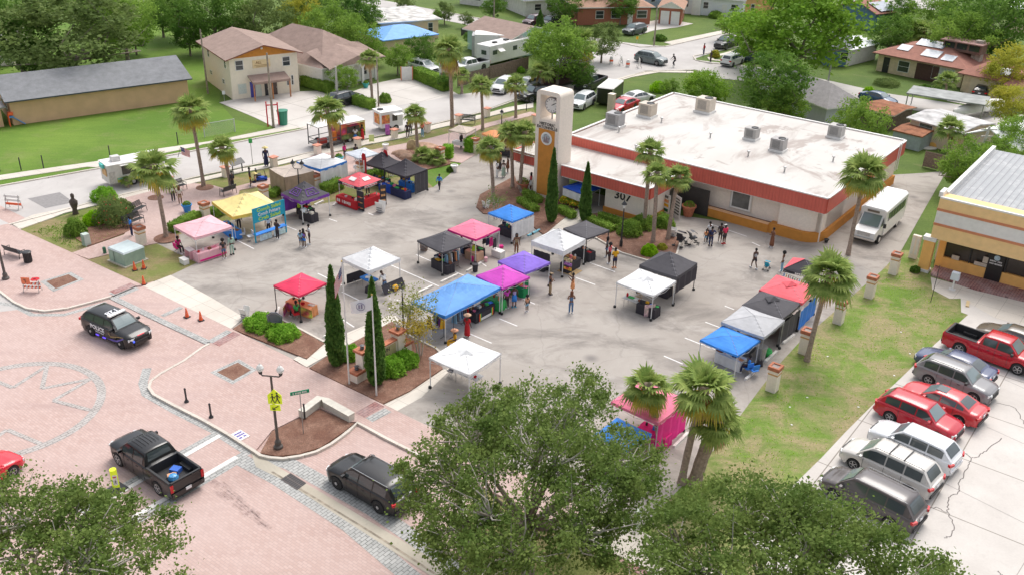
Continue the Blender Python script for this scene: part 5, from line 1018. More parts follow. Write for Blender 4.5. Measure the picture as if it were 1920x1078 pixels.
def fan_palm_meshes(seed,R=1.7,nl=30,h=6,dead=4,yel=5,tr=.17,lean=(0,0),skirt=0):
 rng=np.random.RandomState(seed); V=[];MI=[]
 def leaf(el,az,ln,mi,blades=15,droop=.35):
  d=Vector((math.cos(az)*math.cos(el),math.sin(az)*math.cos(el),math.sin(el))); side=Vector((-math.sin(az),math.cos(az),0)); up=side.cross(d)*-1
  base=Vector((0,0,0)); hub=d*ln*(.26 if el>.5 else .40)+Vector((0,0,-.10*ln*math.cos(el)))
  V.extend([base-side*.02,base+side*.02,hub+side*.02,hub-side*.02]); MI.append(mi)
  for k in range(blades):
   a=(k/(blades-1)-.5)*2.5; bl=ln*(.76 if el>.5 else .64)*(1-.22*abs(a)/1.25); dr=droop*(.6+.8*rng.random_sample())
   bd=(d*math.cos(a)+side*math.sin(a)).normalized(); w=.045*ln/1.5*1.35; nn=bd.cross(up).normalized()*w
   m1=hub+bd*bl*.55+Vector((0,0,-.06*bl)); e=hub+bd*bl*(1-dr*.25)+Vector((0,0,-dr*bl*.75))
   V.extend([hub-nn*.5,hub+nn*.5,m1+nn,m1-nn]); V.extend([m1-nn,m1+nn,e+nn*.12,e-nn*.12]); MI.extend([mi,mi])
 for i in range(nl):
  t=i/nl; el=lerp(1.45,-.35,t**.85)+rng.normal()*.10; leaf(el,i*2.4+rng.normal()*.15,R*(.78+.3*rng.random_sample())*(1 if t>.15 else .8),0,droop=.25+.35*t)
 for i in range(yel): leaf(-.45-.3*rng.random_sample(),i*2.4+rng.random_sample(),R*.85,1,droop=.75)
 for i in range(dead): leaf(-.95-.3*rng.random_sample(),i*2.1+rng.random_sample(),R*.75,2,droop=.8)
 for i in range(skirt): leaf(-1.0-.35*rng.random_sample(),i*1.7+rng.random_sample(),R*(.8+.3*rng.random_sample()),2 if i%4 else 1,droop=.85)
 V=np.array([tuple(p) for p in V])+np.array([lean[0],lean[1],h])
 cm=leafmesh('palm_fronds',V,[LM['palm'],LM['palmy'],LM['palmdead']],np.array(MI))
 b=MB(); n=9; path=[(lean[0]*(k/n)**1.5,lean[1]*(k/n)**1.5,h*k/n-.05) for k in range(n+1)]; b.tube(path,[tr*1.45]+[tr*(1.05-.12*k/n+(.06 if k%2 else 0)) for k in range(1,n)]+[tr*1.25],n=10,m=PBARK)
 b.lathe((lean[0],lean[1],h-.35),[(tr*1.2,0),(tr*1.7,.2),(tr*1.3,.45),(.05,.6)],n=9,m=MATS['palm_bark']); return cm,b.mesh('palm_trunk')
def palm(label,base,top,rpx,seed,dead=3,yel=4,nl=28,tr=.16,skirt=0,h=None):
 g=G(*base); best=None
 z=h or zat_xy(g,top[1]); q=G(top[0],top[1],z); lean=(q.x-g.x,q.y-g.y)
 dist=(Vector((q.x,q.y,z))-Vector((0,0,CAMH))).length; R=rpx/F*dist*1.0
 cm,tm=fan_palm_meshes(seed,R,nl,z,dead,yel,tr,lean,skirt); return mk('palm_tree',label,'palm tree',(g.x,g.y,0),cm,tm,0,1,'cabbage palms around the lot',cname='fronds')
def zat_xy(p,py):
 lo,hi=0.,30.
 for _ in range(40):
  z=(lo+hi)/2; d=Vector((p.x,p.y,z-CAMH)); y=539-F*d.dot(CU)/d.dot(FW)
  if y>py: lo=z
  else: hi=z
 return z
for i,a in enumerate([('leaning palm in a round mulch ring beside the pink tent',(312,445),(287,312),52,3,4),
 ('tall palm behind the black bench with a dry yellow green crown',(382,350),(356,203),46,6,8),
 ('short palm with bright yellow lower fronds beside the history board',(433,352),(416,277),36,0,7),
 ('palm rising between the tan tent and the blue edged white tent',(628,338),(613,205),42,1,4),
 ('small palm behind the boulders near the plaza path',(783,287),(778,212),29,0,5),
 ('tallest palm, with a heavy skirt of dead fronds, by the side street',(848,238),(842,90),42,4,4,30,.2,16),
 ('slim palm beside the lone bench near the side street',(905,245),(902,158),31,2,3),
 ('slim palm with grey green crown left of the clock tower',(967,222),(966,158),28,2,2),
 ('palm showing above the dark truck behind the clock tower',(1018,182),(1014,132),30,2,2),
 ('yellowing palm standing alone at the lot entrance',(925,375),(918,275),34,2,12),
 ('left palm of the pair beside the clock tower base',(961,352),(957,248),36,3,3),
 ('right palm of the pair beside the clock tower base',(975,356),(984,248),36,2,3),
 ('tallest palm of the three in the round bed, left side',(1207,430),(1220,282),36,3,2),
 ('front palm of the three in the round bed',(1224,455),(1232,325),35,2,3),
 ('right palm of the three in the round bed, with a tawny underside',(1252,450),(1272,330),36,4,2),
 ('big crowned palm standing in front of the parked shuttle bus',(1590,478),(1622,322),54,3,9,34),
 ('palm leaning over the red tent on the lawn edge',(1513,676),(1556,512),66,5,3,34),
 ('tall foreground palm with the thin brown trunk beside the hot pink tent',(1278,905),(1322,725),80,3,5,28,.19),
 ('foreground palm with drooping lime crown in front of the pink tent',(1237,842),(1215,722),62,2,9,20,.19),
 ('short stout foreground palm with criss cross trunk bark',(1303,905),(1345,790),66,5,1,30,.34),
 ('palm in front of the white arched hall',(698,190),(692,108),27,3,2),
 ('tall palm above the trees at the top left',(347,78),(336,12),27,5,3,24,.16,8),
 ('palm beside the beige houses behind the town hall',(1776,298),(1784,240),33,1,1),
 ('small palm with orange trunk on the ranch house lawn',(1771,186),(1776,150),26,0,0),
 ('bushy palm with hanging golden fronds beside the big tree',(1098,150),(1086,78),46,4,10,26,.2,22),
 ('dark palm against the fence near the white trailer sign',(866,176),(866,140),22,3,1),
 ('low palm in the tree line behind the solar panels',(1738,110),(1732,58),34,3,3),
 ('palm trunk hung with yellow vines behind the two storey building',(541,72),(545,28),26,3,16)]):
 lab,bs,tp,r,d,y=a[:6]; palm(lab,bs,tp,r,40+i,d,y,*(a[6:7] or (28,)),**dict(zip(('tr','skirt'),a[7:])))
for lab,px,r in (('low sago palm in the boulder bed, left one',(792,303),27),('low sago palm in the boulder bed, right one',(818,308),24),('small palm cluster by the flower bed corner',(240,352),13)):
 g=G(*px); dist=(g-Vector((0,0,CAMH))).length; cm,tm=fan_palm_meshes(90+r,r/F*dist,26,.7,0,1,.14); mk('sago_palm',lab,'palm',(g.x,g.y,0),cm,tm,0,1,None,cname='fronds')
def bg(key,seed,mat,rz=.80,low=-.92,ncl=120,per=75,leaf=.058,clr=.17,hollow=.5): return meshof(key,seed=seed,rx=1.0,rz=rz,zc=1.15,ncl=ncl,per=per,clr=clr,leaf=leaf,trunk_r=.05,mat=mat,limbs=9,low=low,hollow=hollow)
KIN={'dark':[bg('dark#%d'%i,100+i,LM['dark']) for i in range(3)],'olive':[bg('olive#%d'%i,110+i,LM['olive']) for i in range(2)],'bright':[bg('bright#%d'%i,120+i,LM['bright'],ncl=150,per=80) for i in range(2)],'mid':[bg('mid#%d'%i,130+i,LM['mid']) for i in range(3)],'yellow':[bg('yellow#%d'%i,140+i,LM['yellow']) for i in range(2)]}
cnt=0
def bt(label,kind,px,rpx,z=None,sz=1.0,name='tree'):
 """crown centre pixel and radius in pixels"""
 global cnt
 z=z or 4.5; q=G(px[0],px[1],z); dist=(q-Vector((0,0,CAMH))).length; R=rpx/F*dist; s=R/1.0; sz=min(1.0,(8. if kind=='bright' else 6.8)/(1.15*s))
 cm,tm=KIN[kind][cnt%len(KIN[kind])]; cnt+=1
 zc=1.15*s*sz; q=G(px[0],px[1],zc); return mk('broadleaf_tree',label,'tree',(q.x,q.y,0),cm,tm,cnt*1.3,(s,s,s*sz),'trees around the neighbourhood')
for a in [('broad olive oak behind the long building','olive',(120,62),112),('dark oak at the far top left corner','dark',(25,45),70),('bright green tree between the oak and the gap of lawn','mid',(228,38),62),('dark tree behind the bright one at top left','dark',(250,62),34),
 ('dark tree beside the tall palm above the long roof','dark',(352,62),36),('dense tree at the top edge left of the two storey roof','dark',(325,28),42),('deep green tree behind the two storey roof','dark',(400,25),58),('tall bare limbed tree behind the two storey building','olive',(488,35),52),('yellow green tree over the hall ridge','yellow',(556,22),38),
 ('dark evergreen at the top centre left','dark',(655,15),48),('feathery bamboo green tree behind the hall, left','mid',(612,52),52),('feathery bamboo green tree behind the hall, right','mid',(668,72),48),('small dark tree behind the tarp roof','dark',(700,40),30),
 ('rounded dark tree at the end of the light driveway','dark',(795,92),34),('lime tree between the driveway and the tarp roof','mid',(745,108),30),('crape myrtle left of the hall','mid',(567,118),24),('crape myrtle in front of the hall arches','mid',(606,132),26),('leafy shrub tree beside the hall hedge','mid',(650,145),28),
 ('pale small tree by the cross street','olive',(833,22),22),('thin brownish tree at the cross street bend','olive',(876,36),16),('dark tree by the white house at the top','dark',(925,12),26),('tree at the top edge beside the slate house','dark',(1060,8),34),('dark tree line tree behind the brick house','dark',(1165,6),34),
 ('dark tree behind the tan roof','dark',(1110,12),26),('grey green tree in front of the brick house','olive',(1130,75),38),
 ('huge spreading tree behind the clock tower','mid',(1048,92),62),('lower bough tree at the kerb behind the tower','dark',(1090,140),30),('left bough tree beside the mint house','mid',(1020,85),40),
 ('huge bright green tree at the top right, main crown','bright',(1508,45),104),('bright green tree leaning left of the main crown','bright',(1420,70),48),('small tree by the white long house','mid',(1370,45),28),
 ('dark round tree behind the town hall','dark',(1450,155),68),('bright tree under the dark round one','mid',(1475,195),44),('light leafed tree with white flowers behind the hall roof','bright',(1322,170),46),('small bushy tree left of the light leafed one','mid',(1255,165),22),
 ('wide light green tree beside the open shed','mid',(1618,232),52),('dark tree behind the blue house','dark',(1672,62),40),('dense green tree behind the solar house, left','mid',(1705,60),36),('dense green tree behind the clerestory','mid',(1790,70),50),('tall tree at the top right corner','dark',(1870,45),62),('deep green tree at the top right behind the clerestory','dark',(1815,35),48),('tree at the top edge above the purple house','mid',(1760,22),34),
 ('yellow green tree over the garage wing','yellow',(1890,128),44),('yellow green tree in front of the boat','yellow',(1895,195),40),('green tree at the right edge by the utility pole','mid',(1905,262),46),('dense green tree beside the corner shop roof','mid',(1812,305),52),('green tree at the corner behind the shop','mid',(1872,290),40),('bushy tree behind the corner shop parapet','mid',(1795,330),26),
 ('feathery green tree above the tarp roof','mid',(705,95),26),('dark tree at the hedge near the white car','dark',(835,150),20),('olive tree far top between the white house and street','olive',(760,8),20),('dark tree far behind the camper','dark',(880,70),14),
 ('background tree at the very top left, middle','dark',(170,5),46),('background tree at the very top, left of the tall palm','mid',(300,20),40),('background tree above the hall','dark',(580,8),40),('tree at the top right edge beyond the far street','dark',(1690,20),30),('tree behind the corner house','dark',(60,110),36),('tree right of the two storey ridge','dark',(450,50),30)]: bt(*a)
def small_tree(label,px,rpx,mat,seed,stems=3,ex=None,z=3.4,ncl=70,per=26):
 g=G(*px); dist=(g-Vector((0,0,CAMH))).length; R=rpx/F*dist; rng=np.random.RandomState(seed); C,P=crown_points(rng,R,R*.85,z-R*.5,ncl,per,.42,low=-.6,hollow=.9)
 V=leaves(P,.12,rng); MI=np.zeros(len(P)); mats=[mat]
 if ex: MI=(rng.random_sample(len(P))<.13).astype(int); mats.append(ex)
 cm=leafmesh('small_crown',V,mats,MI); b=MB()
 for k in range(stems):
  a=k*2*PI/stems; b.tube([(math.cos(a)*.12,math.sin(a)*.12,0),(math.cos(a)*.3,math.sin(a)*.3,1.4),tuple(C[k*7])],[.05,.04,.015],n=6,m=PALEB)
 for k in range(14): b.tube([(0,0,1.2),tuple(C[(k*5+3)%ncl])],[.03,.01],n=4,m=PALEB)
 return mk('ornamental_tree',label,'small tree',(g.x,g.y,.08),cm,b.mesh('small_trunk'))
small_tree('airy small tree with white blossom beside the entrance sign',(768,642),62,LM['myrtle'],5,3,LM['flower'],3.6)
small_tree('yellowing small tree by the long blue tent leg',(787,668),38,LM['autumn'],6,4,None,2.6,50,24)
small_tree('thin shrubby tree in front of the clock tower hedge',(928,412),26,LM['olive'],7,3,None,2.4,34,16)
def cypress(label,base,top,wpx,seed):
 g=G(*base); h=zat_xy(g,top[1])+.1; dist=(g-Vector((0,0,CAMH))).length; R=wpx/F*dist; rng=np.random.RandomState(seed); n=6000
 t=rng.random_sample(n)**.9; prof=np.interp(t,[0,.06,.2,.5,.8,1],[.55,.85,1,.80,.42,.03]); a=rng.random_sample(n)*2*PI; rr=R*prof*(.72+.3*rng.random_sample(n)+.1*np.sin(a*3+t*20))
 P=np.stack([np.cos(a)*rr,np.sin(a)*rr,.12+t*(h-.12)],1); V=leaves(P,.17,rng,flat=4.0,long=1.6); cm=leafmesh('cypress_crown',V,LM['cypress'])
 b=MB(); b.tube([(0,0,0),(0,0,h*.9)],[.10,.02],n=7,m=BARK); b.lathe((0,0,.3),[(R*.35,0),(R*.62,h*.15),(R*.5,h*.45),(R*.22,h*.75),(.02,h*.93)],n=10,m=LM['cypress'])
 q=G(top[0],top[1],h); t_=mk('cypress_tree',label,'cypress',(g.x,g.y,.08),cm,b.mesh('cypress_trunk'),0,1,'columnar cypresses'); t_.rotation_euler=(0,0,0); return t_
cypress('columnar cypress left of the flagpoles, the tallest near the entrance',(632,685),(615,505),17,1); cypress('columnar cypress in front of the entrance sign by the white flag',(706,722),(690,527),18,2)
cypress('slender cypress beside the clock tower',(1033,418),(1040,283),11,3); cypress('slender cypress in front of the hall entrance by the path',(1096,415),(1103,310),11,4)
cypress('distant clipped cypress column near the slate roofed house',(1012,62),(1014,22),8,5)
def shrub(label,px,rpx,mat,seed,hz=.7,name='shrub',ex=None,z=.08,leaf=.12,n=2600,asp=1.0,rot=0,spiky=0,frac=.1):
 g=G(*px); dist=(g-Vector((0,0,CAMH))).length; R=rpx/F*dist; rng=np.random.RandomState(seed); d=rng.normal(size=(n,3)); d/=np.linalg.norm(d,axis=1)[:,None]; d[:,2]=abs(d[:,2])
 r=(.78+.25*rng.random_sample(n)+.12*np.sin(d[:,0]*7+seed)*np.cos(d[:,1]*6)); P=d*r[:,None]*np.array([R*asp,R,R*hz*1.25])
 V=leaves(P,leaf,rng,flat=2 if spiky else .8,long=2.2 if spiky else 1.1); MI=np.zeros(n); mats=[mat]
 if ex is not None: MI=(rng.random_sample(n)<frac).astype(int); mats.append(ex)
 cm=leafmesh('shrub_leaves',V,mats,MI); b=MB(); b.lathe((0,0,0),[(R*.45,0),(R*.62,R*hz*.4),(R*.45,R*hz*.85),(.03,R*hz*1.05)],n=10,sx=asp,m=mat)
 for k in range(5): b.tube([(0,0,0),(math.cos(k*1.3)*R*.5,math.sin(k*1.3)*R*.5,R*hz*.8)],[.03,.01],n=4,m=BARK)
 return mk(name,label,'shrub',(g.x,g.y,z),cm,b.mesh('shrub_stems'),rot,1,None,'foliage','stems')
for a in [('bright green low shrub under the bronze plaque, left',(492,612),34,LM['shrub'],1,.5),('bright green low shrub under the plaque, right',(532,632),30,LM['shrub'],2,.6),('shrub between the cypress and the low pillar',(658,672),20,LM['shrub'],3,1.0),
 ('leafy shrub at the foot of the entrance sign, front',(733,698),30,LM['shrub'],4,.8),('leafy shrub at the right end of the entrance sign',(760,683),26,LM['shrub'],5,.8),('bright lime round shrub in the palm bed',(1217,478),16,LM['lime'],6,.9),
 ('small yellow flecked plant beside the lime shrub',(1241,468),9,LM['yellow'],7,.8),('lime green shrub row behind the bench bed',(196,376),22,LM['shrub'],8,.8),('lime shrub in the flower bed middle',(180,418),20,LM['lime'],9,.8),
 ('leggy green plant in front of the flower bed',(143,440),18,LM['mid'],10,1.2),('tall red flowering shrub beside the pillar',(213,420),30,LM['olive'],11,1.3,),('bushy ornamental grass at the end of the bed by the bench',(230,405),22,LM['olive'],12,1.0),
 ('tiny bush against the planter wall by the window',(1313,383),8,LM['olive'],13,1.0),('golden bush on the planter wall beside the round corner',(1459,418),11,LM['yellow'],14,1.1),('dark purple plant beside the shop pillar',(1715,510),8,LM['dark'],15,.9),
 ('grassy ornamental shrub left part of palm bed',(1180,440),24,LM['mid'],16,.9),('grassy ornamental shrub in the middle of palm bed',(1205,428),24,LM['mid'],17,.8),('green shrub behind the right palm of the bed',(1245,425),20,LM['mid'],18,.8),
 ('clipped yellow green bush in front of the navy car',(1628,180),12,LM['lime'],19,.9),('clipped round green bush right of it at the kerb',(1651,188),12,LM['shrub'],20,.9),('wide grassy mound on the ranch house lawn',(1662,160),22,LM['olive'],21,.35),
 ('dark spiky bush on the ranch house lawn',(1732,175),12,LM['dark'],22,.9),('brown red bush beside the dark spiky one',(1753,178),12,LM['dark'],23,.9),('orange leaved bush at the ranch house porch',(1735,148),11,LM['yellow'],24,1.2),('round green bush by the ranch house window',(1712,140),12,LM['olive'],25,1.3),
 ('clipped hedge ball at the far corner by the pole',(1237,76),12,LM['dark'],26,.6),('clipped hedge in front of the white long house',(1342,34),13,LM['mid'],27,.7),('round bush beside the flat roofed building',(820,33),9,LM['shrub'],28,1.0),('leafy bush behind the black cargo trailer, left',(1235,172),17,LM['lime'],29,.8),
 ('small yellow bush on the far corner verge',(1340,108),9,LM['yellow'],30,1.0),('green shrubs along the camper fence',(975,136),9,LM['shrub'],31,.8),('banana like plant at the end of the driveway hedge',(778,145),9,LM['bright'],32,1.1),
 ('dry vine bush by the right palm near the shop back',(1758,238),12,LM['mid'],33,.6),('green bush beside the sago palms',(845,322),7,LM['dark'],34,.8),('agave like plant in pot near hedge by the light driveway',(722,192),12,LM['mid'],35,1.0)]:
 shrub(*a[:6],ex=LM['flowerr'] if 'red flowering' in a[0] else None,frac=.03)
b=None
for i,(px,l) in enumerate((((1060,385),'left end'),((1078,390),'middle'),((1094,394),'right end'))): shrub('mass of yellow flowers in the low planter by the entrance, '+l,px,11,LM['shrub'],60+i,.8,'flower_clump',LM['flowery'],.35,.16,900,frac=.5)
def hedge(label,a,b_,wd,h,mat,seed,z=0,dens=170):
 A,B=G(*a),G(*b_); d=B-A; L=d.length; rz=math.atan2(d.y,d.x); rng=np.random.RandomState(seed); S=2*(L*h+wd*h)+L*wd; n=int(S*dens)
 P=[]
 for _ in range(n):
  q=rng.random_sample()*S
  if q<L*wd: P.append((rng.random_sample()*L,rng.random_sample()*wd-wd/2,h))
  elif q<L*wd+2*L*h: P.append((rng.random_sample()*L,(wd/2)*(1 if rng.random_sample()<.5 else -1),rng.random_sample()*h))
  else: P.append((L*(rng.random_sample()<.5),rng.random_sample()*wd-wd/2,rng.random_sample()*h))
 P=np.array(P)+rng.normal(size=(n,3))*.05; cm=leafmesh('hedge_leaves',leaves(P,.13,rng,flat=.9),mat)
 b=MB(); b.box((L/2,0,h/2),(L-.1,wd-.12,h-.06),m=mat); return mk('hedge',label,'hedge',(A.x,A.y,z),cm,b.mesh('hedge_core'),rz,1,'clipped hedges',cname='foliage',tname='inner_mass')
for i,a in enumerate([('clipped hedge behind the pink tent',(322,437),(372,412),.9,.7),('clipped hedge beside the yellow tent',(398,410),(428,396),.8,.8),('short hedge by the pillar next to the teal banner',(508,372),(530,360),.8,.6),('long hedge behind the red black tent, left part',(606,366),(640,352),.9,.9),('hedge behind the black tents',(690,338),(720,327),.8,.7),
 ('upright clipped hedge block left of the plaza gateway',(838,300),(842,294),.9,1.3),('upright clipped hedge block right of the plaza gateway',(878,288),(888,280),1.0,1.4),('low hedge curving from the clock tower',(984,368),(1012,384),.7,.6),('low hedge below the flower planter',(1048,398),(1076,412),.7,.6),('long low hedge under the 307 wall',(1124,410),(1168,424),.7,.5),('second low hedge in front of the 307 wall',(1104,416),(1150,436),.8,.5),
 ('tall hedge beside the long forecourt',(630,186),(700,206),1.0,1.1),('tall hedge behind the light driveway sign',(782,148),(838,172),1.4,1.5),('hedge along the hall side',(570,160),(622,176),1.2,1.2),('hedge in the bed below the tower, lower row',(975,380),(1005,400),.8,.5)]): hedge(*a,LM['shrub'] if i in(5,6) else LM['mid'],200+i,.06)
def tufts(name,label,poly,n,mat,h=.14,seed=0):
 P=gl(poly); xs=[p.x for p in P]; ys=[p.y for p in P]; rng=np.random.RandomState(seed); out=[]
 def inside(x,y):
  c=False; j=len(P)-1
  for i in range(len(P)):
   if (P[i].y>y)!=(P[j].y>y) and x<(P[j].x-P[i].x)*(y-P[i].y)/(P[j].y-P[i].y)+P[i].x: c=not c
   j=i
  return c
 cc=[(rng.uniform(min(xs),max(xs)),rng.uniform(min(ys),max(ys))) for _ in range(n//14)]
 while len(out)<n:
  c=cc[rng.randint(len(cc))]; x,y=c[0]+rng.normal()*.5,c[1]+rng.normal()*.35
  if inside(x,y): out.append((x,y,h*.4+.01))
  elif rng.random_sample()<.3: cc[rng.randint(len(cc))]=(rng.uniform(min(xs),max(xs)),rng.uniform(min(ys),max(ys)))
 me=leafmesh(name,leaves(np.array(out),h,rng,flat=3,long=1.3),mat); o=bpy.data.objects.new(name,me); COL.objects.link(o); tag(o,label,'grass',kind='stuff'); return o
tufts('grass_tufts','short rough grass scattered over the lawn beside the parked cars',[(1660,520),(1520,650),(1440,740),(1350,850),(1395,990),(1540,850),(1640,755),(1750,640),(1795,590),(1740,545),(1700,500)],2600,LM['lime'],.06,1)
tufts('grass_tufts','thin grass tufts on the verge by the side street',[(60,435),(180,395),(240,380),(225,440),(140,470)],1500,LM['mid'],.10,2)
CLOTHS={}
def cloth(name,c,rough=.75): return M('fabric_'+name,c,rough,.09,2.2,bump=.8,trans=.12)
TC=dict(white=cloth('white',(.80,.80,.80)),black=cloth('black',(.045,.040,.050)),charcoal=cloth('charcoal',(.085,.08,.09)),pink=cloth('pink',(.86,.22,.34)),lightpink=cloth('light_pink',(.87,.50,.55)),red=cloth('red',(.80,.04,.115)),salmon=cloth('salmon',(.86,.14,.17)),
 blue=cloth('blue',(.045,.27,.80)),skyblue=cloth('sky_blue',(.16,.38,.80)),magenta=cloth('magenta',(.66,.07,.52)),purple=cloth('purple',(.26,.15,.66)),deeppurple=cloth('deep_purple',(.20,.05,.38)),yellow=cloth('yellow',(.92,.76,.32)),tan=cloth('tan',(.42,.32,.22)),ltan=cloth('pale_tan',(.62,.52,.44)),
 orange=cloth('orange',(.86,.36,.15)),grey=cloth('grey',(.52,.52,.54)),silver=cloth('silver',(.62,.66,.72)),green=cloth('green',(.01,.28,.09)),darkgreen=cloth('dark_green',(.01,.13,.07)),lgreen=cloth('light_green',(.06,.50,.12)),teal=cloth('teal',(.02,.38,.55)),hotpink=cloth('hot_pink',(.85,.03,.28)),navy=cloth('navy',(.02,.03,.10)),
 royal=cloth('royal',(.01,.08,.50)),beige=cloth('beige',(.70,.45,.30)),cream=cloth('cream',(.72,.68,.58)),redcloth=cloth('bright_red',(.60,.02,.03)),ltpurple=cloth('lilac',(.45,.36,.7)),lime=cloth('lime',(.55,.80,.05)),denim=cloth('denim',(.10,.19,.36)),brown=cloth('brown',(.24,.09,.045)),mint=cloth('mint',(.45,.62,.52)),yell=cloth('strong_yellow',(.85,.45,.02)),dgrey=cloth('dark_grey',(.14,.14,.15)),peach=cloth('peach',(.72,.36,.22)),khaki=cloth('khaki',(.42,.30,.18)),lblue=cloth('light_blue',(.25,.45,.62)))
LEGM={'w':M('leg_white',(.70,.70,.70),.5,0),'k':BLACKM,'s':STEEL}
WT=M('weight_black',(.02,.02,.02),.6,0)
def tentframe(Lp,Rp,h):
 A,B=G(*Lp,h),G(*Rp,h); c=(A+B)/2; d=B-A; s=d.length/math.sqrt(2); return Vector((c.x,c.y,0)),math.atan2(d.y,d.x)-PI/4,s
TENTS={}
def tent(key,label,Lp,Rp,h,col,val=None,legs='w',peak=.8,vh=.2,size=None,sy=None,p=1.0,weights=True,vmat=None,open_legs=True,rz=None,c=None,vent=False,wrinkle=.012):
 cc,yaw,s=tentframe(Lp,Rp,h)
 if c is not None: cc=c
 if rz is not None: yaw=rz
 sx=size or s; sy=sy or sx; t=thing('canopy_tent',label,'tent',cc,yaw,'pop up canopies of the market'); TENTS[key]=(t,cc,yaw,sx,sy,h)
 n=12; V=[]; rng=random.Random(key)
 wr=[(rng.uniform(2,6),rng.uniform(0,6),rng.uniform(2,6)) for _ in range(3)]
 for i in range(n+1):
  for j in range(n+1):
   x,y=-1+2*i/n,-1+2*j/n; m=max(abs(x),abs(y)); z=peak*(1-m)**p
   z+=sum(wrinkle*math.sin(a*x+b_+c_*y) for a,b_,c_ in wr)*(1-m)*2-.035*math.sin(PI*min(1,m))*(1-min(abs(x),abs(y)))*m
   z-=.05*(1-min(abs(x),abs(y))**2)*(m>.99)
   V.append((x*sx/2,y*sy/2,h+z))
 b=MB(); b.add(V,[(i*(n+1)+j,(i+1)*(n+1)+j,(i+1)*(n+1)+j+1,i*(n+1)+j+1) for i in range(n) for j in range(n)],col); sm_=M('seam_grey',(.30,.30,.32),.8,0)
 for a_,c_ in ((0,0),(0,n),(n,0),(n,n)):
  q=[Vector(V[int(round(lerp(a_,n/2,k/6)))*(n+1)+int(round(lerp(c_,n/2,k/6)))])+Vector((0,0,.004)) for k in range(7)]; b.tube(q,.009,n=3,m=sm_,cap=False)
 o=b.build('canopy',None,t,smooth=False)
 if vent:
  b=MB(); b.add([(-.55,-.1,h+peak-.05),(.0,-.6,h+peak-.12),(.1,-.02,h+peak+.16),(-.5,.5,h+peak-.1),(.55,.1,h+peak-.05)],[(0,1,2),(0,2,3),(2,1,4),(3,2,4)]); b.build('vent_flap',col,o)
 ring=[V[i*(n+1)] for i in range(n+1)]+[V[n*(n+1)+j] for j in range(1,n+1)]+[V[i*(n+1)+n] for i in range(n-1,-1,-1)]+[V[j] for j in range(n-1,0,-1)]
 b=MB(); k=len(ring); b.add([(x*1.004,y*1.004,z+.004) for x,y,z in ring]+[(x*1.012,y*1.012,h-vh+.02*math.sin(i*1.7)*0) for i,(x,y,z) in enumerate(ring)],[(i,(i+1)%k,(i+1)%k+k,i+k)[::-1] for i in range(k)],vmat or val or col); b.build('valance',None,t)
 lm=LEGM[legs]
 for ix in (-1,1):
  for iy in (-1,1):
   x,y=ix*(sx/2-.04),iy*(sy/2-.04); b=MB(); b.box((x,y,h/2),(.045,.045,h),m=lm); b.box((x,y,.01),(.12,.12,.02),m=lm); l_=b.build('leg',None,t)
   if weights: LA('foot_weight',WT,l_,(x+ix*.02,y+iy*.02,0),[(.10,0),(.11,.05),(.10,.14),(.05,.17)],n=10)
 b=MB(); z=h-.22
 for a,b_ in (((-1,-1),(1,-1)),((1,-1),(1,1)),((1,1),(-1,1)),((-1,1),(-1,-1))):
  for q in (0,1):
   A=Vector((a[0]*sx/2,a[1]*sy/2,0)); B=Vector((b_[0]*sx/2,b_[1]*sy/2,0)); M_=(A+B)/2
   b.tube([A.lerp(B,q*.5)+Vector((0,0,z+(.14 if q else -.14))),A.lerp(B,q*.5+.5)+Vector((0,0,z+(-.14 if q else .14)))],.014,n=4); b.tube([A.lerp(B,q*.5)+Vector((0,0,z-(.14 if q else -.14))),A.lerp(B,q*.5+.5)+Vector((0,0,z-(-.14 if q else .14)))],.014,n=4)
 b.build('scissor_frame',lm,t); return t
def side(key,sd,z0,z1,mat,name='side_wall',x0=-1,x1=1,out=.02):
 """wall panel on side sd: 0=-y 1=+x 2=+y 3=-x (local)"""
 t,cc,yaw,sx,sy,h=TENTS[key]; n=10; V=[]
 for i in range(n+1):
  u=lerp(x0,x1,i/n); wv=.03*math.sin(i*2.1)
  if sd in(0,2): y=(sy/2+out+wv)*(-1 if sd==0 else 1); x=u*sx/2
  else: x=(sx/2+out+wv)*(1 if sd==1 else -1); y=u*sy/2
  V+= [(x,y,z0),(x,y,z1)]
 b=MB(); b.add(V,[(2*i,2*i+2,2*i+3,2*i+1) for i in range(n)],mat); return b.build(name,None,t)
Wt='w'
tent('a','light pink canopy over the pink bake stall',(325.1,423.2),(435.3,424.5),2.06,TC['lightpink'],peak=.32,vh=.22,legs='w')
tent('b','pale yellow canopy behind the teal seafood banner',(397,378),(525,386),2.1,TC['yellow'],peak=1.0,vh=.26,p=1.3,legs='w',vmat=M('fabric_gold',(.86,.58,.10),.7,.05))
tent('c','black canopy with purple outlines and purple valance',(527,362),(617,362.7),2.1,TC['charcoal'],val=TC['deeppurple'],peak=1.05,vh=.28,p=1.15)
tent('d','red canopy with black valance and red feather flags',(634,338),(715.5,337),2.1,TC['salmon'],val=TC['black'],peak=.75,vh=.3)
tent('e','left black peaked canopy behind the red one',(681.4,306.3),(751.5,303),2.1,TC['black'],peak=1.1,p=1.35,legs='k')
tent('f','right black peaked canopy over the royal blue tables',(720,317.6),(801.6,317.6),2.1,TC['black'],peak=1.05,p=1.35,legs='k')
tent('g','closed tan tent with fabric walls beside the twin lamp post',(504.6,316.4),(588,321),2.0,TC['ltan'],val=TC['tan'],peak=.12,vh=.3,legs='k',weights=False)
for s_ in range(4): side('g',s_,0.02,1.95,TC['tan'])
tent('h','white canopy with blue valance and hanging white walls',(556,303),(650.3,301.5),2.15,TC['white'],val=TC['blue'],peak=.2,vh=.28)
side('h',1,.05,1.95,TC['white']); side('h',2,.05,1.95,TC['white'])
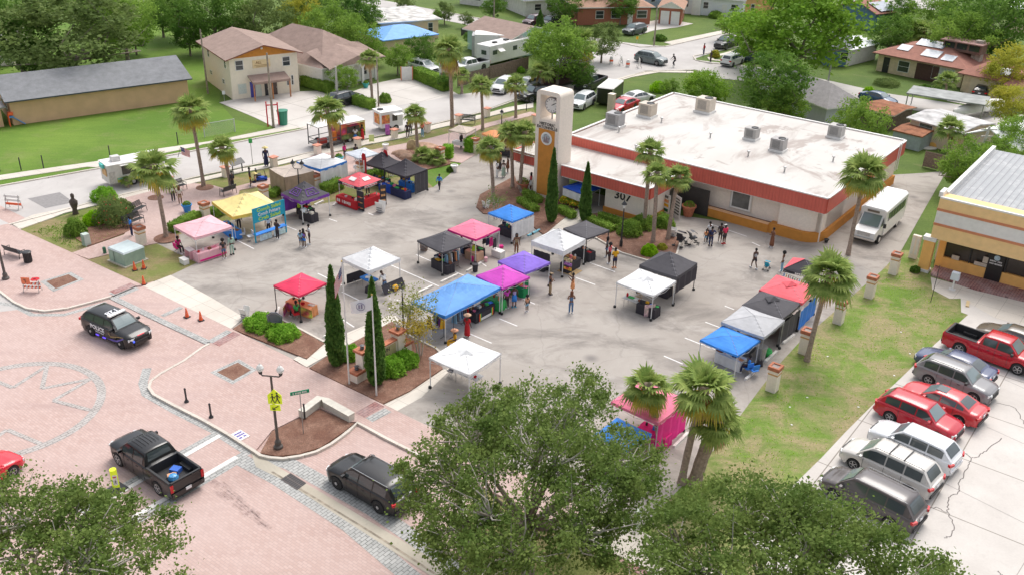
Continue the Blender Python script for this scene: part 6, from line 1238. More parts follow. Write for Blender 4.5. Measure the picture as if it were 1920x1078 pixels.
tent('i','pale bluish white canopy on the brick plaza',(646.6,286),(710.5,288),2.1,TC['silver'],peak=.25,vh=.16,weights=False)
tent('j','pale tan canopy at the plaza near the tall palm',(840.7,244),(893,241),2.1,TC['ltan'],peak=.35,vh=.14,weights=False)
tent('k','orange canopy behind the yellowing palm',(903.3,250),(950,252),2.0,TC['orange'],peak=.45,vh=.2,weights=False)
tent('l','black flat canopy left of the pink one in the middle row',(782.3,450.8),(884.6,453.9),1.95,TC['charcoal'],peak=.62,vh=.16,legs='s')
tent('m','bright pink canopy in the middle row',(839.5,430),(937.3,428.2),2.08,TC['pink'],val=TC['hotpink'],peak=.5,vh=.2)
tent('n','blue canopy with a white side wall near the round mulch bed',(921.6,399),(994.2,399),2.0,TC['blue'],peak=.62,vh=.16,size=2.7)
side('n',1,.35,1.75,TC['white'],out=.05)
tent('o','white peaked canopy over the dark jewellery tables',(996.3,451.4),(1098,448.2),2.22,TC['white'],peak=.95,vh=.42,p=1.15)
tent('p','black flat canopy behind the white peaked one',(1056.4,428.2),(1142.8,432),2.1,TC['charcoal'],peak=.25,vh=.16,legs='k')
tent('q','white flat canopy standing in the middle of the lot',(1155.7,528.9),(1267.8,526.4),2.02,TC['white'],peak=.28,vh=.16,vent=True)
tent('r','black peaked canopy touching the white one in the middle of the lot',(1199.3,496.3),(1307.3,493.2),2.25,TC['charcoal'],peak=1.0,vh=.28,legs='k',p=1.1)
side('r',1,.9,2.0,TC['black'],out=.03)
tent('s','silver grey canopy in the right hand row',(1352.6,602.5),(1471.6,599.4),2.21,TC['grey'],peak=.4,vh=.2,vent=False,legs='s')
tent('t','blue canopy at the near end of the right hand row',(1316.9,636.3),(1421.5,637),1.9,TC['blue'],peak=.35,vh=.16,size=2.75)
tent('u','dark grey canopy between the silver and red ones',(1391.4,571.4),(1501.7,568.3),2.15,TC['charcoal'],peak=.5,vh=.22,vent=True,legs='s')
side('u',1,.1,1.7,TC['charcoal'])
cv,yv,sv=tentframe((1423.4,543.3),(1535.5,538.2),2.23)
tent('v','red canopy with blue tarpaulin wall on the right hand row',(1423.4,543.3),(1535.5,538.2),2.23,TC['salmon'],peak=.45,vh=.18,vent=True)
side('v',1,.05,1.6,M('tarp_blue',(.01,.20,.72),.5,.15,1.5)); side('v',0,.05,1.2,TC['black'],x0=.3)
tent('w','black and red canopy with bunting behind the leaning palm',(1469,504.4),(1545,498),2.0,TC['black'],peak=.65,vh=.22,vmat=TC['black'])
tent('x','white canopy partly behind the big oak by the entrance',(804.5,669.6),(940.1,662),2.2,TC['white'],peak=.28,vh=.14,vent=True)
tent('y','crimson canopy left of the columnar cypress',(512.8,534.5),(612,530),2.07,TC['red'],peak=.42,vh=.17,legs='k')
tent('z','white canopy with tables folded on their sides below it',(640.7,484.1),(750.5,484.1),2.14,TC['white'],peak=.8,vh=.26)
A=G(767.5,572,2.1); Bc=G(939.1,538,2.1); Fc=G(835,592,2.1); dx=(Bc-Fc); Lx=dx.length; yaw=math.atan2(dx.y,dx.x); nn=Vector((-dx.y,dx.x,0)).normalized(); cc=(Bc+Fc)/2+nn*1.55
tent('A','long sky blue canopy with creases over the clothing stall',(0,0),(1,1),2.1,TC['skyblue'],val=TC['blue'],peak=.75,vh=.22,size=Lx,sy=3.1,rz=yaw,c=Vector((cc.x,cc.y,0)),wrinkle=.05)
tent('B','magenta canopy joined to the long blue one',(892.8,516),(993.6,518.9),2.1,TC['magenta'],peak=.6,vh=.18)
tent('C','purple canopy above the green covered tables',(939.1,489.4),(1026.3,491.4),2.0,TC['purple'],peak=.55,vh=.2,size=2.75)
tent('D','pink canopy under the foreground palms',(1146,752),(1290,748),2.2,TC['pink'],peak=.5,vh=.2)
side('D',1,.1,2.0,TC['hotpink'])
tent('E','blue canopy glimpsed through the large oak',(1112,815),(1222,812),2.0,TC['blue'],peak=.45,vh=.2)
tent('F','royal blue canopy in the shade of the hall entrance',(1060,350),(1122,352),1.75,TC['royal'],peak=.3,vh=.12,size=2.4,weights=False); side('F',0,.9,1.6,TC['white'])
g0=G(1278,380,0); tent('G','dark green canopy at the hall side entrance with printed banners',(0,0),(1,1),2.0,TC['darkgreen'],peak=.55,vh=.12,size=2.6,rz=YAW,c=Vector((g0.x,g0.y,0)),weights=False)
def loc(key,x,y,z=0):
 t,cc,yaw,sx,sy,h=TENTS[key]; p=Matrix.Rotation(yaw,3,'Z')@Vector((x*sx/2,y*sy/2,0)); return Vector((cc.x+p.x,cc.y+p.y,z))
def mark(key,fn,*a): pass
for key,cl in (('d',WHITE),):
 t,cc,yaw,sx,sy,h=TENTS[key]
 for (x,y,rz_) in ((0,-.62,0),(.62,0,PI/2)):
  b=MB(); R_=Matrix.Rotation(rz_,3,'Z')@Matrix.Rotation(rad(26),3,'X'); b.box((x*sx/2,y*sy/2,h+.75*(1-.62)+.03),(.75,.42,.02),rot=R_,m=cl); o=b.build('roof_logo',None,t)
 for sd in (0,1):
  b=MB(); (b.box((0,-sy/2-.05,h-.17),(sx*.55,.02,.2),m=cl) if sd==0 else b.box((sx/2+.05,0,h-.17),(.02,sx*.55,.2),m=cl)); o=b.build('valance_banner',None,t)
  scribble(o,'banner_lettering',TC['redcloth'],(0,-sy/2-.065,h-.17) if sd==0 else (sx/2+.065,0,h-.17),frame((1,0,0),(0,0,1)) if sd==0 else frame((0,1,0),(0,0,1)),1.4,.2,1,3)
t,cc,yaw,sx,sy,h=TENTS['c']; pm=M('purple_line',(.24,.07,.48),.6,0)
for rz_ in (0,PI/2):
 b=MB(); R_=Matrix.Rotation(rz_,3,'Z')
 def pt(x,y): m=max(abs(x),abs(y)); p_=R_@Vector((x*sx/2,y*sy/2,0)); return Vector((p_.x,p_.y,h+1.05*(1-m)**1.15+.035))
 q=[pt(-.42,-.82),pt(.42,-.82),pt(.30,-.45),pt(-.30,-.45),pt(-.42,-.82)]; b.tube(q,.03,n=4); b.tube([pt(-.2,-.72),pt(.2,-.72),pt(.12,-.55),pt(-.12,-.55),pt(-.2,-.72)],.025,n=4); b.build('roof_outline',pm,t)
def table(label,c,rz,L=1.83,Wd=.75,h=.74,col=None,drop=.72,top=None,group='covered market tables',name='table'):
 t=thing(name,label,'table',(c.x,c.y,0),rz,group); b=MB(); b.box((0,0,h),(L,Wd,.04),m=top or M('table_top_grey',(.5,.5,.5),.5,.05)); b.build('tabletop',None,t)
 for sx in (-1,1):
  for sy in (-1,1): TU('leg',STEEL,t,[(sx*(L/2-.15),sy*(Wd/2-.08),0),(sx*(L/2-.15),sy*(Wd/2-.08),h)],.018,n=5)
 if col:
  n=28; V=[]; P_=[]
  for i in range(n):
   s=i/n*4; k=int(s); f=s-k; q=[(-1,-1),(1,-1),(1,1),(-1,1),(-1,-1)]; x=lerp(q[k][0],q[k+1][0],f); y=lerp(q[k][1],q[k+1][1],f); P_.append((x*(L/2+.02),y*(Wd/2+.02)))
  for i,(x,y) in enumerate(P_): V.append((x,y,h+.026))
  for i,(x,y) in enumerate(P_): w=1+.03*math.sin(i*2.4); V.append((x*w,y*(1+.05*math.sin(i*2.4)),h-drop))
  b=MB(); b.add(V,[tuple(range(n))]+[(i,i+n,(i+1)%n+n,(i+1)%n) for i in range(n)],col); o=b.build('tablecloth',None,t)
 return t
def onto(c,rz,x,y,z=0): p=Matrix.Rotation(rz,3,'Z')@Vector((x,y,0)); return Vector((c.x+p.x,c.y+p.y,z))
def item(kind,colname,m,p,s=.22,rz=0,where=''):
 b=MB(); cat=kind; q=s
 if kind=='box': b.box((0,0,q*.35),(q*1.3,q,q*.7),taper=.97); b.box((0,0,q*.72),(q*1.34,q*1.04,q*.08))
 elif kind=='basket': b.lathe((0,0,0),[(q*.4,0),(q*.6,q*.5),(q*.55,q*.5),(q*.3,q*.12)],n=10)
 elif kind=='bag': b.box((0,0,q*.5),(q*.9,q*.5,q),taper=.75); b.tube([(-q*.2,0,q),(-q*.1,0,q*1.3),(q*.1,0,q*1.3),(q*.2,0,q)],.012,n=4)
 elif kind=='jar': b.lathe((0,0,0),[(q*.3,0),(q*.34,q*.1),(q*.34,q*.8),(q*.2,q*.95),(q*.2,q*1.1)],n=10)
 elif kind=='tray': b.box((0,0,q*.1),(q*2,q*1.2,q*.2),taper=1.1); 
 elif kind=='cooler': b.box((0,0,q*.45),(q*1.7,q,q*.9),taper=1.05); b.box((0,0,q*.95),(q*1.8,q*1.08,q*.12))
 elif kind=='plant': b.lathe((0,0,0),[(q*.3,0),(q*.4,q*.4)],n=8); b.lathe((0,0,q*.4),[(q*.2,0),(q*.7,q*.3),(q*.5,q*.7),(.01,q*.8)],n=8)
 elif kind=='bin': b.lathe((0,0,0),[(q*.38,0),(q*.46,q*1.2),(q*.5,q*1.2),(q*.5,q*1.26),(q*.1,q*1.3)],n=12)
 o=b.build({'box':'goods_box','jar':'jar','tray':'tray','bag':'bag','basket':'basket','cooler':'cooler','plant':'potted_plant','bin':'bin'}[kind],m,loc=p,rz=rz)
 tag(o,'%s %s %s'%(colname,kind,where),kind); return o
PAL=[('red','redcloth'),('yellow','yell'),('white','white'),('brown','brown'),('green','lgreen'),('blue','blue'),('orange','orange'),('pink','pink'),('black','black'),('beige','cream')]
def stock(c,rz,where,seed,L=1.8,n=5,h=.77,kinds=('box','basket','jar','tray'),s=.2,names=None):
 r=random.Random(seed); cols=r.sample(PAL,n) if not names else [p for p in PAL if p[0] in names]
 for i,(cn,ck_) in enumerate(cols):
  item(r.choice(kinds),'small '+cn,TC[ck_],onto(c,rz,(i+.5)/len(cols)*L-L/2,r.uniform(-.15,.15),h),s*r.uniform(.8,1.3),rz+r.uniform(-.4,.4),where)
def stall(key,x,y,r,label,col,where,seed,L=1.83,drop=.72,n=5,**k):
 yaw=TENTS[key][2]; c=loc(key,x,y); t=table(label,c,yaw+r,L,.75,.74,TC[col] if col else None,drop); 
 if n: stock(c,yaw+r,where,seed,L,n,**k)
 return t
Q=PI/2
stall('l',.5,-.55,0,'black covered table under the black flat canopy of the middle row','black','on the table under the black flat canopy left of the pink one',1)
stall('l',-.1,.2,Q,'second dark table, deeper under the black flat canopy','navy','on the deeper table under the black flat canopy of the middle row',2)
stall('m',.2,-.3,0,'black covered table under the bright pink canopy','black','on the black table under the bright pink canopy',3)
c=G(889,486); stall_t=table('peach covered table between the bright pink canopy and the white cooler',c,TENTS['m'][2],1.2,.8,.7,TC['beige'],.68); item('bag','bright lime green bag on the',TC['lime'],Vector((c.x,c.y,.74)),.42,0,'on the peach covered table'.replace('on the ','peach table ')) if 0 else item('bag','bright lime',TC['lime'],Vector((c.x,c.y,.74)),.42,0,'on the peach covered table')
item('cooler','large white',WHITE,G(934,481),.55,TENTS['m'][2],'beside the pink canopy leg in the middle row'); item('bin','hot pink',TC['hotpink'],G(886,490),.36,0,'at the left of the peach covered table'); item('bin','pale pink',TC['lightpink'],G(911,491),.30,0,'in front of the peach covered table'); item('box','hot pink',TC['hotpink'],G(939,465),.28,.4,'behind the large white cooler')
item('bin','dark',TC['black'],G(835,500),.5,0,'below the black flat canopy by its front leg'); item('bin','round black',TC['black'],G(891,509),.5,0,'beside the wheel stop left of the magenta canopy')
stall('n',.1,-.2,0,'dark table under the blue canopy with the white wall','black','on the table under the blue canopy with the white wall',4)
item('cooler','white and blue',TC['lblue'],G(962,440),.3,.3,'on the ground beside the white wall'); 
b=MB(); b.box((0,0,.05),(1.5,.15,.1)); tag(b.build('parking_bumper',M('bumper_tan',(.62,.42,.26),.8,.1),loc=G(982,437),rz=RH+.9*0),'tan painted parking bumper beside the blue canopy','parking bumper')
b=MB(); b.box((0,0,.07),(1.7,.17,.12)); tag(b.build('parking_bumper',M('bumper_blue',(.22,.52,.62),.7,.1),loc=G(1001,438),rz=math.atan2(VV.y,VV.x)),'light blue parking bumper near the hall path','parking bumper')
stall('o',-.7,-.9,0,'black covered jewellery table along the front of the white peaked canopy','black','on the front jewellery table under the white peaked canopy',5,1.9,.73)
stall('o',.75,.1,Q,'black covered table on the right side of the white peaked canopy','black','on the right hand table under the white peaked canopy',6,1.7,.73)
side('o',0,.05,1.5,TC['black'],name='back_cloth',x0=-.9,x1=.15,out=-.15)
c=loc('o',.95,-.45); b=MB(); b.add([(0,0,.4),(0,0,1.9),(.05,.9,1.9),(.05,.9,.4)],[(0,1,2,3)]); 
t=thing('merchandise_rack','tall wire rack with rows of orange and purple goods at the white peaked canopy','display rack',c,TENTS['o'][2]); b=MB(); 
for x in (-.35,.35): b.tube([(x,0,0),(x,.1,1.7)],.02,n=5)
for z in (.4,.8,1.2,1.6): b.tube([(-.35,.05,z),(.35,.05,z)],.015,n=5)
b.build('frame',BLACKM,t)
for k in range(4): BX('goods_row',M('goods_mix_%d'%k,[(.7,.3,.05),(.3,.15,.4),(.65,.5,.3),(.5,.2,.1)][k],.7,.7,7,hue=.1),t,(0,.0,.45+k*.36),(.7,.12,.22))
c=loc('o',.5,-.95,.012); b=MB(); b.box((0,0,0),(1.5,1.3,.02)); tag(b.build('floor_mat',M('mat_jute',(.42,.29,.15),.95,.15,6),loc=G(1068,508,.015),rz=TENTS['o'][2]),'square brown jute mat in front of the white peaked canopy','mat')
stall('p',.4,-.55,0,'black covered table under the black flat canopy behind the white one','black','on the table under the black flat canopy by the palm bed',7)
stall('C',.35,-.95,.15,'green covered table below the purple canopy','green','on the green covered table',8,1.9); stall('C',-.3,-.2,.1,'second green covered table deeper under the purple canopy','green','on the deeper green table',9,1.5,n=3)
stall('B',.1,-.75,.2,'light green covered table under the magenta canopy','lgreen','on the light green table under the magenta canopy',10,1.7,n=3)
c=loc('A',.55,-.55); table('clothing table with red yellow and green banner under the long blue canopy',c,TENTS['A'][2],2.0,.8,.74,TC['black'],.72); stock(c,TENTS['A'][2],'on the banner table under the long blue canopy',11,2.0,6)
t,cc,yaw,sx,sy,h=TENTS['A']
pp=onto(c,yaw,0,-.46,0); b=MB(); b.box((0,0,.38),(1.5,.03,.6),m=TC['black']); t2=b.build('stall_banner',None,loc=pp,rz=yaw); tag(t2,'black banner with red, yellow and green edges and white band on the clothing table','banner')
BX('white_band',WHITE,t2,(0,-.02,.2),(1.45,.02,.2))
for k,(mm) in enumerate(('redcloth','yell','lgreen')): BX('stripe',TC[mm],t2,(-.72+k*.07,-.025,.38),(.07,.02,.6)); BX('stripe',TC[mm],t2,(.72-k*.07,-.025,.38),(.07,.02,.6))
def rack(label,p,rz,cols,L=1.3):
 t=thing('clothes_rack',label,'clothes rack',p,rz); b=MB()
 for x in (-L/2,L/2): b.tube([(x,-.25,0),(x,0,.1),(x,0,1.5)],.018,n=5); b.tube([(x,.25,0),(x,0,.1)],.018,n=4)
 b.tube([(-L/2,0,1.5),(L/2,0,1.5)],.018,n=5); b.build('frame',BLACKM,t); n=len(cols)
 for i,cn in enumerate(cols): x=-L/2+.1+(L-.2)*i/max(1,n-1); BX('garment',TC[cn],t,(x,0,1.05),(.07,.42,.75),taper=.7)
 return t
rack('clothes rack with dark and brown garments beside the banner table',loc('A',.15,-.3),TENTS['A'][2],['black','brown','dgrey','redcloth','black','khaki','brown'])
rack('clothes rack with blue and grey garments at the middle of the long blue canopy',loc('A',-.25,-.5),TENTS['A'][2]+.2,['lblue','dgrey','lblue','denim','dgrey'])
rack('clothes rack with yellow and purple garments near the blue canopy end',loc('A',-.75,-.2),TENTS['A'][2]+1.2,['yell','deeppurple','black','mint','deeppurple'])
rack('clothes rack hung with patterned shirts under the black flat canopy',loc('l',.75,-.15),TENTS['l'][2]+Q,['lblue','khaki','white','black','orange','lblue'])
rack('clothes rack with dark dresses under the bright pink canopy',loc('m',.7,.5),TENTS['m'][2],['black','navy','hotpink','black'])
for key,x,y,l,c_,w_,n_ in (('q',.55,-.55,'black covered table under the white flat canopy in the mid lot','black','on the black table under the white flat canopy',4),('q',-.3,-.5,'folding table with papers under the white flat canopy',None,'on the bare table under the white flat canopy',4),('r',-.0,-.5,'black covered table under the black peaked canopy','black','on the table under the black peaked canopy in the mid lot',3)): stall(key,x,y,0,l,c_,w_,hash(x)%50+3,1.5,n=n_)
c=loc('q',.75,-.75); b=MB(); b.box((0,0,.55),(.8,.03,.95)); t=b.build('poster_stand',M('poster_mixed',(.62,.45,.42),.7,.5,4,hue=.1),loc=c,rz=TENTS['q'][2]+.9); tag(t,'white edged picture poster leaning at the front leg of the white flat canopy','poster')
stall('s',0,0,Q,'dark table under the silver grey canopy','dgrey','on the table under the silver grey canopy',14); stall('t',.1,.1,0,'pale table under the near blue canopy','white','on the table under the near blue canopy',15); stall('u',0,0,Q,'black covered table under the dark grey canopy','black','on the table under the dark grey canopy',16,n=3); stall('v',-.2,-.1,Q,'black covered table under the red canopy of the right row','black','on the table under the right row red canopy',17,n=3)
item('bin','large steel grey',STEEL,loc('s',.75,-.45),.8,0,'under the edge of the silver grey canopy'); item('plant','green leafed',TC['lgreen'],loc('s',.85,.0),.5,0,'beside the leg of the silver grey canopy')
item('bag','dark lumpy',TC['black'],G(1424,686),.42,0,'at the foot of the near blue canopy')
p0=loc('w',-.95,-1.05,1.75); p1=loc('w',1.0,-1.05,1.6); t=thing('bunting','string of small national flags below the black and red canopy','bunting',p0,0); 
for k in range(14):
 q=p0.lerp(p1,(k+.5)/14)-p0; b=MB(); b.box((q.x,q.y,q.z-.16-.12*math.sin((k+.5)/14*PI)),(.14,.02,.24),rz=yaw,m=TC[['blue','yell','redcloth','white','navy','lgreen','redcloth'][k%7]]); b.build('flag',None,t)
TU('cord',BLACKM,t,[Vector(),(p1-p0)*.5-Vector((0,0,.12)),(p1-p0)],.012,n=4)
tw=TENTS['w'][0]; b=MB(); s=TENTS['w'][3]; b.add([(-s/2,-s/2,2.03),(-s/2,s/2,2.03),(0,0,2.70)],[(0,2,1)]); b.build('red_roof_panel',TC['salmon'],tw); scribble(tw,'valance_lettering',WHITE,(.1,-s/2-.04,1.88),frame((1,0,0),(0,0,1)),.8,.3,1,9)
t,cc,yaw,sx,sy,h=TENTS['a']
stall('a',.95,-.35,Q,'light pink covered cake table along the pink canopy','lightpink','on the light pink cake table',20,2.3,.72,n=6,names=('pink','red','white','brown','beige'))
b=MB(); b.box((0,0,.45),(2.3,.04,.6)); t2=b.build('table_skirt',TC['lightpink'],loc=loc('a',1.22,-.3),rz=yaw+Q); tag(t2,'glossy pink skirt with hot pink hem in front of the cake table','table skirt'); b=MB(); b.box((0,-.03,.2),(2.3,.02,.14)); b.build('hem',TC['hotpink'],t2)
c=loc('a',.3,-1.0); t2=thing('white_side_table','small white open frame table at the front leg of the pink canopy','table',c,yaw); BX('top',WHITE,t2,(0,0,.7),(.8,.5,.05))
for x in (-.36,.36): BX('side',TC['lightpink'],t2,(x,0,.35),(.06,.5,.68))
item('cooler','white',WHITE,G(346,494),.42,yaw,'with a black lid on the grass by the pink canopy')
stall('b',.35,-.9,0,'blue covered counter behind the teal banner','blue','on the blue counter behind the teal banner',21,2.6,n=6)
for k,(x,l) in enumerate(((.02,'left'),(.72,'right'))):
 pass
A=G(480,456); B=G(537,436); d=B-A; rz=math.atan2(d.y,d.x); Lb=d.length; hb_=zat_xy(A,393); 
t=thing('menu_banner_frame','tall teal frame with a blue banner listing conch salad and fritters','banner',A,rz)
for x in (0,Lb): BX('post',TC['teal'],t,(x,0,hb_/2),(.09,.09,hb_))
b=MB(); b.box((Lb/2,0,hb_-.62),(Lb,.05,1.25)); o=b.build('banner',TC['teal'],t)
for k,(s_,c_) in enumerate((('Conch Salad','lime'),('Conch Fritters','white'),('Crab Salad','lime'))): text_into(o,'banner_lettering',s_,.40,TC[c_],Vector((Lb/2,-.035,hb_-.25-.38*k)),frame((1,0,0),(0,0,1)),depth=.015,bold=.008,sx=min(1.25,Lb*.88/(len(s_)*.40*.52)))
BX('counter',TC['blue'],t,(Lb/2,.05,.68),(Lb,.5,.06))
for x in (Lb*.3,Lb*.75): BX('counter_poster',M('poster_aqua',(.52,.66,.70),.7,.3,5,hue=.05),t,(x,-.16,.33),(Lb*.38,.04,.5))
stall('c',-.1,.0,0,'black covered table below the purple trimmed canopy','black','on the left black table under the purple trimmed canopy',22,1.6,n=4); stall('c',.65,-.35,.1,'second black covered table with drum parts below the purple trimmed canopy','black','on the right black table under the purple trimmed canopy',23,1.6,n=4,names=('white','black','beige','brown'))
side('c',3,.3,1.8,TC['deeppurple']); b=MB(); b.lathe((0,0,0),[(.14,0),(.15,.35),(.09,.42),(.09,.5)],n=10); tag(b.build('drink_dispenser',TC['lime'],loc=loc('c',-.3,-.3,.77)),'lime green drink dispenser with white lid on the left black table','drink dispenser')
for i in range(5): b=MB(); q=rnd.uniform(.13,.22); b.lathe((0,0,0),[(q,0),(q*1.1,.02),(q*1.1,.18),(q,.2)],n=14,rot=Matrix.Rotation(.9+.2*i,3,'X')); tag(b.build('drum',CHROME,loc=loc('c',.25+.13*i,-.45+.1*(i%2),.80)),['first','second','third','fourth','fifth'][i]+' metal drum from the left on the right black table','drum','metal drums on the black table')
stall('d',.0,-1.0,0,'red front counter of the red canopy with banner lettering','redcloth','on the front counter of the red canopy',24,2.6,n=4,names=('white','black','beige','red')); stall('d',.8,.0,Q,'red side counter of the red canopy','redcloth','on the side counter of the red canopy',25,2.4,n=3,names=('white','black','beige'))
t,cc,yaw,sx,sy,h=TENTS['d']; b=MB(); b.box((0,0,.42),(2.6,.03,.62)); t2=b.build('counter_banner',TC['redcloth'],loc=loc('d',0,-1.32),rz=yaw); tag(t2,'red banner with white capital lettering hung on the front counter','banner'); scribble(t2,'counter_lettering',WHITE,(-.2,-.03,.45),frame((1,0,0),(0,0,1)),1.9,.5,1,5)
t2=thing('menu_stand','tall narrow menu stand with food pictures in front of the red canopy','menu stand',G(677,396),yaw+.1); BX('board',TC['black'],t2,(0,0,.95),(.8,.04,1.8)); BX('base',STEEL,t2,(0,0,.03),(.85,.3,.05))
for k in range(3): LA('food_picture',M('picture_orange',(.6,.3,.12),.7,.4,6),t2,(.15,-.03,1.3-k*.5),[(.16,0),(.16,.02)],n=12,rot=R_); BX('red_strip',TC['redcloth'],t2,(-.15,-.03,1.3-k*.5),(.3,.02,.12))
t2=thing('menu_stand','second tall menu stand at the right corner of the red canopy','menu stand',G(719,386),yaw+1.2); BX('board',TC['black'],t2,(0,0,1.0),(.6,.04,1.9))
for k in range(3): BX('food_picture',MATS['picture_orange'],t2,(0,-.03,1.5-k*.5),(.4,.02,.2))
def aframe(label,p,rz,board,text=None,h=.95,w=.6,lines=4):
 t=thing('a_frame_sign',label,'sign',p,rz); tl=.24
 for sd in (-1,1):
  BX('panel',board,t,(0,sd*.2,h/2),(w,.03,h),rot=Matrix.Rotation(sd*-tl,3,'X')@Matrix.Rotation(0,3,'Z'))
 b=MB()
 for k in range(lines): b.box((0,-.235+.0-(.04*(lines-1-k)-.06)*-1*0-.05*(1-(k/lines))*0,h*.8-k*h*.18),(w*.7,.02,.05),rot=Matrix.Rotation(tl,3,'X'))
 for v in range(len(b.v)): x,y,z=b.v[v]; b.v[v]=(x,y+ (z-h/2)*math.tan(tl)*.97+.01,z)
 b.build('writing_lines',M('marker_grey',(.2,.2,.22),.7,.1),t); return t
aframe('white folding price board on the ground right of the red canopy',G(714,398),yaw+.2,WHITE,h=1.0,w=.75,lines=5)
aframe('white a frame sign with dark back at the corner of the mulch bed',G(460,596),YAW+PI*.0+.3,WHITE,h=.85,w=.5)
aframe('wooden framed chalkboard at the back leg of the black flat canopy',G(795,470),YAW+.4,WOOD,h=.9,w=.55)
aframe('white caution board in front of the tower mulch bed',G(911,392),YAW-.3,WHITE,h=.8,w=.5)
aframe('small white board beside the black stroller at the palm bed',G(1261,445),YAW+.3,WHITE,h=.8,w=.5)
c=loc('f',-.75,-.85); stall('f',-.65,-.95,0,'royal blue covered table at the front of the right black canopy','royal','on the left royal blue table',26,1.9,n=5); stall('f',.55,-1.0,0,'navy banner table at the right corner of the right black canopy','navy','on the navy banner table',27,1.9,n=5); stall('f',.0,.2,0,'back table of blue cloth under the right black canopy','blue','on the back blue table',28,1.8,n=4); stall('e',.2,-.5,0,'black covered table under the left black peaked canopy','black','on the table under the left black peaked canopy',29,1.8,n=4)
side('f',1,.1,1.95,TC['charcoal'],x0=-.2)
c=G(545,592)
stall('y',.2,-.2,.1,'table with a rainbow coloured cloth under the crimson canopy','orange','on the rainbow table under the crimson canopy',30,2.2,n=4)
b=MB(); b.box((0,0,.42),(2.3,.04,.6)); t2=b.build('table_banner',M('banner_tropic',(.62,.42,.10),.7,.7,2.2,hue=.25),loc=loc('y',.35,-.5),rz=TENTS['y'][2]+.1); tag(t2,'orange and green tropical fruit banner hanging from the table under the crimson canopy','banner')
b=MB(); b.box((0,0,.4),(.85,.04,.7)); t2=b.build('table_banner',M('banner_swirl',(.55,.16,.15),.7,.8,2.6,hue=.3),loc=loc('y',-.35,-.9),rz=TENTS['y'][2]-1.0); tag(t2,'swirled red and blue cloth at the left end of the rainbow table','banner')
t2=thing('folded_table','black folding table standing on its long edge under the white canopy','table',G(671,527),TENTS['z'][2]+Q-.1); BX('tabletop',TC['black'],t2,(0,0,.45),(1.9,.05,.75)); b=MB(); b.tube([(.3,0,.2),(.45,-.5,.02)],.02,n=5); b.tube([(-.4,0,.2),(-.3,-.5,.02)],.02,n=5); b.build('legs',STEEL,t2)
t2=thing('folded_table','black folding table lying tilted beside the man in white','table',G(738,545),TENTS['z'][2]+Q); BX('tabletop',TC['black'],t2,(0,0,.4),(2.0,.06,.72),rot=Matrix.Rotation(-.5,3,'X'))
c=loc('z',.15,-.3); table('small table with a blue top under the white canopy',c,TENTS['z'][2],1.2,.7,.74,TC['blue'],.1); item('tray','white',WHITE,Vector((c.x,c.y,.78)),.25,0,'on the small blue topped table'); item('plant','yellow leafed',TC['yell'],G(741,545),.4,0,'beside the tilted folding table'); item('bag','long black',TC['black'],G(690,548),.5,1,'lying below the white canopy corner')
for k_,x_ in (('j',0),('k',0),('i',.2)): table('plain table under the '+{'j':'pale tan canopy on the plaza','k':'orange canopy by the lot entrance','i':'bluish white canopy on the plaza'}[k_],loc(k_,x_,-.2),TENTS[k_][2],1.8,.75,.74,TC[{'j':'white','k':'black','i':'white'}[k_]],.3)
table('black covered table with white goods near the pair of palms',G(948,292),YAW+.35,2.2,.8,.74,TC['black'],.6); stock(G(948,292),YAW+.35,'on the black table near the pair of palms',33,2,4,names=('white','black','beige'))
item('bin','tall black',TC['black'],G(930,300),.75,0,'beside the black table near the pair of palms')
stall('x',.0,.2,0,'table in the shade of the white canopy by the oak',None,'on the table under the white canopy by the oak',34,n=3); stall('D',.5,-.3,0,'pink covered table under the pink canopy by the palms','hotpink','on the pink table by the palms',35,n=3)
for i,(px0,px1,zt_,nm,cmat) in enumerate((((1236,398),(1254,407),1.85,'square',WHITE),((1260,402),(1274,412),1.9,'narrow',WHITE))):
 A,B=G(*px0),G(*px1); d=B-A; rz=math.atan2(d.y,d.x); L=d.length; t2=thing('printed_banner',['white banner with orange yellow and green lettering blocks at the side entrance','narrow white banner with rows of dark writing at the side entrance'][i],'banner',A,rz); BX('sheet',WHITE,t2,(L/2,0,zt_/2+.1),(L,.03,zt_))
 if i==0:
  for k,(mm,z) in enumerate((('orange',1.35),('yell',.95),('darkgreen',.5))): BX('colour_block',TC[mm],t2,(L/2,-.03,z),(L*.7,.02,.26))
  scribble(t2,'heading',dk,(L/2,-.03,1.72),frame((1,0,0),(0,0,1)),L*.6,.4,1,7)
 else:
  for k in range(6): BX('writing_row',dk,t2,(L/2,-.03,1.7-k*.27),(L*.7,.02,.1))
for i,(px,top,l) in enumerate((((689,352),(660,312),'left red feather flag standing behind the red canopy'),((729,345),(700,298),'right red feather flag between the red and black canopies'))):
 A=G(*px); t2=thing('feather_flag',l,'flag',A,YAW); H=3.3; TU('pole',BLACKM,t2,[(0,0,0),(0,0,H*.8),(-.1,0,H)],.02,n=5)
 pts=[(0,.9),(0,2.9),(-.15,3.25),(-.42,3.3),(-.62,3.0),(-.5,2.4),(-.25,1.3)]; b=MB(); n=len(pts); b.add([(x,-.01,z) for x,z in pts]+[(x,.01,z) for x,z in pts],[tuple(range(n)),tuple(range(2*n-1,n-1,-1))]+[(k,k+n,(k+1)%n+n,(k+1)%n) for k in range(n)]); b.build('flag_cloth',TC['redcloth'],t2); BX('white_lettering_strip',WHITE,t2,(-.30,-.03,2.05),(.16,.02,1.1))
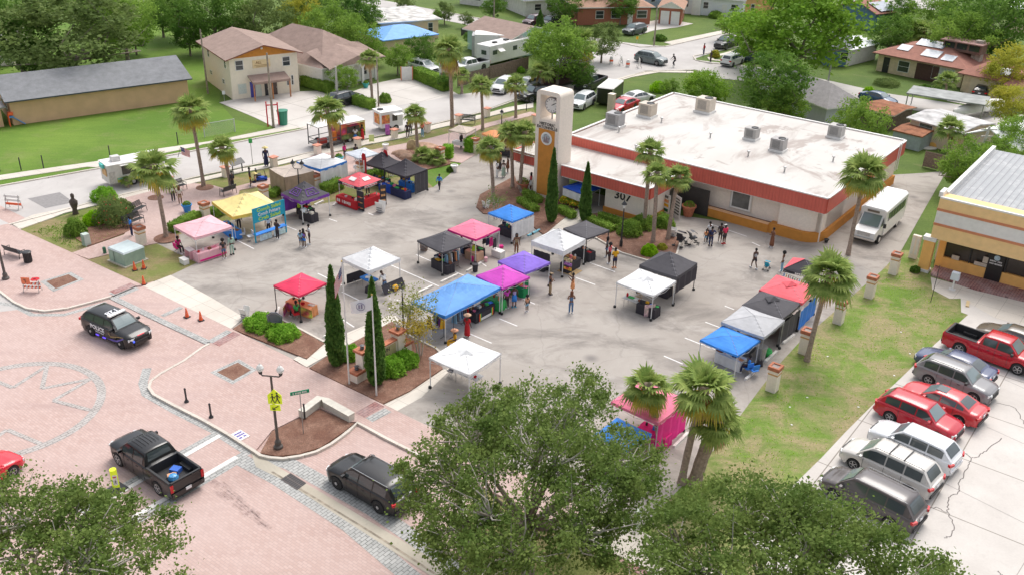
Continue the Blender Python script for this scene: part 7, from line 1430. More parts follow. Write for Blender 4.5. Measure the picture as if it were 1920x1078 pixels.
def skin_mesh(name,chains,root=None,sub=1):
 """chains: list of lists of (pos, radius); chains may start on an existing vertex (given by index)"""
 vs=[];rs_=[];es=[]
 for ch in chains:
  prev=None
  for q in ch:
   if isinstance(q,int): prev=q; continue
   vs.append(q[0]); rs_.append(q[1])
   if prev is not None: es.append((prev,len(vs)-1))
   prev=len(vs)-1
 me=bpy.data.meshes.new(name); me.from_pydata(vs,es,[]); o=bpy.data.objects.new('tmp',me); COL.objects.link(o)
 o.modifiers.new('skin','SKIN'); 
 for i,r in enumerate(rs_): 
  r=r if hasattr(r,'__len__') else (r,r); me.skin_vertices[0].data[i].radius=r
 me.skin_vertices[0].data[0].use_root=True
 if sub: m=o.modifiers.new('sub','SUBSURF'); m.levels=sub; m.render_levels=sub
 dg=bpy.context.evaluated_depsgraph_get(); out=bpy.data.meshes.new_from_object(o.evaluated_get(dg)); out.name=name
 out.polygons.foreach_set('use_smooth',[True]*len(out.polygons)); bpy.data.objects.remove(o); bpy.data.meshes.remove(me); return out
def V3(*a): return a
def pose(kind):
 J=dict(pel=(0,0,.94),sp=(0,.0,1.12),ch=(0,.0,1.34),nk=(0,0,1.48),hd=(0,.02,1.56),h2=(0,.03,1.64),h3=(0,.02,1.72),
   shL=(-.18,0,1.40),elL=(-.24,-.02,1.13),wrL=(-.25,.08,.90),shR=(.18,0,1.40),elR=(.24,-.02,1.13),wrR=(.25,.08,.90),
   hpL=(-.09,0,.88),knL=(-.10,.02,.50),anL=(-.11,-.01,.09),hpR=(.09,0,.88),knR=(.10,.02,.50),anR=(.11,-.01,.09))
 if kind=='walk': J.update(knL=(-.10,.16,.53),anL=(-.10,.22,.12),knR=(.10,-.04,.50),anR=(.10,-.28,.14),elL=(-.25,-.12,1.15),wrL=(-.24,-.10,.92),elR=(.25,.06,1.14),wrR=(.23,.22,.98))
 if kind=='phone': J.update(elR=(.30,.10,1.28),wrR=(.16,.30,1.50),elL=(-.28,.08,1.22),wrL=(-.08,.30,1.42))
 if kind=='fold': J.update(elL=(-.27,.02,1.14),wrL=(.02,.20,1.14),elR=(.27,.02,1.14),wrR=(-.02,.22,1.20))
 if kind=='hip': J.update(elL=(-.36,-.06,1.18),wrL=(-.20,.04,1.02),elR=(.36,-.06,1.18),wrR=(.20,.04,1.02))
 if kind=='lean':
  J.update(sp=(0,.10,1.10),ch=(0,.30,1.24),nk=(0,.42,1.32),hd=(0,.50,1.36),h2=(0,.57,1.40),h3=(0,.63,1.44),shL=(-.18,.32,1.24),shR=(.18,.32,1.24),elL=(-.22,.40,.98),wrL=(-.18,.55,.80),elR=(.22,.40,.98),wrR=(.18,.55,.80))
 if kind=='sit':
  d=-.44
  for k in list(J): J[k]=(J[k][0],J[k][1],J[k][2]+d)
  J.update(hpL=(-.09,.02,.46),knL=(-.12,.44,.48),anL=(-.12,.46,.09),hpR=(.09,.02,.46),knR=(.12,.44,.48),anR=(.12,.46,.09),wrL=(-.16,.28,.60),wrR=(.16,.28,.60))
 if kind=='ride':
  J.update(sp=(0,.08,1.12),ch=(0,.2,1.30),nk=(0,.26,1.42),hd=(0,.3,1.5),h2=(0,.32,1.58),h3=(0,.32,1.66),shL=(-.18,.2,1.36),shR=(.18,.2,1.36),elL=(-.24,.34,1.16),wrL=(-.22,.52,1.02),elR=(.24,.34,1.16),wrR=(.22,.52,1.02),knL=(-.11,.30,.62),anL=(-.11,.12,.28),knR=(.11,.24,.52),anR=(.11,.08,.14))
 return J
def add(p,d): return (p[0]+d[0],p[1]+d[1],p[2]+d[2])
BODY={}
def body_set(kind,girth=1.0):
 key=(kind,girth)
 if key in BODY: return BODY[key]
 J=pose(kind); g=girth
 ch=[[(J['pel'],(.14*g,.105*g)),(J['sp'],(.125*g,.09*g)),(J['ch'],(.15*g,.10*g)),(J['nk'],.052),(J['hd'],(.072,.08)),(J['h2'],(.082,.098)),(J['h3'],(.066,.078))]]
 n=7; idx={}
 for s in 'LR':
  ch.append([2,(J['sh'+s],.062*g),(J['el'+s],.045*g),(J['wr'+s],.028)]); idx['wr'+s]=n+2; n+=3
 for s in 'LR':
  ch.append([0,(J['hp'+s],.088*g),(J['kn'+s],.060*g),(J['an'+s],.040),(add(J['an'+s],(0,.08,-.055)),.035),(add(J['an'+s],(0,.16,-.06)),.026)]); n+=5
 for s in 'LR':
  w=Vector(J['wr'+s]); d=(w-Vector(J['el'+s])).normalized(); side=d.cross(Vector((0,1,.01))).normalized()
  if side.length<.1: side=Vector((1,0,0))
  palm=w+d*.07; ch.append([idx['wr'+s],(tuple(palm),(.026,.018))]); pi=n; n+=1
  for k,l in enumerate((.060,.072,.066,.052)):
   o_=side*((k-1.5)*.019); a=palm+o_+d*.03; ch.append([pi,(tuple(a),.008),(tuple(a+d*l+Vector((0,.012,0))),.006)]); n+=2
  th=1 if s=='L' else -1
  ch.append([idx['wr'+s],(tuple(w+d*.035+side*.032*th),.010),(tuple(w+d*.085+side*.045*th),.007)]); n+=2
 body=skin_mesh('person_body',ch)
 bm=bmesh.new(); bm.from_mesh(body); hc=Vector(J['h2'])
 for off,sc_ in (((0,.105,-.02),.016),((-.088,0,-.01),.018),((.088,0,-.01),.018)):
  r=bmesh.ops.create_icosphere(bm,subdivisions=1,radius=sc_); bmesh.ops.translate(bm,verts=r['verts'],vec=hc+Vector(off))
 bm.to_mesh(body); bm.free()
 e=MB(); 
 for x in (-.033,.033): e.lathe((hc.x+x,hc.y+.094,hc.z+.002),[(.001,-.01),(.011,0),(.001,.01)],n=6)
 e.box((hc.x,hc.y+.094,hc.z-.058),(.045,.012,.010)); eyes=e.mesh('eyes',M('face_dark',(.05,.02,.018),.6,0))
 G_={}
 t=1.16; G_['shirt']=skin_mesh('shirt',[[(J['pel'],(.155*g,.12*g)),(J['sp'],(.145*g,.105*g)),(J['ch'],(.168*g,.115*g)),(add(J['nk'],(0,0,-.035)),.07)],[2,(J['shL'],.080*g),(tuple(Vector(J['shL']).lerp(Vector(J['elL']),.8)),.062*g)],[2,(J['shR'],.080*g),(tuple(Vector(J['shR']).lerp(Vector(J['elR']),.8)),.062*g)]])
 G_['tank']=skin_mesh('tank_top',[[(J['pel'],(.155*g,.12*g)),(J['sp'],(.14*g,.10*g)),(J['ch'],(.165*g,.112*g)),(add(J['nk'],(0,0,-.06)),.075)]])
 G_['long']=skin_mesh('long_shirt',[[(J['pel'],(.155*g,.12*g)),(J['sp'],(.145*g,.105*g)),(J['ch'],(.17*g,.118*g)),(add(J['nk'],(0,0,-.03)),.07)],[2,(J['shL'],.080*g),(J['elL'],.058*g),(tuple(Vector(J['elL']).lerp(Vector(J['wrL']),.9)),.042)],[2,(J['shR'],.080*g),(J['elR'],.058*g),(tuple(Vector(J['elR']).lerp(Vector(J['wrR']),.9)),.042)]])
 G_['pants']=skin_mesh('trousers',[[(add(J['pel'],(0,0,.04)),(.148*g,.115*g)),(add(J['pel'],(0,0,-.03)),(.15*g,.118*g))],[1,(J['hpL'],.105*g),(J['knL'],.078*g),(J['anL'],.062)],[1,(J['hpR'],.105*g),(J['knR'],.078*g),(J['anR'],.062)]])
 G_['shorts']=skin_mesh('shorts',[[(add(J['pel'],(0,0,.04)),(.148*g,.115*g)),(add(J['pel'],(0,0,-.03)),(.15*g,.118*g))],[1,(J['hpL'],.108*g),(tuple(Vector(J['hpL']).lerp(Vector(J['knL']),.75)),.092*g)],[1,(J['hpR'],.108*g),(tuple(Vector(J['hpR']).lerp(Vector(J['knR']),.75)),.092*g)]])
 P_=Vector(J['pel']); m=MB(); m.lathe((P_.x,P_.y,P_.z-.75),[(.22*g,0),(.20*g,.3),(.185*g,.6),(.15*g,.78),(.135*g,.86)],n=14,sy=.8); G_['skirt']=m.mesh('skirt',None,True)
 m=MB(); m.lathe((P_.x,P_.y,P_.z-.40),[(.21*g,0),(.19*g,.25),(.15*g,.44),(.135*g,.5)],n=14,sy=.8); G_['short_skirt']=m.mesh('short_skirt',None,True)
 h=Vector(J['h3']); m=MB(); m.lathe((h.x,h.y-.022,h.z-.10),[(.070,-.05),(.098,.0),(.102,.06),(.085,.125),(.045,.155),(.005,.165)],n=12); G_['short_hair']=m.mesh('hair',None,True)
 m=MB(); m.lathe((h.x,h.y-.04,h.z-.10),[(.10,-.22),(.125,-.12),(.125,.0),(.125,.07),(.095,.14),(.05,.17),(.005,.18)],n=12,sy=.82); G_['long_hair']=m.mesh('long_hair',None,True)
 m=MB(); m.lathe((h.x,h.y-.03,h.z-.06),[(.05,-.13),(.14,-.06),(.16,.04),(.12,.14),(.04,.19),(.005,.2)],n=12); G_['afro']=m.mesh('afro_hair',None,True)
 m=MB(); m.lathe((h.x,h.y-.0,h.z-.0),[(.26,-.03),(.27,-.01),(.11,.01),(.10,.09),(.02,.11)],n=16); G_['hat']=m.mesh('sun_hat',None,True)
 m=MB(); m.lathe((h.x,h.y-.01,h.z-.03),[(.098,-.01),(.10,.04),(.07,.09),(.01,.11)],n=12); m.box((h.x,h.y+.13,h.z-.02),(.14,.12,.015)); G_['cap']=m.mesh('cap',None,True)
 sh=MB()
 for s in 'LR': a=Vector(J['an'+s]); sh.box((a.x,a.y+.06,a.z-.055),(.10,.27,.075),taper=.85)
 G_['shoes']=sh.mesh('shoes'); BODY[key]=(body,eyes,G_); return BODY[key]
SK=[M('skin_deep',(.10,.045,.028),.6,.06,8),M('skin_brown',(.20,.095,.055),.6,.06,8),M('skin_light',(.50,.27,.18),.6,.05,8)]
HAIR=M('hair_black',(.012,.01,.01),.8,.2,20); HAIRB=M('hair_brown',(.16,.06,.03),.8,.2,20)
def person(label,px,face,kind='stand',top=('shirt','white'),bottom=('pants','navy'),hair='short_hair',hat=None,skin=0,s=1.0,girth=1.0,shoe='white',z=0,group=None,hm=None,loc_=None):
 """face: degrees, direction the person looks (0=right along +x of the world, 90=away from the camera)"""
 g=loc_ if loc_ is not None else G(*px); bd,ey,GR=body_set(kind,girth); t=thing('person',label,'person',(g.x,g.y,z),rad(face-90),group); t.scale=(s,s,s)
 def put(nm,me,m,par=t):
  o=bpy.data.objects.new(nm,me); COL.objects.link(o); o.parent=par
  if not me.materials: me.materials.append(None)
  o.material_slots[0].link='OBJECT'; o.material_slots[0].material=m; return o
 put('body',bd,SK[skin]); put('face_features',ey,MATS['face_dark'])
 if top: put({'shirt':'shirt','tank':'tank_top','long':'long_shirt'}[top[0]],GR[top[0]],TC[top[1]])
 if bottom: put(bottom[0].replace('pants','trousers'),GR[bottom[0]],TC[bottom[1]])
 if hair: put('hair',GR[hair],hm or HAIR)
 if hat: put(hat[0],GR[hat[0]],TC[hat[1]])
 put('shoes',GR['shoes'],TC[shoe]); return t
P=person
P('person in bright blue shirt and navy trousers standing at the tan pillar by the bench',(248,443),40,top=('shirt','blue'),s=1.0)
P('person in a white top and black trousers on the brick plaza near the blue pot',(326,379),100,top=('tank','white'),bottom=('pants','black'))
P('person with long brown hair and tan shorts beside the one in white on the plaza',(339,384),110,top=('shirt','cream'),bottom=('shorts','khaki'),hair='long_hair',hm=HAIRB,skin=1)
P('person all in black standing on the lawn beside the short palm',(437,355),150,top=('long','black'),bottom=('pants','black'),shoe='black')
P('person in black shirt and orange yellow shorts leaning over at the mobility seats',(470,348),20,'stand',('shirt','black'),('shorts','yell'))
P('person sitting with a straw hat next to the one in yellow shorts',(480,350),200,'sit',('shirt','beige'),('shorts','navy'),hat=('hat','yellow'))
P('person in a long navy dress with a straw hat by the kerb pillar',(500,313),300,'stand',('shirt','navy'),('skirt','navy'),hat=('hat','yellow'),s=1.15)
P('person in black with black trousers ordering at the teal banner counter',(521,449),60,'fold',('long','black'),('pants','black'))
P('person in gold shirt cooking under the pale yellow canopy',(449,430),300,'stand',('shirt','yell'),('pants','black'))
P('person in white shirt and cap behind the counter of the teal banner',(505,440),280,'stand',('shirt','white'),('pants','black'),hat=('cap','white'))
P('person with black top and denim shorts buying at the pink cake table',(421,485),120,top=('shirt','black'),bottom=('shorts','denim'),hair='afro',skin=1,s=.95)
P('person in mint green clothes at the right end of the pink cake table',(436,478),130,top=('long','mint'),bottom=('pants','mint'),shoe='black')
P('person in hot pink sitting at the back left of the pink stall',(336,472),320,'sit',('shirt','hotpink'),('pants','black'))
P('person in a light blue top, left of the three talking on the open asphalt',(565,464),80,top=('shirt','lblue'),bottom=('shorts','denim'),s=.85)
P('person in purple top and blue shorts, middle of the three on the open asphalt',(571,464),60,top=('tank','purple'),bottom=('shorts','blue'),hair='long_hair',s=.92)
P('person in white shirt and black shorts, right of the three on the open asphalt',(581,458),200,'fold',('shirt','white'),('shorts','black'))
P('child in royal blue shirt walking alone on the asphalt near the lawn point',(824,357),250,'walk',('long','blue'),('pants','black'),s=.9)
P('person in hot pink top by the turquoise planter',(647,300),330,top=('shirt','hotpink'),bottom=('shorts','black'))
P('person in brown shorts behind the blue edged canopy',(668,302),120,top=('shirt','black'),bottom=('shorts','brown'))
P('person in black with light shoes standing on the lawn by the white food trailer',(764,259),110,top=('shirt','black'),bottom=('shorts','black'))
P('person in grey beside the one in black at the white food trailer',(770,253),110,top=('shirt','dgrey'),bottom=('pants','dgrey'))
P('person in coral red shirt and pale jeans on the lawn by the street pillar',(792,257),60,top=('shirt','salmon'),bottom=('pants','lblue'))
P('person in white and blue at the hatch of the painted food trailer',(667,268),100,top=('shirt','white'),bottom=('shorts','blue'))
P('person in a green top at the hatch of the painted food trailer',(673,264),100,top=('shirt','lgreen'),bottom=('pants','redcloth'))
P('person in a red dress at the right end of the painted food trailer',(680,264),120,top=('tank','redcloth'),bottom=('skirt','redcloth'))
P('person in a black hooded top behind the white table of the tan canopy',(865,279),330,top=('long','black'),bottom=('pants','navy'))
P('person with an orange headwrap and dark dress by the yellowing palm',(937,320),320,top=('shirt','brown'),bottom=('skirt','black'),hair='afro',hm=TC['orange'])
P('person in white top and mint skirt in the group by the palms',(944,333),100,top=('tank','white'),bottom=('skirt','mint'))
P('person in white shirt at the left of the group by the palms',(932,333),30,'stand',('shirt','white'),('pants','white'))
P('person in a brown dress at the right of the group by the palms',(952,325),200,top=('tank','brown'),bottom=('short_skirt','brown'))
P('person in pink top and white skirt beside the terracotta pot at the tower',(995,357),160,top=('shirt','salmon'),bottom=('short_skirt','white'),hair='long_hair')
P('person in white shirt and navy jeans bending over under the white canopy',(722,548),120,'lean',('shirt','white'),('pants','denim'))
P('person with bare shoulders and brown top standing beyond the lilac canopy',(968,476),280,top=('tank','khaki'),bottom=('pants','brown'),hair='long_hair',skin=1)
P('person with grey and blue top at the back of the queue by the black canopy',(1137,482),170,top=('shirt','dgrey'),bottom=('shorts','denim'),hair='long_hair')
P('person in orange top and black shorts with a light blue bag in the queue',(1142,494),150,top=('shirt','salmon'),bottom=('shorts','black'),hair='afro')
P('person in yellow shirt and navy shorts at the front of the queue',(1152,503),110,'fold',('shirt','yell'),('shorts','navy'),shoe='orange',girth=1.15)
P('person in black top and khaki trousers by the green table',(1031,552),20,'fold',('tank','black'),('pants','khaki'),skin=1,shoe='black',hat=('cap','khaki'))
P('person in a bright orange dress holding up a phone',(1073,552),180,'phone',('tank','orange'),('short_skirt','orange'))
P('person in denim overalls standing alone on the open asphalt',(1070,587),100,'fold',('tank','denim'),('pants','denim'),hair='long_hair',hm=HAIRB,skin=1)
P('small child in peach top and denim shorts at the purple canopy leg',(988,584),130,top=('shirt','peach'),bottom=('shorts','lblue'),hair='afro',s=.75)
P('person in purple top and black trousers at the magenta canopy',(950,578),120,top=('shirt','magenta'),bottom=('pants','black'))
P('person in a blue purple dress beside the magenta canopy leg',(964,576),110,top=('tank','ltpurple'),bottom=('short_skirt','blue'),shoe='teal')
P('person in white shirt in the family group near the planter wall',(1328,452),300,top=('shirt','white'),bottom=('pants','navy'))
P('person in navy with a yellow scarf in the family group',(1332,462),100,'hip',('shirt','navy'),('pants','navy'),shoe='black')
P('small child in orange in the family group near the planter wall',(1322,456),100,top=('shirt','orange'),bottom=('shorts','lblue'),s=.7)
P('person in crimson shirt and black shorts near the planter wall',(1357,458),120,top=('shirt','red'),bottom=('shorts','black'),girth=1.15,shoe='redcloth',hat=('cap','white'))
P('person in dark clothes hidden behind the one in crimson',(1349,455),60,top=('shirt','black'),bottom=('shorts','black'))
P('person in a long rust brown dress by the rounded corner of the hall',(1446,464),200,'fold',('tank','brown'),('skirt','brown'),skin=1)
P('person in grey tank top and black shorts walking by the toddler trike',(1413,504),110,'walk',('tank','grey'),('shorts','black'))
P('person in white tank top and pale grey trousers with dark curly hair',(1465,510),150,top=('tank','white'),bottom=('pants','lblue'),hair='afro',skin=1)
P('person in white shirt at the left front of the near blue canopy',(1346,676),60,top=('shirt','white'),bottom=('pants','black'),hair='afro')
P('person in pale shirt browsing at the centre of the near blue canopy',(1374,688),60,top=('shirt','white'),bottom=('pants','navy'),hat=('cap','yell'))
P('person sitting in a blue folding chair at the near blue canopy',(1402,698),170,'sit',('shirt','blue'),('pants','navy'))
P('person in green sitting on a red chair under the crimson canopy',(557,595),150,'sit',('shirt','lgreen'),('pants','black'))
P('person in a red patterned dress and hat by the long blue canopy leg',(876,632),60,top=('shirt','redcloth'),bottom=('skirt','redcloth'),hat=('hat','beige'))
P('person in dark and gold shirt under the near end of the long blue canopy',(806,636),40,top=('shirt','black'),bottom=('pants','white'))
P('person sitting in royal blue under the right black canopy',(765,352),300,'sit',('shirt','royal'),('pants','black'))
P('person in dark brown shirt behind the navy banner table',(783,352),280,top=('shirt','brown'),bottom=('pants','black'))
P('person in black behind the counter of the red canopy',(690,365),280,top=('shirt','black'),bottom=('pants','black'),hat=('cap','redcloth'))
P('person in blue and pink top under the blue canopy with the white wall',(945,432),240,top=('shirt','lblue'),bottom=('pants','navy'))
P('person in a black top seated under the white peaked canopy',(1062,490),260,'sit',('shirt','black'),('pants','black'))
P('person in yellow lying bag and pink hat by the white canopy near the oak',(853,650),200,'sit',('shirt','yell'),('pants','yell'),hat=('hat','peach'))
P('person in dark clothes walking in the middle of the far intersection',(1265,126),200,'ride',('shirt','black'),('pants','black'),s=1.1)
P('distant person in red by the far corner verge',(1319,104),200,top=('shirt','redcloth'),bottom=('pants','navy'))
P('distant person in black on the far corner path',(1332,118),200,top=('shirt','black'),bottom=('pants','black'))
P('distant person in orange beside the white minivan',(1393,104),200,top=('shirt','orange'),bottom=('pants','navy'))
P('person in a dark top standing by the left black peaked canopy',(735,330),250,top=('shirt','dgrey'),bottom=('pants','black'))
P('person in black under the deep shade of the black flat canopy',(866,478),220,top=('shirt','black'),bottom=('pants','denim'))
P('person in navy top at the purple trimmed canopy tables',(572,400),280,'sit',('shirt','navy'),('pants','black'))
def pillar(label,px,h=1.62,w=.62,st=2,cap=True):
 g=G(*px); t=thing('pillar',label,'pillar',(g.x,g.y,0),YAW,'cream and coral pillars'); b=MB(); b.box((0,0,(h-.2)/2),(w,w,h-.2)); b.build('shaft',CREAM,t,bevel=.01)
 b=MB()
 if st==2:
  b.box((0,0,h-.52),(w+.02,w+.02,.10)); b.build('ochre_band',M('ochre_band',(.60,.33,.12),.8,.05),t)
  b=MB()
  for sx,sy,dx,dy in ((0,-1,w+.12,.14),(0,1,w+.12,.14),(-1,0,.14,w-.14),(1,0,.14,w-.14)): b.box((sx*(w/2-.01),sy*(w/2-.01),h-.12),(dx,dy,.24))
  o=b.build('cap',TERRA,t); BX('cap_recess',M('recess_grey',(.36,.30,.27),.9,.2),o,(0,0,h-.12),(w-.15,w-.15,.12))
 else: b.box((0,0,h-.14),(w+.22,w+.22,.07)); b.build('cap',M('flat_coral_cap',(.60,.26,.18),.8,.1),t); BX('cap_trim',CREAM,t,(0,0,h-.2),(w+.08,w+.08,.06))
 return t
for l,px in (('nearest to the foreground palms',(1447,731)),('behind the silver grey canopy',(1507,661)),('beside the leaning palm',(1571,605)),('on the lawn behind the leaning palm crown',(1629,557)),('at the driveway edge before the shop',(1674,513))): pillar('coral capped pillar of the right lawn row, '+l,px,1.78)
for l,px in (('beside the green utility box and benches',(266,459)),('behind the pink canopy and hedge',(386,412)),('above the teal banner behind the yellow canopy',(496,379)),('right of the twin lamp post',(593,357)),('behind the red canopy logo',(678,333)),('left gatepost of the plaza',(826,305)),('right gatepost of the plaza',(891,287))): pillar('coral capped pillar '+l,px,1.6)
for l,px in (('beside the bench under the palm fronds',(318,352)),('behind the short palm',(424,332)),('next to the person in the straw hat',(514,313)),('above the blue edged canopy',(596,290)),('by the painted food trailer',(671,277)),('by the white food trailer',(740,260)),('near the person in coral red',(801,248)),('beside the lone bench',(860,232)),('nearest the left side of the clock tower',(913,219)),('partly behind the clock tower',(1004,232))): pillar('small kerbside pillar with flat coral cap '+l,px,1.15,.55,1)
g=G(1145,214); t=thing('pillar','plain tan pillar standing behind the town hall roof edge','pillar',(g.x,g.y,0),YAW); BX('shaft',M('tan_plain',(.66,.55,.45),.85,.05),t,(0,0,1.2),(.7,.7,2.4)); BX('cap',CREAM,t,(0,0,2.42),(.76,.76,.06))
g=G(1711,484); t=thing('notice_frame','cream frame with white posters at the shop corner','notice board',(g.x,g.y,0),YAW); BX('post',CREAM,t,(0,0,1.0),(.65,.3,2.0)); 
for k in (-.17,.17): BX('poster',WHITE,t,(k,-.17,1.1),(.2,.03,1.4))
def bench(label,px,rz,L=1.7):
 g=G(*px); t=thing('bench',label,'bench',(g.x,g.y,.06),rz,'black slatted benches'); b=MB()
 for k in range(6): b.box((0,-.22+k*.085,.45),(L,.07,.03))
 b.build('seat',BLACKM,t); b=MB()
 for k in range(5): b.box((0,.27+k*.035,.55+k*.09),(L,.03,.075),rot=Matrix.Rotation(-.3,3,'X'))
 b.build('backrest',BLACKM,t)
 for sx in (-1,1): b=MB(); x=sx*L/2; b.tube([(x,-.28,0),(x,-.22,.45),(x,-.25,.66),(x,.2,.66),(x,.28,.45),(x,.34,0)],.028,n=5); b.build('armrest_leg',BLACKM,t)
 return t
bench('black bench beside the litter bin on the left sidewalk',(30,482),YAW+PI+.2); bench('black bench seen from behind by the food trailer',(332,360),VV.to_2d().angle_signed(Vector((1,0)))+0,1.8); bench('black bench by the red flowering shrub, upper one',(259,402),YAW+Q+.3); bench('black bench by the pillar, lower one',(252,424),YAW+Q+.1); bench('black bench partly hidden behind the yellow canopy',(428,366),YAW+Q+PI,1.4); bench('lone black bench near the side street pillars',(876,233),YAW+Q*.3,1.8)
g=G(54,494); t=thing('litter_bin','round black slatted litter bin beside the left bench','litter bin',(g.x,g.y,.12)); b=MB()
for k in range(18): a=k*PI/9; b.box((math.cos(a)*.29,math.sin(a)*.29,.42),(.03,.06,.75),rz=a)
b.build('slats',BLACKM,t); LA('liner',PLASTIC,t,(0,0,0),[(.27,.02),(.27,.78)],n=16); LA('rim',BLACKM,t,(0,0,.78),[(.34,0),(.36,.05),(.28,.1),(.12,.1)],n=16)
def cone(label,px,z=0,h=.72):
 g=G(*px); t=thing('traffic_cone',label,'traffic cone',(g.x,g.y,z),rnd.random(),'orange traffic cones'); b=MB(); b.box((0,0,.025),(.38,.38,.05),m=BLACKM); b.build('base',None,t); om=M('cone_orange',(.85,.13,.04),.5,0)
 LA('cone_body',om,t,(0,0,.05),[(.14,0),(.035,h-.05)],n=14)
 for z0,z1 in ((.36,.48),(.55,.61)): b=MB(); f=lambda z: .14-.105*(z-.05)/(h-.1)+.004; b.lathe((0,0,0),[(f(z0),z0),(f(z1),z1)],n=14); b.build('reflective_band',WHITE,t)
for l,px,z in (('left of two before the green utility box',(253,507),.01),('right of two before the green utility box',(270,504),.01),('alone at the driveway lawn tip',(270,534),.01),('left of two on the driveway edge',(351,595),.035),('right of two on the driveway edge',(377,601),.035)): cone('orange traffic cone '+l,px,z)
UG=M('utility_green',(.30,.42,.34),.6,.12,2); UT=M('utility_top',(.58,.66,.66),.5,.08,2)
g=G(240,488); t=thing('utility_box','large pale green utility box on the lawn beside two cones','utility box',(g.x,g.y,0),YAW+.05); b=MB(); b.box((0,0,.55),(2.0,1.8,1.05)); b.build('cabinet',UG,t,bevel=.03); BX('lid',UT,t,(0,0,1.1),(2.05,1.85,.12),taper=.93); BX('pad',MATS['gutter_concrete'],t,(0,0,.03),(2.3,2.1,.08)); BX('door_seam',BLACKM,t,(-.3,-.92,.5),(.02,.02,.9))
g=G(163,460); t=thing('utility_cabinet','narrow pale green utility cabinet in front of the flower bed','utility box',(g.x,g.y,0),YAW); b=MB(); b.box((0,0,.5),(.55,.5,1.0),taper=.96); b.build('cabinet',M('cabinet_pale',(.48,.56,.50),.6,.1,2),t,bevel=.02); BX('door',UG,t,(0,-.26,.5),(.4,.02,.75))
g=G(197,476); b=MB(); b.lathe((0,0,0),[(.13,0),(.13,.5),(.1,.56),(.02,.58)],n=12); tag(b.build('cable_post',M('post_green',(.05,.16,.09),.6,.05),loc=(g.x,g.y,0)),'short dark green cable post left of the utility box','post')
g=G(1193,990); t=thing('cable_pedestal','pale green round cable pedestal under the foreground oak','post',(g.x,g.y,.12)); LA('tube',M('pedestal_pale',(.50,.56,.46),.6,.08),t,(0,0,0),[(.17,0),(.17,.95),(.14,1.03),(.03,1.05)],n=16)
for l,px in (('left',(350,753)),('right',(396,782))):
 g=G(*px,.12); t=thing('bollard',l+' black iron bollard on the corner sidewalk','bollard',(g.x,g.y,.12),0,'iron bollards'); LA('post',BLACKM,t,(0,0,0),[(.14,0),(.14,.05),(.09,.12),(.06,.2),(.055,.85),(.075,.88),(.05,.95),(.01,.98)],n=12)
for l,px,h in (('thin black post at the corner of the island bed',(572,788),1.0),('short black bollard on the lawn left of the clock tower',(987,210),.85),('short black bollard right of the clock tower',(1070,232),.9)):
 g=G(*px); b=MB(); b.tube([(0,0,0),(0,0,h)],.05,n=8); b.lathe((0,0,h),[(.06,0),(.06,.05),(.01,.08)],n=8); tag(b.build('marker_post',BLACKM,loc=(g.x,g.y,.1)),l,'post')
GLOBE=M('globe_white',(.85,.85,.82),.25,0,trans=.3)
g=G(522,838,.12); t=thing('street_lamp','twin globe street lamp with yellow crossing signs at the island corner','street lamp',(g.x,g.y,.11),YAW+.55); H=zat_xy(g,708); pm_=M('lamp_bronze',(.10,.085,.075),.5,.1)
LA('pole',pm_,t,(0,0,0),[(.26,0),(.26,.12),(.18,.2),(.17,.42),(.10,.55),(.085,.6),(.06,H)],n=12); TU('crossarm',pm_,t,[(-.55,0,H+.1),(-.45,0,H),(.45,0,H),(.55,0,H+.1)],.045,n=6)
for sx in (-1,1): LA('lamp_holder',BLACKM,t,(sx*.55,0,H+.08),[(.06,0),(.10,.05),(.11,.18)],n=10); LA('globe',GLOBE,t,(sx*.55,0,H+.26),[(.10,0),(.19,.10),(.20,.22),(.12,.36),(.03,.42),(.01,.52)],n=14)
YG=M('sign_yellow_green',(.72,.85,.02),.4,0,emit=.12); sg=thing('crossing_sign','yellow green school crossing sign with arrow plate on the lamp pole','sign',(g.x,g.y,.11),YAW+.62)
z1=H-1.25; pts=[(-.38,z1-.42),(.38,z1-.42),(.38,z1+.12),(0,z1+.5),(-.38,z1+.12)]; b=MB(); b.add([(x+.12,-.12,z) for x,z in pts]+[(x+.12,-.09,z) for x,z in pts],[tuple(range(5)),tuple(range(9,4,-1))]+[(k,k+5,(k+1)%5+5,(k+1)%5) for k in range(5)]); b.build('pentagon_plate',YG,sg)
def ped(par,x,y,z,s):
 b=MB(); b.lathe((x,y,z+.34*s),[(.01,-.06*s),(.06*s,0),(.01,.06*s)],n=8); b.tube([(x,y,z+.26*s),(x,y,z)],.045*s,n=5); b.tube([(x,y,z),(x-.12*s,y,z-.28*s)],.03*s,n=4); b.tube([(x,y,z),(x+.12*s,y,z-.28*s)],.03*s,n=4); b.tube([(x,y,z+.22*s),(x+.16*s,y,z+.05*s)],.022*s,n=4); b.tube([(x,y,z+.22*s),(x-.14*s,y,z+.06*s)],.022*s,n=4); b.build('walking_figure',BLACKM,par)
ped(sg,.26,-.13,z1-.06,1.0); ped(sg,0,-.13,z1-.1,.85)
BX('arrow_plate',YG,sg,(.1,-.11,z1-.66),(.56,.03,.38)); b=MB(); b.tube([(.28,-.14,z1-.54),(-.02,-.14,z1-.74)],.025,n=4); b.tube([(.12,-.14,z1-.76),(-.04,-.14,z1-.76),(-.02,-.14,z1-.62)],.025,n=4); b.build('arrow',BLACKM,sg)
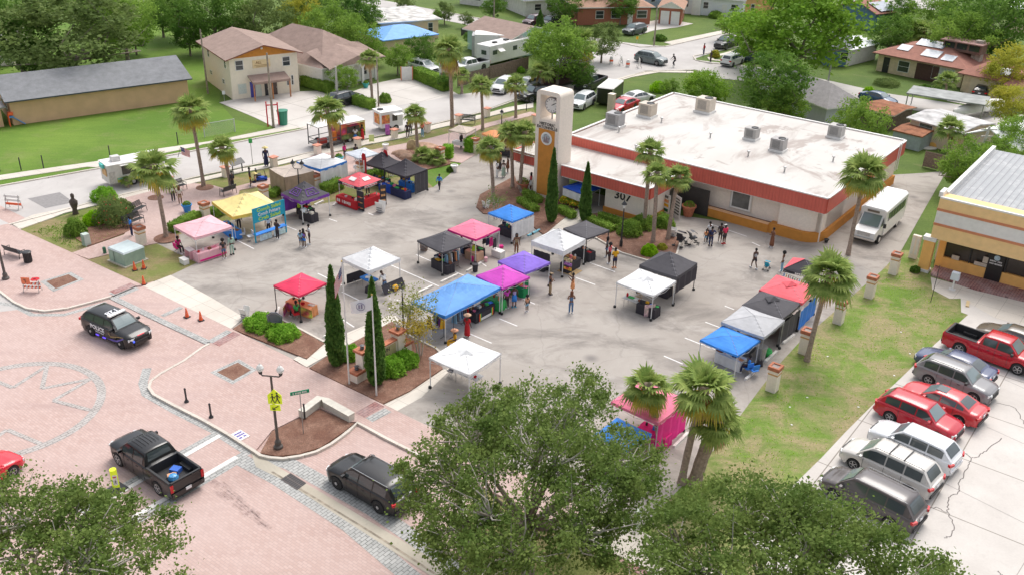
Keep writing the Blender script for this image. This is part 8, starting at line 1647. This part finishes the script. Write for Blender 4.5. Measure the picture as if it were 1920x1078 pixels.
g=G(556,806); gp=G(569,812,.1); t=thing('street_name_sign','green street name sign on a thin pole behind the lamp','sign',(gp.x,gp.y,.1),YAW+1.05); Hs=zat_xy(gp,738); TU('pole',STEEL,t,[(0,0,0),(0,0,Hs)],.028,n=6); b=MB(); b.box((-.0,0,Hs),(1.05,.03,.22)); o=b.build('name_plate',M('sign_green',(.0,.26,.13),.5,0),t); scribble(o,'street_name',WHITE,(0,-.02,Hs),frame((1,0,0),(0,0,1)),.8,.2,1,11)
b=MB(); SW=M('seat_wall_cream',(.66,.62,.54),.85,.1,3); strip(b,gl([(566,783),(600,757),(612,762),(660,789)],.1),.42,.1,.52,SW); o=b.build('seat_wall'); tag(o,'low cream block seat wall behind the island bed','wall'); b=MB(); strip(b,gl([(566,783),(600,757),(612,762),(660,789)],.1),.5,.5,.58,SW); b.build('coping',None,o)
b=MB(); b.box((0,0,0),(.62,.9,.012),m=WHITE); t=b.build('dropped_poster',None,loc=G(451,815,.14),rz=.9); tag(t,'white paper with purple print lying on the road by the gutter','paper'); scribble(t,'purple_print',pu,(0,0,.008),Matrix.Identity(3),.5,.7,3,13)
g=G(219,917); t=thing('crossing_paddle','lime in street pedestrian paddle on a black rubber base','sign',(g.x,g.y,0),.25); BX('rubber_base',BLACKM,t,(0,0,.04),(.85,.8,.07),rz=.75); b=MB(); b.box((0,0,.70),(.34,.04,1.15)); b.lathe((0,0,1.27),[(.17,-.02),(.17,.02)],n=14,rot=R_); b.build('paddle',YG,t); b=MB(); b.box((.02,-.03,.62),(.22,.02,.62)); o=b.build('white_panel',WHITE,t); ped(t,.02,-.05,.5,.35); LA('red_disc',TC['redcloth'],t,(.02,-.045,.82),[(.09,0),(.09,.01)],n=10,rot=R_)
g=G(62,546,.12); t=thing('road_barricade','striped barricade with orange arrow sign and round no turn sign','barricade',(g.x,g.y,.12),YAW+.62); ST=M('cone_orange',(.85,.13,.04),.5,0)
for z in (.35,.62):
 b=MB(); b.box((0,0,z),(1.35,.04,.2)); o=b.build('board',WHITE,t)
 for k in range(5): b=MB(); b.add([(-.62+k*.27,-.025,z-.1),(-.50+k*.27,-.025,z-.1),(-.40+k*.27,-.025,z+.1),(-.52+k*.27,-.025,z+.1)],[(0,1,2,3)]); b.build('stripe',ST,o)
for x in (-.55,.55): TU('leg',STEEL,t,[(x,-.25,0),(x,0,.85),(x,.25,0)],.025,n=5)
b=MB(); b.box((-.35,-.06,.85),(.62,.03,.5)); o=b.build('arrow_sign',M('sign_orange',(.85,.22,.10),.5,0),t); TU('arrow',BLACKM,o,[(-.35,-.09,.70),(-.35,-.09,.95),(-.48,-.09,.95)],.022,n=4)
b=MB(); b.lathe((.38,-.06,1.0),[(.30,0),(.30,.02)],n=20,rot=R_); o=b.build('round_sign',TC['redcloth'],t); b=MB(); b.lathe((.38,-.085,1.0),[(.24,0),(.24,.01)],n=20,rot=R_); b.build('disc',WHITE,o); TU('slash',TC['redcloth'],o,[(.24,-.10,1.14),(.52,-.10,.86)],.02,n=4); TU('turn_arrow',BLACKM,o,[(.45,-.10,.88),(.45,-.10,1.05),(.32,-.10,1.05)],.022,n=4)
def barricade(label,px,rz,orange=1):
 g=G(*px); t=thing('road_barricade',label,'barricade',(g.x,g.y,0),rz)
 for z in (.45,.8,1.15): BX('board',ST if (orange and z<.5) else WHITE,t,(0,0,z),(1.5,.05,.2))
 for x in (-.6,.6): b=MB(); b.tube([(x,-.3,0),(x,0,1.3)],.03,n=5); b.tube([(x,.3,0),(x,0,1.0)],.03,n=4); b.build('leg',STEEL,t)
barricade('white and orange barricade standing in the side street at the left',(27,392),YAW+.5); barricade('white barricade left part of the far road closure',(1164,122),YAW+Q*1.4,0); barricade('white barricade right part of the far road closure',(1198,127),YAW+Q*1.4,0)
for l,px in (('left',(1146,120)),('right',(1177,126))): g=G(*px); t=thing('traffic_drum',l+' orange and white traffic drum of the far road closure','traffic drum',(g.x,g.y,0)); LA('barrel',WHITE,t,(0,0,0),[(.3,0),(.28,.35),(.26,.7),(.2,1.0),(.05,1.02)],n=12); LA('orange_band',ST,t,(0,0,.35),[(.285,0),(.275,.25)],n=12)
def lamp(label,px,top,n=1,gl_=True):
 g=G(*px); H=zat_xy(g,top); t=thing('lamp_post',label,'street lamp',(g.x,g.y,.05),YAW+.5,'black lantern lamp posts'); hh=H-(.75 if n==1 else .9); LA('pole',BLACKM,t,(0,0,0),[(.13,0),(.13,.5),(.07,.7),(.045,hh)],n=10)
 offs=[(0,hh)] if n==1 else [(-.42,hh+.15),(.42,hh+.15)]
 if n==2: TU('crossarm',BLACKM,t,[(-.42,0,hh+.15),(-.3,0,hh),(.3,0,hh),(.42,0,hh+.15)],.03,n=5)
 for x,z in offs: LA('glass',GLOBE,t,(x,0,z),[(.06,0),(.14,.3),(.14,.34)],n=6); LA('lantern_cap',BLACKM,t,(x,0,z+.34),[(.24,0),(.16,.14),(.05,.26),(.02,.4)],n=8)
lamp('black lantern lamp post beside the entrance sign',(757,636),530); lamp('black lantern lamp post in the palm bed before the 307 wall',(1164,464),376); lamp('twin lantern lamp post beside the closed tan tent',(563,378),300,2); lamp('black lantern lamp post on the plaza lawn by the tower',(940,258),205)
g=G(11,523,.12); t=thing('street_lamp','dark street lamp pole at the left edge of the frame','street lamp',(g.x,g.y,.12)); LA('pole',pm_,t,(0,0,0),[(.26,0),(.26,.12),(.18,.2),(.17,.42),(.10,.55),(.06,5)],n=12)
def pole(label,px,top,r=.11,m=None,arm=False,leanto=None):
 g=G(*px); H=zat_xy(g,top[1]); q=G(top[0],top[1],H); t=thing('utility_pole',label,'utility pole',(g.x,g.y,0),0,'utility poles'); b=MB(); e=Vector((q.x-g.x,q.y-g.y,H)) if leanto else Vector((0,0,H)); b.tube([(0,0,0),e],[r*1.2,r*.8],n=8); b.build('pole',m or M('pole_wood',(.30,.25,.20),.9,.3,4),t)
 if arm: b=MB(); b.box((e.x,e.y,e.z-.3),(1.6,.1,.1)); b.box((e.x,e.y,e.z-1.0),(1.2,.1,.1)); b.build('crossarm',m or WOOD,t)
for a in [('tall wooden pole at the corner of the two storey building',(390,176),(371,56),.10),('mossy wooden pole in front of the two storey sign',(513,239),(501,100),.12),('pale concrete pole beside the hall shrubs',(633,190),(626,125),.13,M('pole_concrete',(.52,.50,.46),.8,.1)),('thin pole beside the palm at the hall',(710,200),(706,108),.09),('wooden pole on the far corner lawn',(1226,86),(1225,10),.12),('tall thin pole by the black silt fence, left',(926,52),(924,-30),.12),('pale pole behind the painted food trailer',(645,268),(635,215),.08,MATS['pole_concrete'])]: pole(*a)
pole('white leaning service pole behind the beige gable house',(1822,332),(1856,238),.15,MATS['pole_concrete'],True,True)
g=G(1553,152); H=zat_xy(g,72); t=thing('cobra_street_light','grey street light with one arm under the bright green tree','street lamp',(g.x,g.y,0),PI+.3); TU('pole',STEEL,t,[(0,0,0),(0,0,H)],[.12,.07],n=8); b=MB(); b.tube([(0,0,H),(.9,0,H+.15)],.04,n=6); b.box((1.1,0,H+.12),(.6,.25,.12)); b.build('lamp_head',WHITE,t)
def flagpole(label,px,top,fl,fname):
 g=G(*px,.1); H=zat_xy(g,top)+.2; t=thing('flagpole',label,'flagpole',(g.x,g.y,.1)); TU('pole',M('pole_white',(.74,.72,.70),.5,0),t,[(0,0,0),(0,0,H)],[.055,.035],n=8); LA('finial',M('brass',(.5,.35,.1),.4,0),t,(0,0,H),[(.05,0),(.06,.05),(.01,.1)],n=8); return t,H,g
t,H,g=flagpole('white flagpole with the national flag left of the entrance sign','',0,0,0) if 0 else flagpole('white flagpole carrying the national flag',(655,719),500,0,0)
def usflag(par,at,w,h,droop,rz):
 n=12; V=[]; cols=[]
 R=Matrix.Rotation(rz,3,'Z')
 for i in range(n+1):
  for j in range(14):
   u=i/n; v=j/13; x=u*w*(1-.72*droop); z=-v*h*(1-.0*droop)-droop*u*w*.8; y=.10*math.sin(u*7+v*2)*u; p=R@Vector((x,y,z)); V.append((at[0]+p.x,at[1]+p.y,at[2]+p.z))
 red=M('flag_red',(.55,.02,.035),.8,0); wh=M('flag_white',(.78,.76,.76),.8,0); bl=M('flag_blue',(.02,.03,.16),.8,0)
 f={red:MB(),wh:MB(),bl:MB()}
 for i in range(n):
  for j in range(13):
   m=bl if (i<n*.4 and j<7) else (red if j%2==0 else wh); q=[i*14+j,(i+1)*14+j,(i+1)*14+j+1,i*14+j+1]; f[m].add([V[k] for k in q],[(0,1,2,3)])
 for m,nm in ((red,'red_stripes'),(wh,'white_stripes'),(bl,'blue_canton')): f[m].build(nm,m,par)
 b=MB()
 for i in range(5):
  for j in range(4): p=Vector(V[i*14+1+j*1]).lerp(Vector(V[(i+1)*14+2+j]),.5); b.box((p.x,p.y-.012,p.z),(.025,.01,.025))
 b.build('stars',wh,par)
fl=thing('national_flag','limp national flag with stars and stripes on the left flagpole','flag',(g.x,g.y,.1)); usflag(fl,(-.04,0,H-.25),1.5,.95,.95,PI+.25)
t,H,g=flagpole('white flagpole carrying the plain white flag',(706,741),562,0,0)
fl=thing('white_flag','white flag with a round grey seal blowing left from the right flagpole','flag',(g.x,g.y,.1)); n=12; V=[]
for i in range(n+1):
 for j in range(7): u=i/n; v=j/6; V.append((-u*1.25,.12*math.sin(u*6+v)*u,H-.1-v*.82-u*.38-.05*math.sin(u*5)))
b=MB(); b.add(V,[(i*7+j,(i+1)*7+j,(i+1)*7+j+1,i*7+j+1) for i in range(n) for j in range(6)]); b.build('cloth',M('flag_cloth_white',(.80,.80,.82),.8,.03),fl)
b=MB(); c_=(-.66,-.05,H-.72); q=[(c_[0]+.24*math.cos(a),c_[1]-.04,c_[2]+.24*math.sin(a)-.1*math.cos(a)*0) for a in np.linspace(0,2*PI,17)]; b.tube(q,.02,n=4); b.build('seal_ring',M('seal_ink',(.25,.22,.33),.8,0),fl); b=MB(); b.box((c_[0]-.08,c_[1]-.05,c_[2]),(.08,.02,.22)); b.box((c_[0]+.07,c_[1]-.05,c_[2]+.03),(.08,.02,.28)); b.build('seal_figures',M('seal_ink',(.25,.22,.33),.8,0),fl)
g=G(338,325); fl=thing('trailer_flag','national flag on a slanted pole at the end of the white food trailer','flag',(g.x,g.y,1.6)); TU('staff',BLACKM,fl,[(0,0,0),(.35,.1,1.0)],.025,n=5); usflag(fl,(.35,.1,1.0),1.1,.75,.45,PI*.1) 
A=G(682,706,.1); Bp=G(748,668,.1); d=(Bp-A); rz=math.atan2(d.y,d.x); L=d.length; hgt=1.85
t=thing('entrance_sign','cream wall sign with coral capped columns reading TOWN HALL','sign',(A.x,A.y,.1),rz)
for x,w,h,nm in ((0,.62,hgt,'column'),(L,.66,hgt,'column'),(-.55,.6,.62,'side_block'),(L+.6,.6,.75,'side_block')):
 b=MB(); b.box((x,0,h/2),(w,w,h)); o=b.build(nm,CREAM,t); b=MB(); b.box((x,0,h+.07),(w+.2,w+.2,.16)); b.build('cap',TERRA,o)
 if h>1 or x<0: LA('urn_lamp',M('urn_dark',(.11,.11,.12),.5,.1),o,(x,0,h+.15),[(.10,0),(.14,.08),(.10,.16),(.16,.26),(.04,.30)],n=10)
BX('wall',CREAM,t,(L/2,0,.80),(L-.64,.36,1.35)); BX('coping',TERRA,t,(L/2,-.02,1.5),(L-.64,.44,.10))
b=MB(); b.box((L/2,-.19,.85),(L-.9,.03,1.0)); o=b.build('sign_panel',M('sign_gold',(.46,.38,.20),.8,.1,4),t); text_into(o,'sign_lettering','TOWN\nHALL',.36,dk,Vector((L/2,-.215,.95)),frame((1,0,0),(0,0,1)),depth=.02,sx=1.0,spacing=.95)
g=G(517,618,.1); t=thing('plaque','grey shield shaped plaque standing in the bright shrubs','plaque',(g.x,g.y,.1),YAW+.55); pts=[(-.5,0),(.5,0),(.55,.55),(.2,.8),(-.2,.8),(-.55,.55)]; b=MB(); b.add([(x,-.03,z+.55) for x,z in pts]+[(x,.03,z+.55) for x,z in pts],[tuple(range(6)),tuple(range(11,5,-1))]+[(k,k+6,(k+1)%6+6,(k+1)%6) for k in range(6)]); b.build('plate',M('plaque_slate',(.13,.14,.17),.5,.1),t); TU('raised_border',STEEL,t,[(x*.85,-.05,z*.85+.6) for x,z in pts+[pts[0]]],.02,n=4); TU('post',BLACKM,t,[(0,.04,0),(0,.04,1.0)],.05,n=6)
def pot(label,px,r,h,m,plant=True,z=0):
 g=G(*px); t=thing('plant_pot',label,'plant pot',(g.x,g.y,z)); LA('pot',m,t,(0,0,0),[(r*.62,0),(r*.95,h*.88),(r*1.08,h*.88),(r*1.08,h),(r*.9,h),(r*.85,h*.85),(.02,h*.85)],n=18)
 if plant: rng=np.random.RandomState(int(px[0])); d=rng.normal(size=(260,3)); d/=np.linalg.norm(d,axis=1)[:,None]; d[:,2]=abs(d[:,2]); o=bpy.data.objects.new('plant',leafmesh('pot_leaves',leaves(d*r*.8+np.array([0,0,h*.9]),.12,rng),LM['mid'])); COL.objects.link(o); o.parent=t
pot('bright blue plant pot on the brick plaza',(352,399),.42,.72,M('pot_blue',(.02,.22,.60),.4,.05),True,.05); pot('turquoise plant pot behind the blue edged canopy',(636,306),.45,.6,M('pot_turq',(.10,.45,.60),.4,.05),True,.05); pot('large terracotta pot with hedge plant at the side entrance',(1290,405),.62,1.0,TERRA); pot('wide terracotta bowl at the foot of the clock tower',(981,354),.62,.62,TERRA); pot('low wide terracotta bowl beside the palm bed',(1240,418),.75,.4,TERRA); pot('white urn with black top on the plaza lawn',(723,281),.34,.6,WHITE,False); pot('white urn with black top at the lawn point',(852,322),.36,.66,WHITE,False); pot('black bucket at the far end of the planter wall',(1549,455),.2,.3,PLASTIC,False); pot('teal pot in front of the arched hall',(686,165),.4,.6,M('pot_teal',(.05,.38,.36),.5,.05))
def boulder(label,px,s,m,seed):
 g=G(*px); rng=random.Random(seed); bm=bmesh.new(); bmesh.ops.create_icosphere(bm,subdivisions=3,radius=1)
 for v in bm.verts: v.co*=1+.16*math.sin(v.co.x*3+seed)+.12*math.sin(v.co.y*4+seed*2)+rng.uniform(-.03,.03); v.co.x*=s[0]; v.co.y*=s[1]; v.co.z=max(-.1,v.co.z)*s[2]
 me=bpy.data.meshes.new('boulder'); bm.to_mesh(me); bm.free(); me.materials.append(m); o=bpy.data.objects.new('boulder',me); COL.objects.link(o); o.location=(g.x,g.y,.08); tag(o,label,'boulder')
RK=M('rock_tan',(.46,.29,.20),.9,.3,2,bump=.8); boulder('flat reddish boulder at the left of the fountain bed',(752,290),(1.1,.8,.35),RK,1); boulder('second flat boulder in the front of the bed',(765,296),(1.0,.6,.3),RK,2); boulder('flat boulder at the right back of the bed',(800,277),(1.3,.8,.35),RK,3); boulder('round ball shaped stone in the middle of the bed',(776,280),(.62,.62,.95),M('rock_olive',(.40,.31,.17),.9,.25,3,bump=.6),4)
g=G(142,402); t=thing('statue','dark bronze bust statue at the corner flower bed','statue',(g.x,g.y,0)); b=MB(); b.lathe((0,0,0),[(.28,0),(.26,.1),(.2,.5),(.34,.9),(.36,1.2),(.16,1.42),(.13,1.5),(.17,1.65),(.15,1.82),(.02,1.92)],n=14,sy=.75); b.build('figure',M('bronze_dark',(.09,.065,.055),.6,.2,5),t,smooth=True)
g=G(446,325); t=thing('history_board','angled black display board on two posts beside the street','display board',(g.x,g.y,.03),math.atan2(VV.y,VV.x)); 
for x in (-.55,.55): BX('post',BLACKM,t,(x,0,.5),(.08,.08,1.0))
BX('panel',BLACKM,t,(0,0,1.1),(1.5,.7,.06),rot=Matrix.Rotation(.6,3,'X'))
def stroller(label,px,rz,c,s=1):
 g=G(*px); t=thing('stroller',label,'stroller',(g.x,g.y,0),rz); t.scale=(s,s,s); b=MB(); b.tube([(-.35,-.25,.1),(.0,-.25,.5),(-.4,-.25,1.0),(-.4,.25,1.0),(0,.25,.5),(-.35,.25,.1)],.02,n=5); b.tube([(.4,-.2,.1),(0,-.25,.5)],.02,n=4); b.tube([(.4,.2,.1),(0,.25,.5)],.02,n=4); b.build('frame',BLACKM,t); b=MB(); b.box((.05,0,.5),(.5,.4,.08),rot=Matrix.Rotation(-.2,3,'Y')); b.box((-.18,0,.72),(.08,.4,.5),rot=Matrix.Rotation(-.4,3,'Y')); b.build('seat',c,t); b=MB(); n=7; V=[]
 for i in range(n): a=PI*.1+PI*.5*i/(n-1); V+= [(-.15-.35*math.cos(a)*-1+.1,-.24,.7+.34*math.sin(a)),(-.15+.35*math.cos(a)+.1,.24,.7+.34*math.sin(a))]
 b.add(V,[(2*i,2*i+1,2*i+3,2*i+2) for i in range(n-1)]); b.build('hood',c,t)
 for x,y in ((-.35,-.27),(-.35,.27),(.4,-.2),(.4,.2)): LA('wheel',RUBBER,t,(x,y,.12),[(.05,-.02),(.12,-.02),(.12,.02),(.05,.02)],n=12,rot=R_)
stroller('grey hooded stroller beside the palm bed',(1297,458),.3,TC['dgrey'],1.15); stroller('folded black stroller nearest the palm bed kerb',(1275,462),.9,TC['black'],1.3); stroller('teal toddler trike being pushed on the asphalt',(1437,506),1.0,TC['teal'],.75)
def fchair(label,px,rz,c):
 g=G(*px) if not isinstance(px,Vector) else px; t=thing('folding_chair',label,'chair',(g.x,g.y,0),rz); BX('seat',c,t,(0,0,.44),(.46,.44,.04)); BX('backrest',c,t,(0,-.22,.72),(.46,.04,.34))
 for x in (-.2,.2):
  for y in (-.2,.2): TU('leg',STEEL,t,[(x,y,0),(x,-y*.6,.44)],.014,n=4)
for l,px,rz,c in (('red folding chair under the person in green',(556,598),-1.0,'redcloth'),('blue folding chair under the person at the near blue canopy',(1401,700),.4,'blue'),('bright blue empty folding chair beside it',(1412,704),.4,'blue'),('navy folding chair behind the royal blue tables',(752,350),2.6,'navy'),('pale chair left under the yellow canopy',(455,448),2.,'silver'),('pale chair right under the yellow canopy',(470,452),2.2,'silver'),('dark folding chair under the magenta canopy',(925,560),2,'black'),('black office chair under the white canopy near the oak',(847,705),1,'black'),('pink folding chair at the pink stall back',(334,474),-.7,'hotpink'),('tan chair beside the white flat canopy papers table',(1195,568),2.4,'khaki'),('black folding chair under the dark grey canopy',(1440,600),.2,'black')): fchair(l,px,rz,TC[c])
g=G(490,340); t=thing('mobility_scooter','blue and black mobility scooter on the path by the tan tent','scooter',(g.x,g.y,.05),.4); BX('chassis',TC['royal'],t,(0,0,.25),(1.1,.55,.2)); b=MB(); b.box((-.2,0,.6),(.45,.5,.12)); b.box((-.42,0,.9),(.1,.5,.6)); b.build('seat',BLACKM,t); b=MB(); b.tube([(.45,0,.3),(.35,0,1.0)],.03,n=5); b.tube([(.35,-.25,1.0),(.35,.25,1.0)],.025,n=5); b.build('tiller',BLACKM,t)
for x in (-.4,.45): LA('wheel',RUBBER,t,(x,0,.14),[(.14,-.27),(.14,.27)],n=12,rot=R_)
g=G(1785,543); t=thing('drop_box','white drop box on a single post before the shop walk','drop box',(g.x,g.y,0),YAW); b=MB(); b.box((0,0,.45),(.12,.12,.9)); b.box((0,0,.03),(.5,.35,.06)); b.build('post',WHITE,t); b=MB(); b.box((0,0,1.15),(.62,.45,.62),taper=.9); b.build('box',M('box_bluewhite',(.68,.72,.78),.5,.05),t,bevel=.03)
b=MB(); b.box((0,0,.05),(.95,.22,.1)); tag(b.build('timber_plank',M('plank_yellow',(.66,.50,.28),.8,.1,5),loc=G(1814,571)+Vector((0,0,.03)),rz=1.1),'short yellow timber block lying on the pale pad','plank')
g=G(1745,566); b=MB(); b.tube([(0,0,0),(0,0,3.0)],.025,n=5); tag(b.build('antenna_mast',BLACKM,loc=(g.x,g.y,0)),'thin black mast at the corner of the shop walk','mast')
g=G(513,237); t=thing('red_gate_frame','red painted double post gate frame behind the mossy pole','gate frame',(g.x,g.y,0),.3); 
for x in (-.6,.6): BX('post',M('post_red',(.62,.03,.05),.5,.05),t,(x,0,1.4),(.14,.14,2.8 if x<0 else 2.5))
BX('crossbar',MATS['post_red'],t,(0,0,2.4),(1.2,.1,.12))
item('bin','green blue lidded',M('bin_green',(.03,.22,.14),.5,.05),G(531,234),1.3,0,'beside the red gate frame'); 
for l,px,top,c_ in (('slim post with small green and white parking sign at the street',(474,309),262,'lgreen'),('thin post with a yellow sign at the far corner lawn',(1194,82),70,'yell'),('white sign post before the two storey building',(421,190),172,'white')):
 g=G(*px); H=zat_xy(g,top); t=thing('sign_post',l,'sign',(g.x,g.y,0),.3); TU('post',STEEL,t,[(0,0,0),(0,0,H)],.035,n=5); BX('plate',TC[c_],t,(0,-.03,H-.15),(.35,.03,.45))
b=MB(); b.box((0,0,1.0),(.55,.03,.75)); g=G(697,270); t=thing('yard_sign','lime yellow sign standing on the footpath','sign',(g.x,g.y,-.4),.2); b.build('plate',M('sign_lime',(.75,.85,.35),.6,.1),t)
g=G(727,254); t=thing('poster_board','purple and pink poster board leaning by the white food trailer','sign',(g.x,g.y,0),.2); BX('board',M('poster_purple',(.45,.12,.45),.7,.4,4),t,(0,0,.6),(.5,.04,1.2))
g=G(835,165); t=thing('white_signboard','tall white signboard with blue top at the light driveway','sign',(g.x,g.y,0),.2); BX('board',WHITE,t,(0,0,1.7),(1.5,.2,3.2)); BX('top_band',TC['lblue'],t,(0,-.12,3.0),(1.4,.03,.5)); BX('text_band',TC['dgrey'],t,(0,-.12,1.8),(1.3,.03,.3))
g=G(763,151); t=thing('orange_white_board','white board with orange frame at the end of the light driveway','sign',(g.x,g.y,0),.2); BX('board',WHITE,t,(0,0,.9),(1.4,.1,1.7))
for x in (-.75,.75): BX('frame_post',M('frame_orange',(.7,.22,.1),.6,0),t,(x,0,.9),(.12,.14,1.8))
g=G(1768,276); 
b=MB(); b.lathe((0,0,0),[(1.0,0),(.95,.35),(.6,.75),(.1,.9)],n=14,sy=.8); tag(b.build('inflatable_pool',M('pool_orange',(.85,.48,.12),.6,.1),loc=G(1757,275)),'orange tub lying upturned on the lawn behind the hall','tub'); b=MB(); b.lathe((0,0,0),[(.9,0),(.9,.12),(.1,.15)],n=14,sy=.6); tag(b.build('plastic_sheet',WHITE,loc=G(1741,279)),'white round plastic sheet lying beside the orange tub','sheet')
b=MB(); b.lathe((0,0,0),[(.7,0),(.75,.25),(.6,.25),(.5,.05)],n=14,sy=.7); tag(b.build('paddling_pool',M('pool_aqua',(.3,.65,.62),.5,.2),loc=G(120,216)),'small aqua paddling pool on the lawn by the long building','pool')
g=G(24,236); t=thing('toy_slide','orange and blue plastic toy slide at the end of the long building','toy',(g.x,g.y,0),.6); b=MB(); b.box((0,0,1.0),(.5,.6,.15)); b.box((.7,0,.5),(1.4,.5,.08),rot=Matrix.Rotation(.7,3,'Y')); b.build('chute',M('toy_blue',(.1,.3,.65),.5,0),t); b=MB(); b.box((-.25,.3,.6),(.1,.1,1.3)); b.box((-.25,-.3,.6),(.1,.1,1.3)); b.box((0,0,1.35),(.5,.6,.3)); b.build('tower',ST,t)
def fence(label,pts,h,m,rail=None,step=2.6,board=None,name='fence',tops=True):
 P_=gl(pts); t=thing(name,label,'fence',(0,0,0)); k=0
 for i in range(len(P_)-1):
  A,B=P_[i],P_[i+1]; L=(B-A).length; n=max(1,int(L/step)); d=(B-A)
  for j in range(n+(1 if i==len(P_)-2 else 0)):
   q=A+d*(j/n)
   if k<60: b=MB(); b.box((q.x,q.y,h/2),(.08,.08,h),m=m); b.build('post',None,t); k+=1
  rz=math.atan2(d.y,d.x)
  if tops: b=MB(); b.box(((A.x+B.x)/2,(A.y+B.y)/2,h-.04),(L,.04,.05),rz=rz,m=m); b.build('rail',None,t)
  if board: b=MB(); b.box(((A.x+B.x)/2,(A.y+B.y)/2,h*.5),(L,.05,h*.92),rz=rz,m=board); b.build('boards',None,t)
g=NG('chain_link',.5); tcx=g.mapping((9,9,9),.78); ck_=g.node('ShaderNodeTexBrick',{'Vector':tcx,'Scale':1.,'Mortar Size':.03},offset=0.); tr=g.node('ShaderNodeBsdfTransparent'); mx=g.node('ShaderNodeMixShader',{0:.16}); g.n.links.new(tr.outputs[0],mx.inputs[1]); g.n.links.new(g.b.outputs[0],mx.inputs[2]); g.n.links.new(mx.outputs[0],g.n.nodes['Material Output'].inputs[0]); g.b.inputs['Base Color'].default_value=(.45,.47,.46,1); CL=g.m
fence('black post and wire fence along the front of the big lawn',[(0,322),(40,320),(82,316),(207,297),(334,271)],1.3,BLACKM,step=4.2,tops=False); fence('chain link fence along the long tan building',[(32,232),(200,206),(330,186)],1.5,M('galv',(.5,.5,.5),.5,0),step=4.5,board=CL); fence('short chain link panel behind the tall palm',[(384,258),(441,248)],1.5,MATS['galv'],step=3,board=CL)
fence('black silt fence around the vacant plot',[(865,68),(890,60),(922,53),(965,62),(1000,72)],1.2,BLACKM,board=M('silt_black',(.03,.025,.025),.8,.1)); fence('weathered wooden fence beside the camper',[(918,150),(950,142),(990,131)],1.8,WOOD,board=WOOD); fence('weathered wooden fence panel on the lawn behind the bus',[(1730,313),(1768,322)],1.7,WOOD,board=WOOD); fence('wooden fence continuing behind the street palms',[(858,164),(918,150)],1.6,WOOD,board=WOOD)
for i,px in enumerate([(1200,1045),(1130,965),(1700,980)]): pass
g=G(1722,985); t=thing('bicycle_rack_sign','small black frame leaning by the dark minivan','stand',(g.x,g.y,.02),.9); b=MB(); b.tube([(-.3,0,0),(-.3,0,.9),(.3,0,.9),(.3,0,0)],.02,n=5); b.tube([(-.3,0,.4),(.3,0,.6)],.02,n=4); b.build('frame',BLACKM,t)
b=MB(); rr=random.Random(5)
for _ in range(26):
 p=G(rr.uniform(1480,1720),rr.uniform(560,860)); 
 if rr.random()<.5: b.box((p.x,p.y,.03),(.12,.09,.02),rz=rr.random()*3)
tag(b.build('litter',WHITE),'small scraps of white litter on the patchy lawn','litter',kind='stuff')
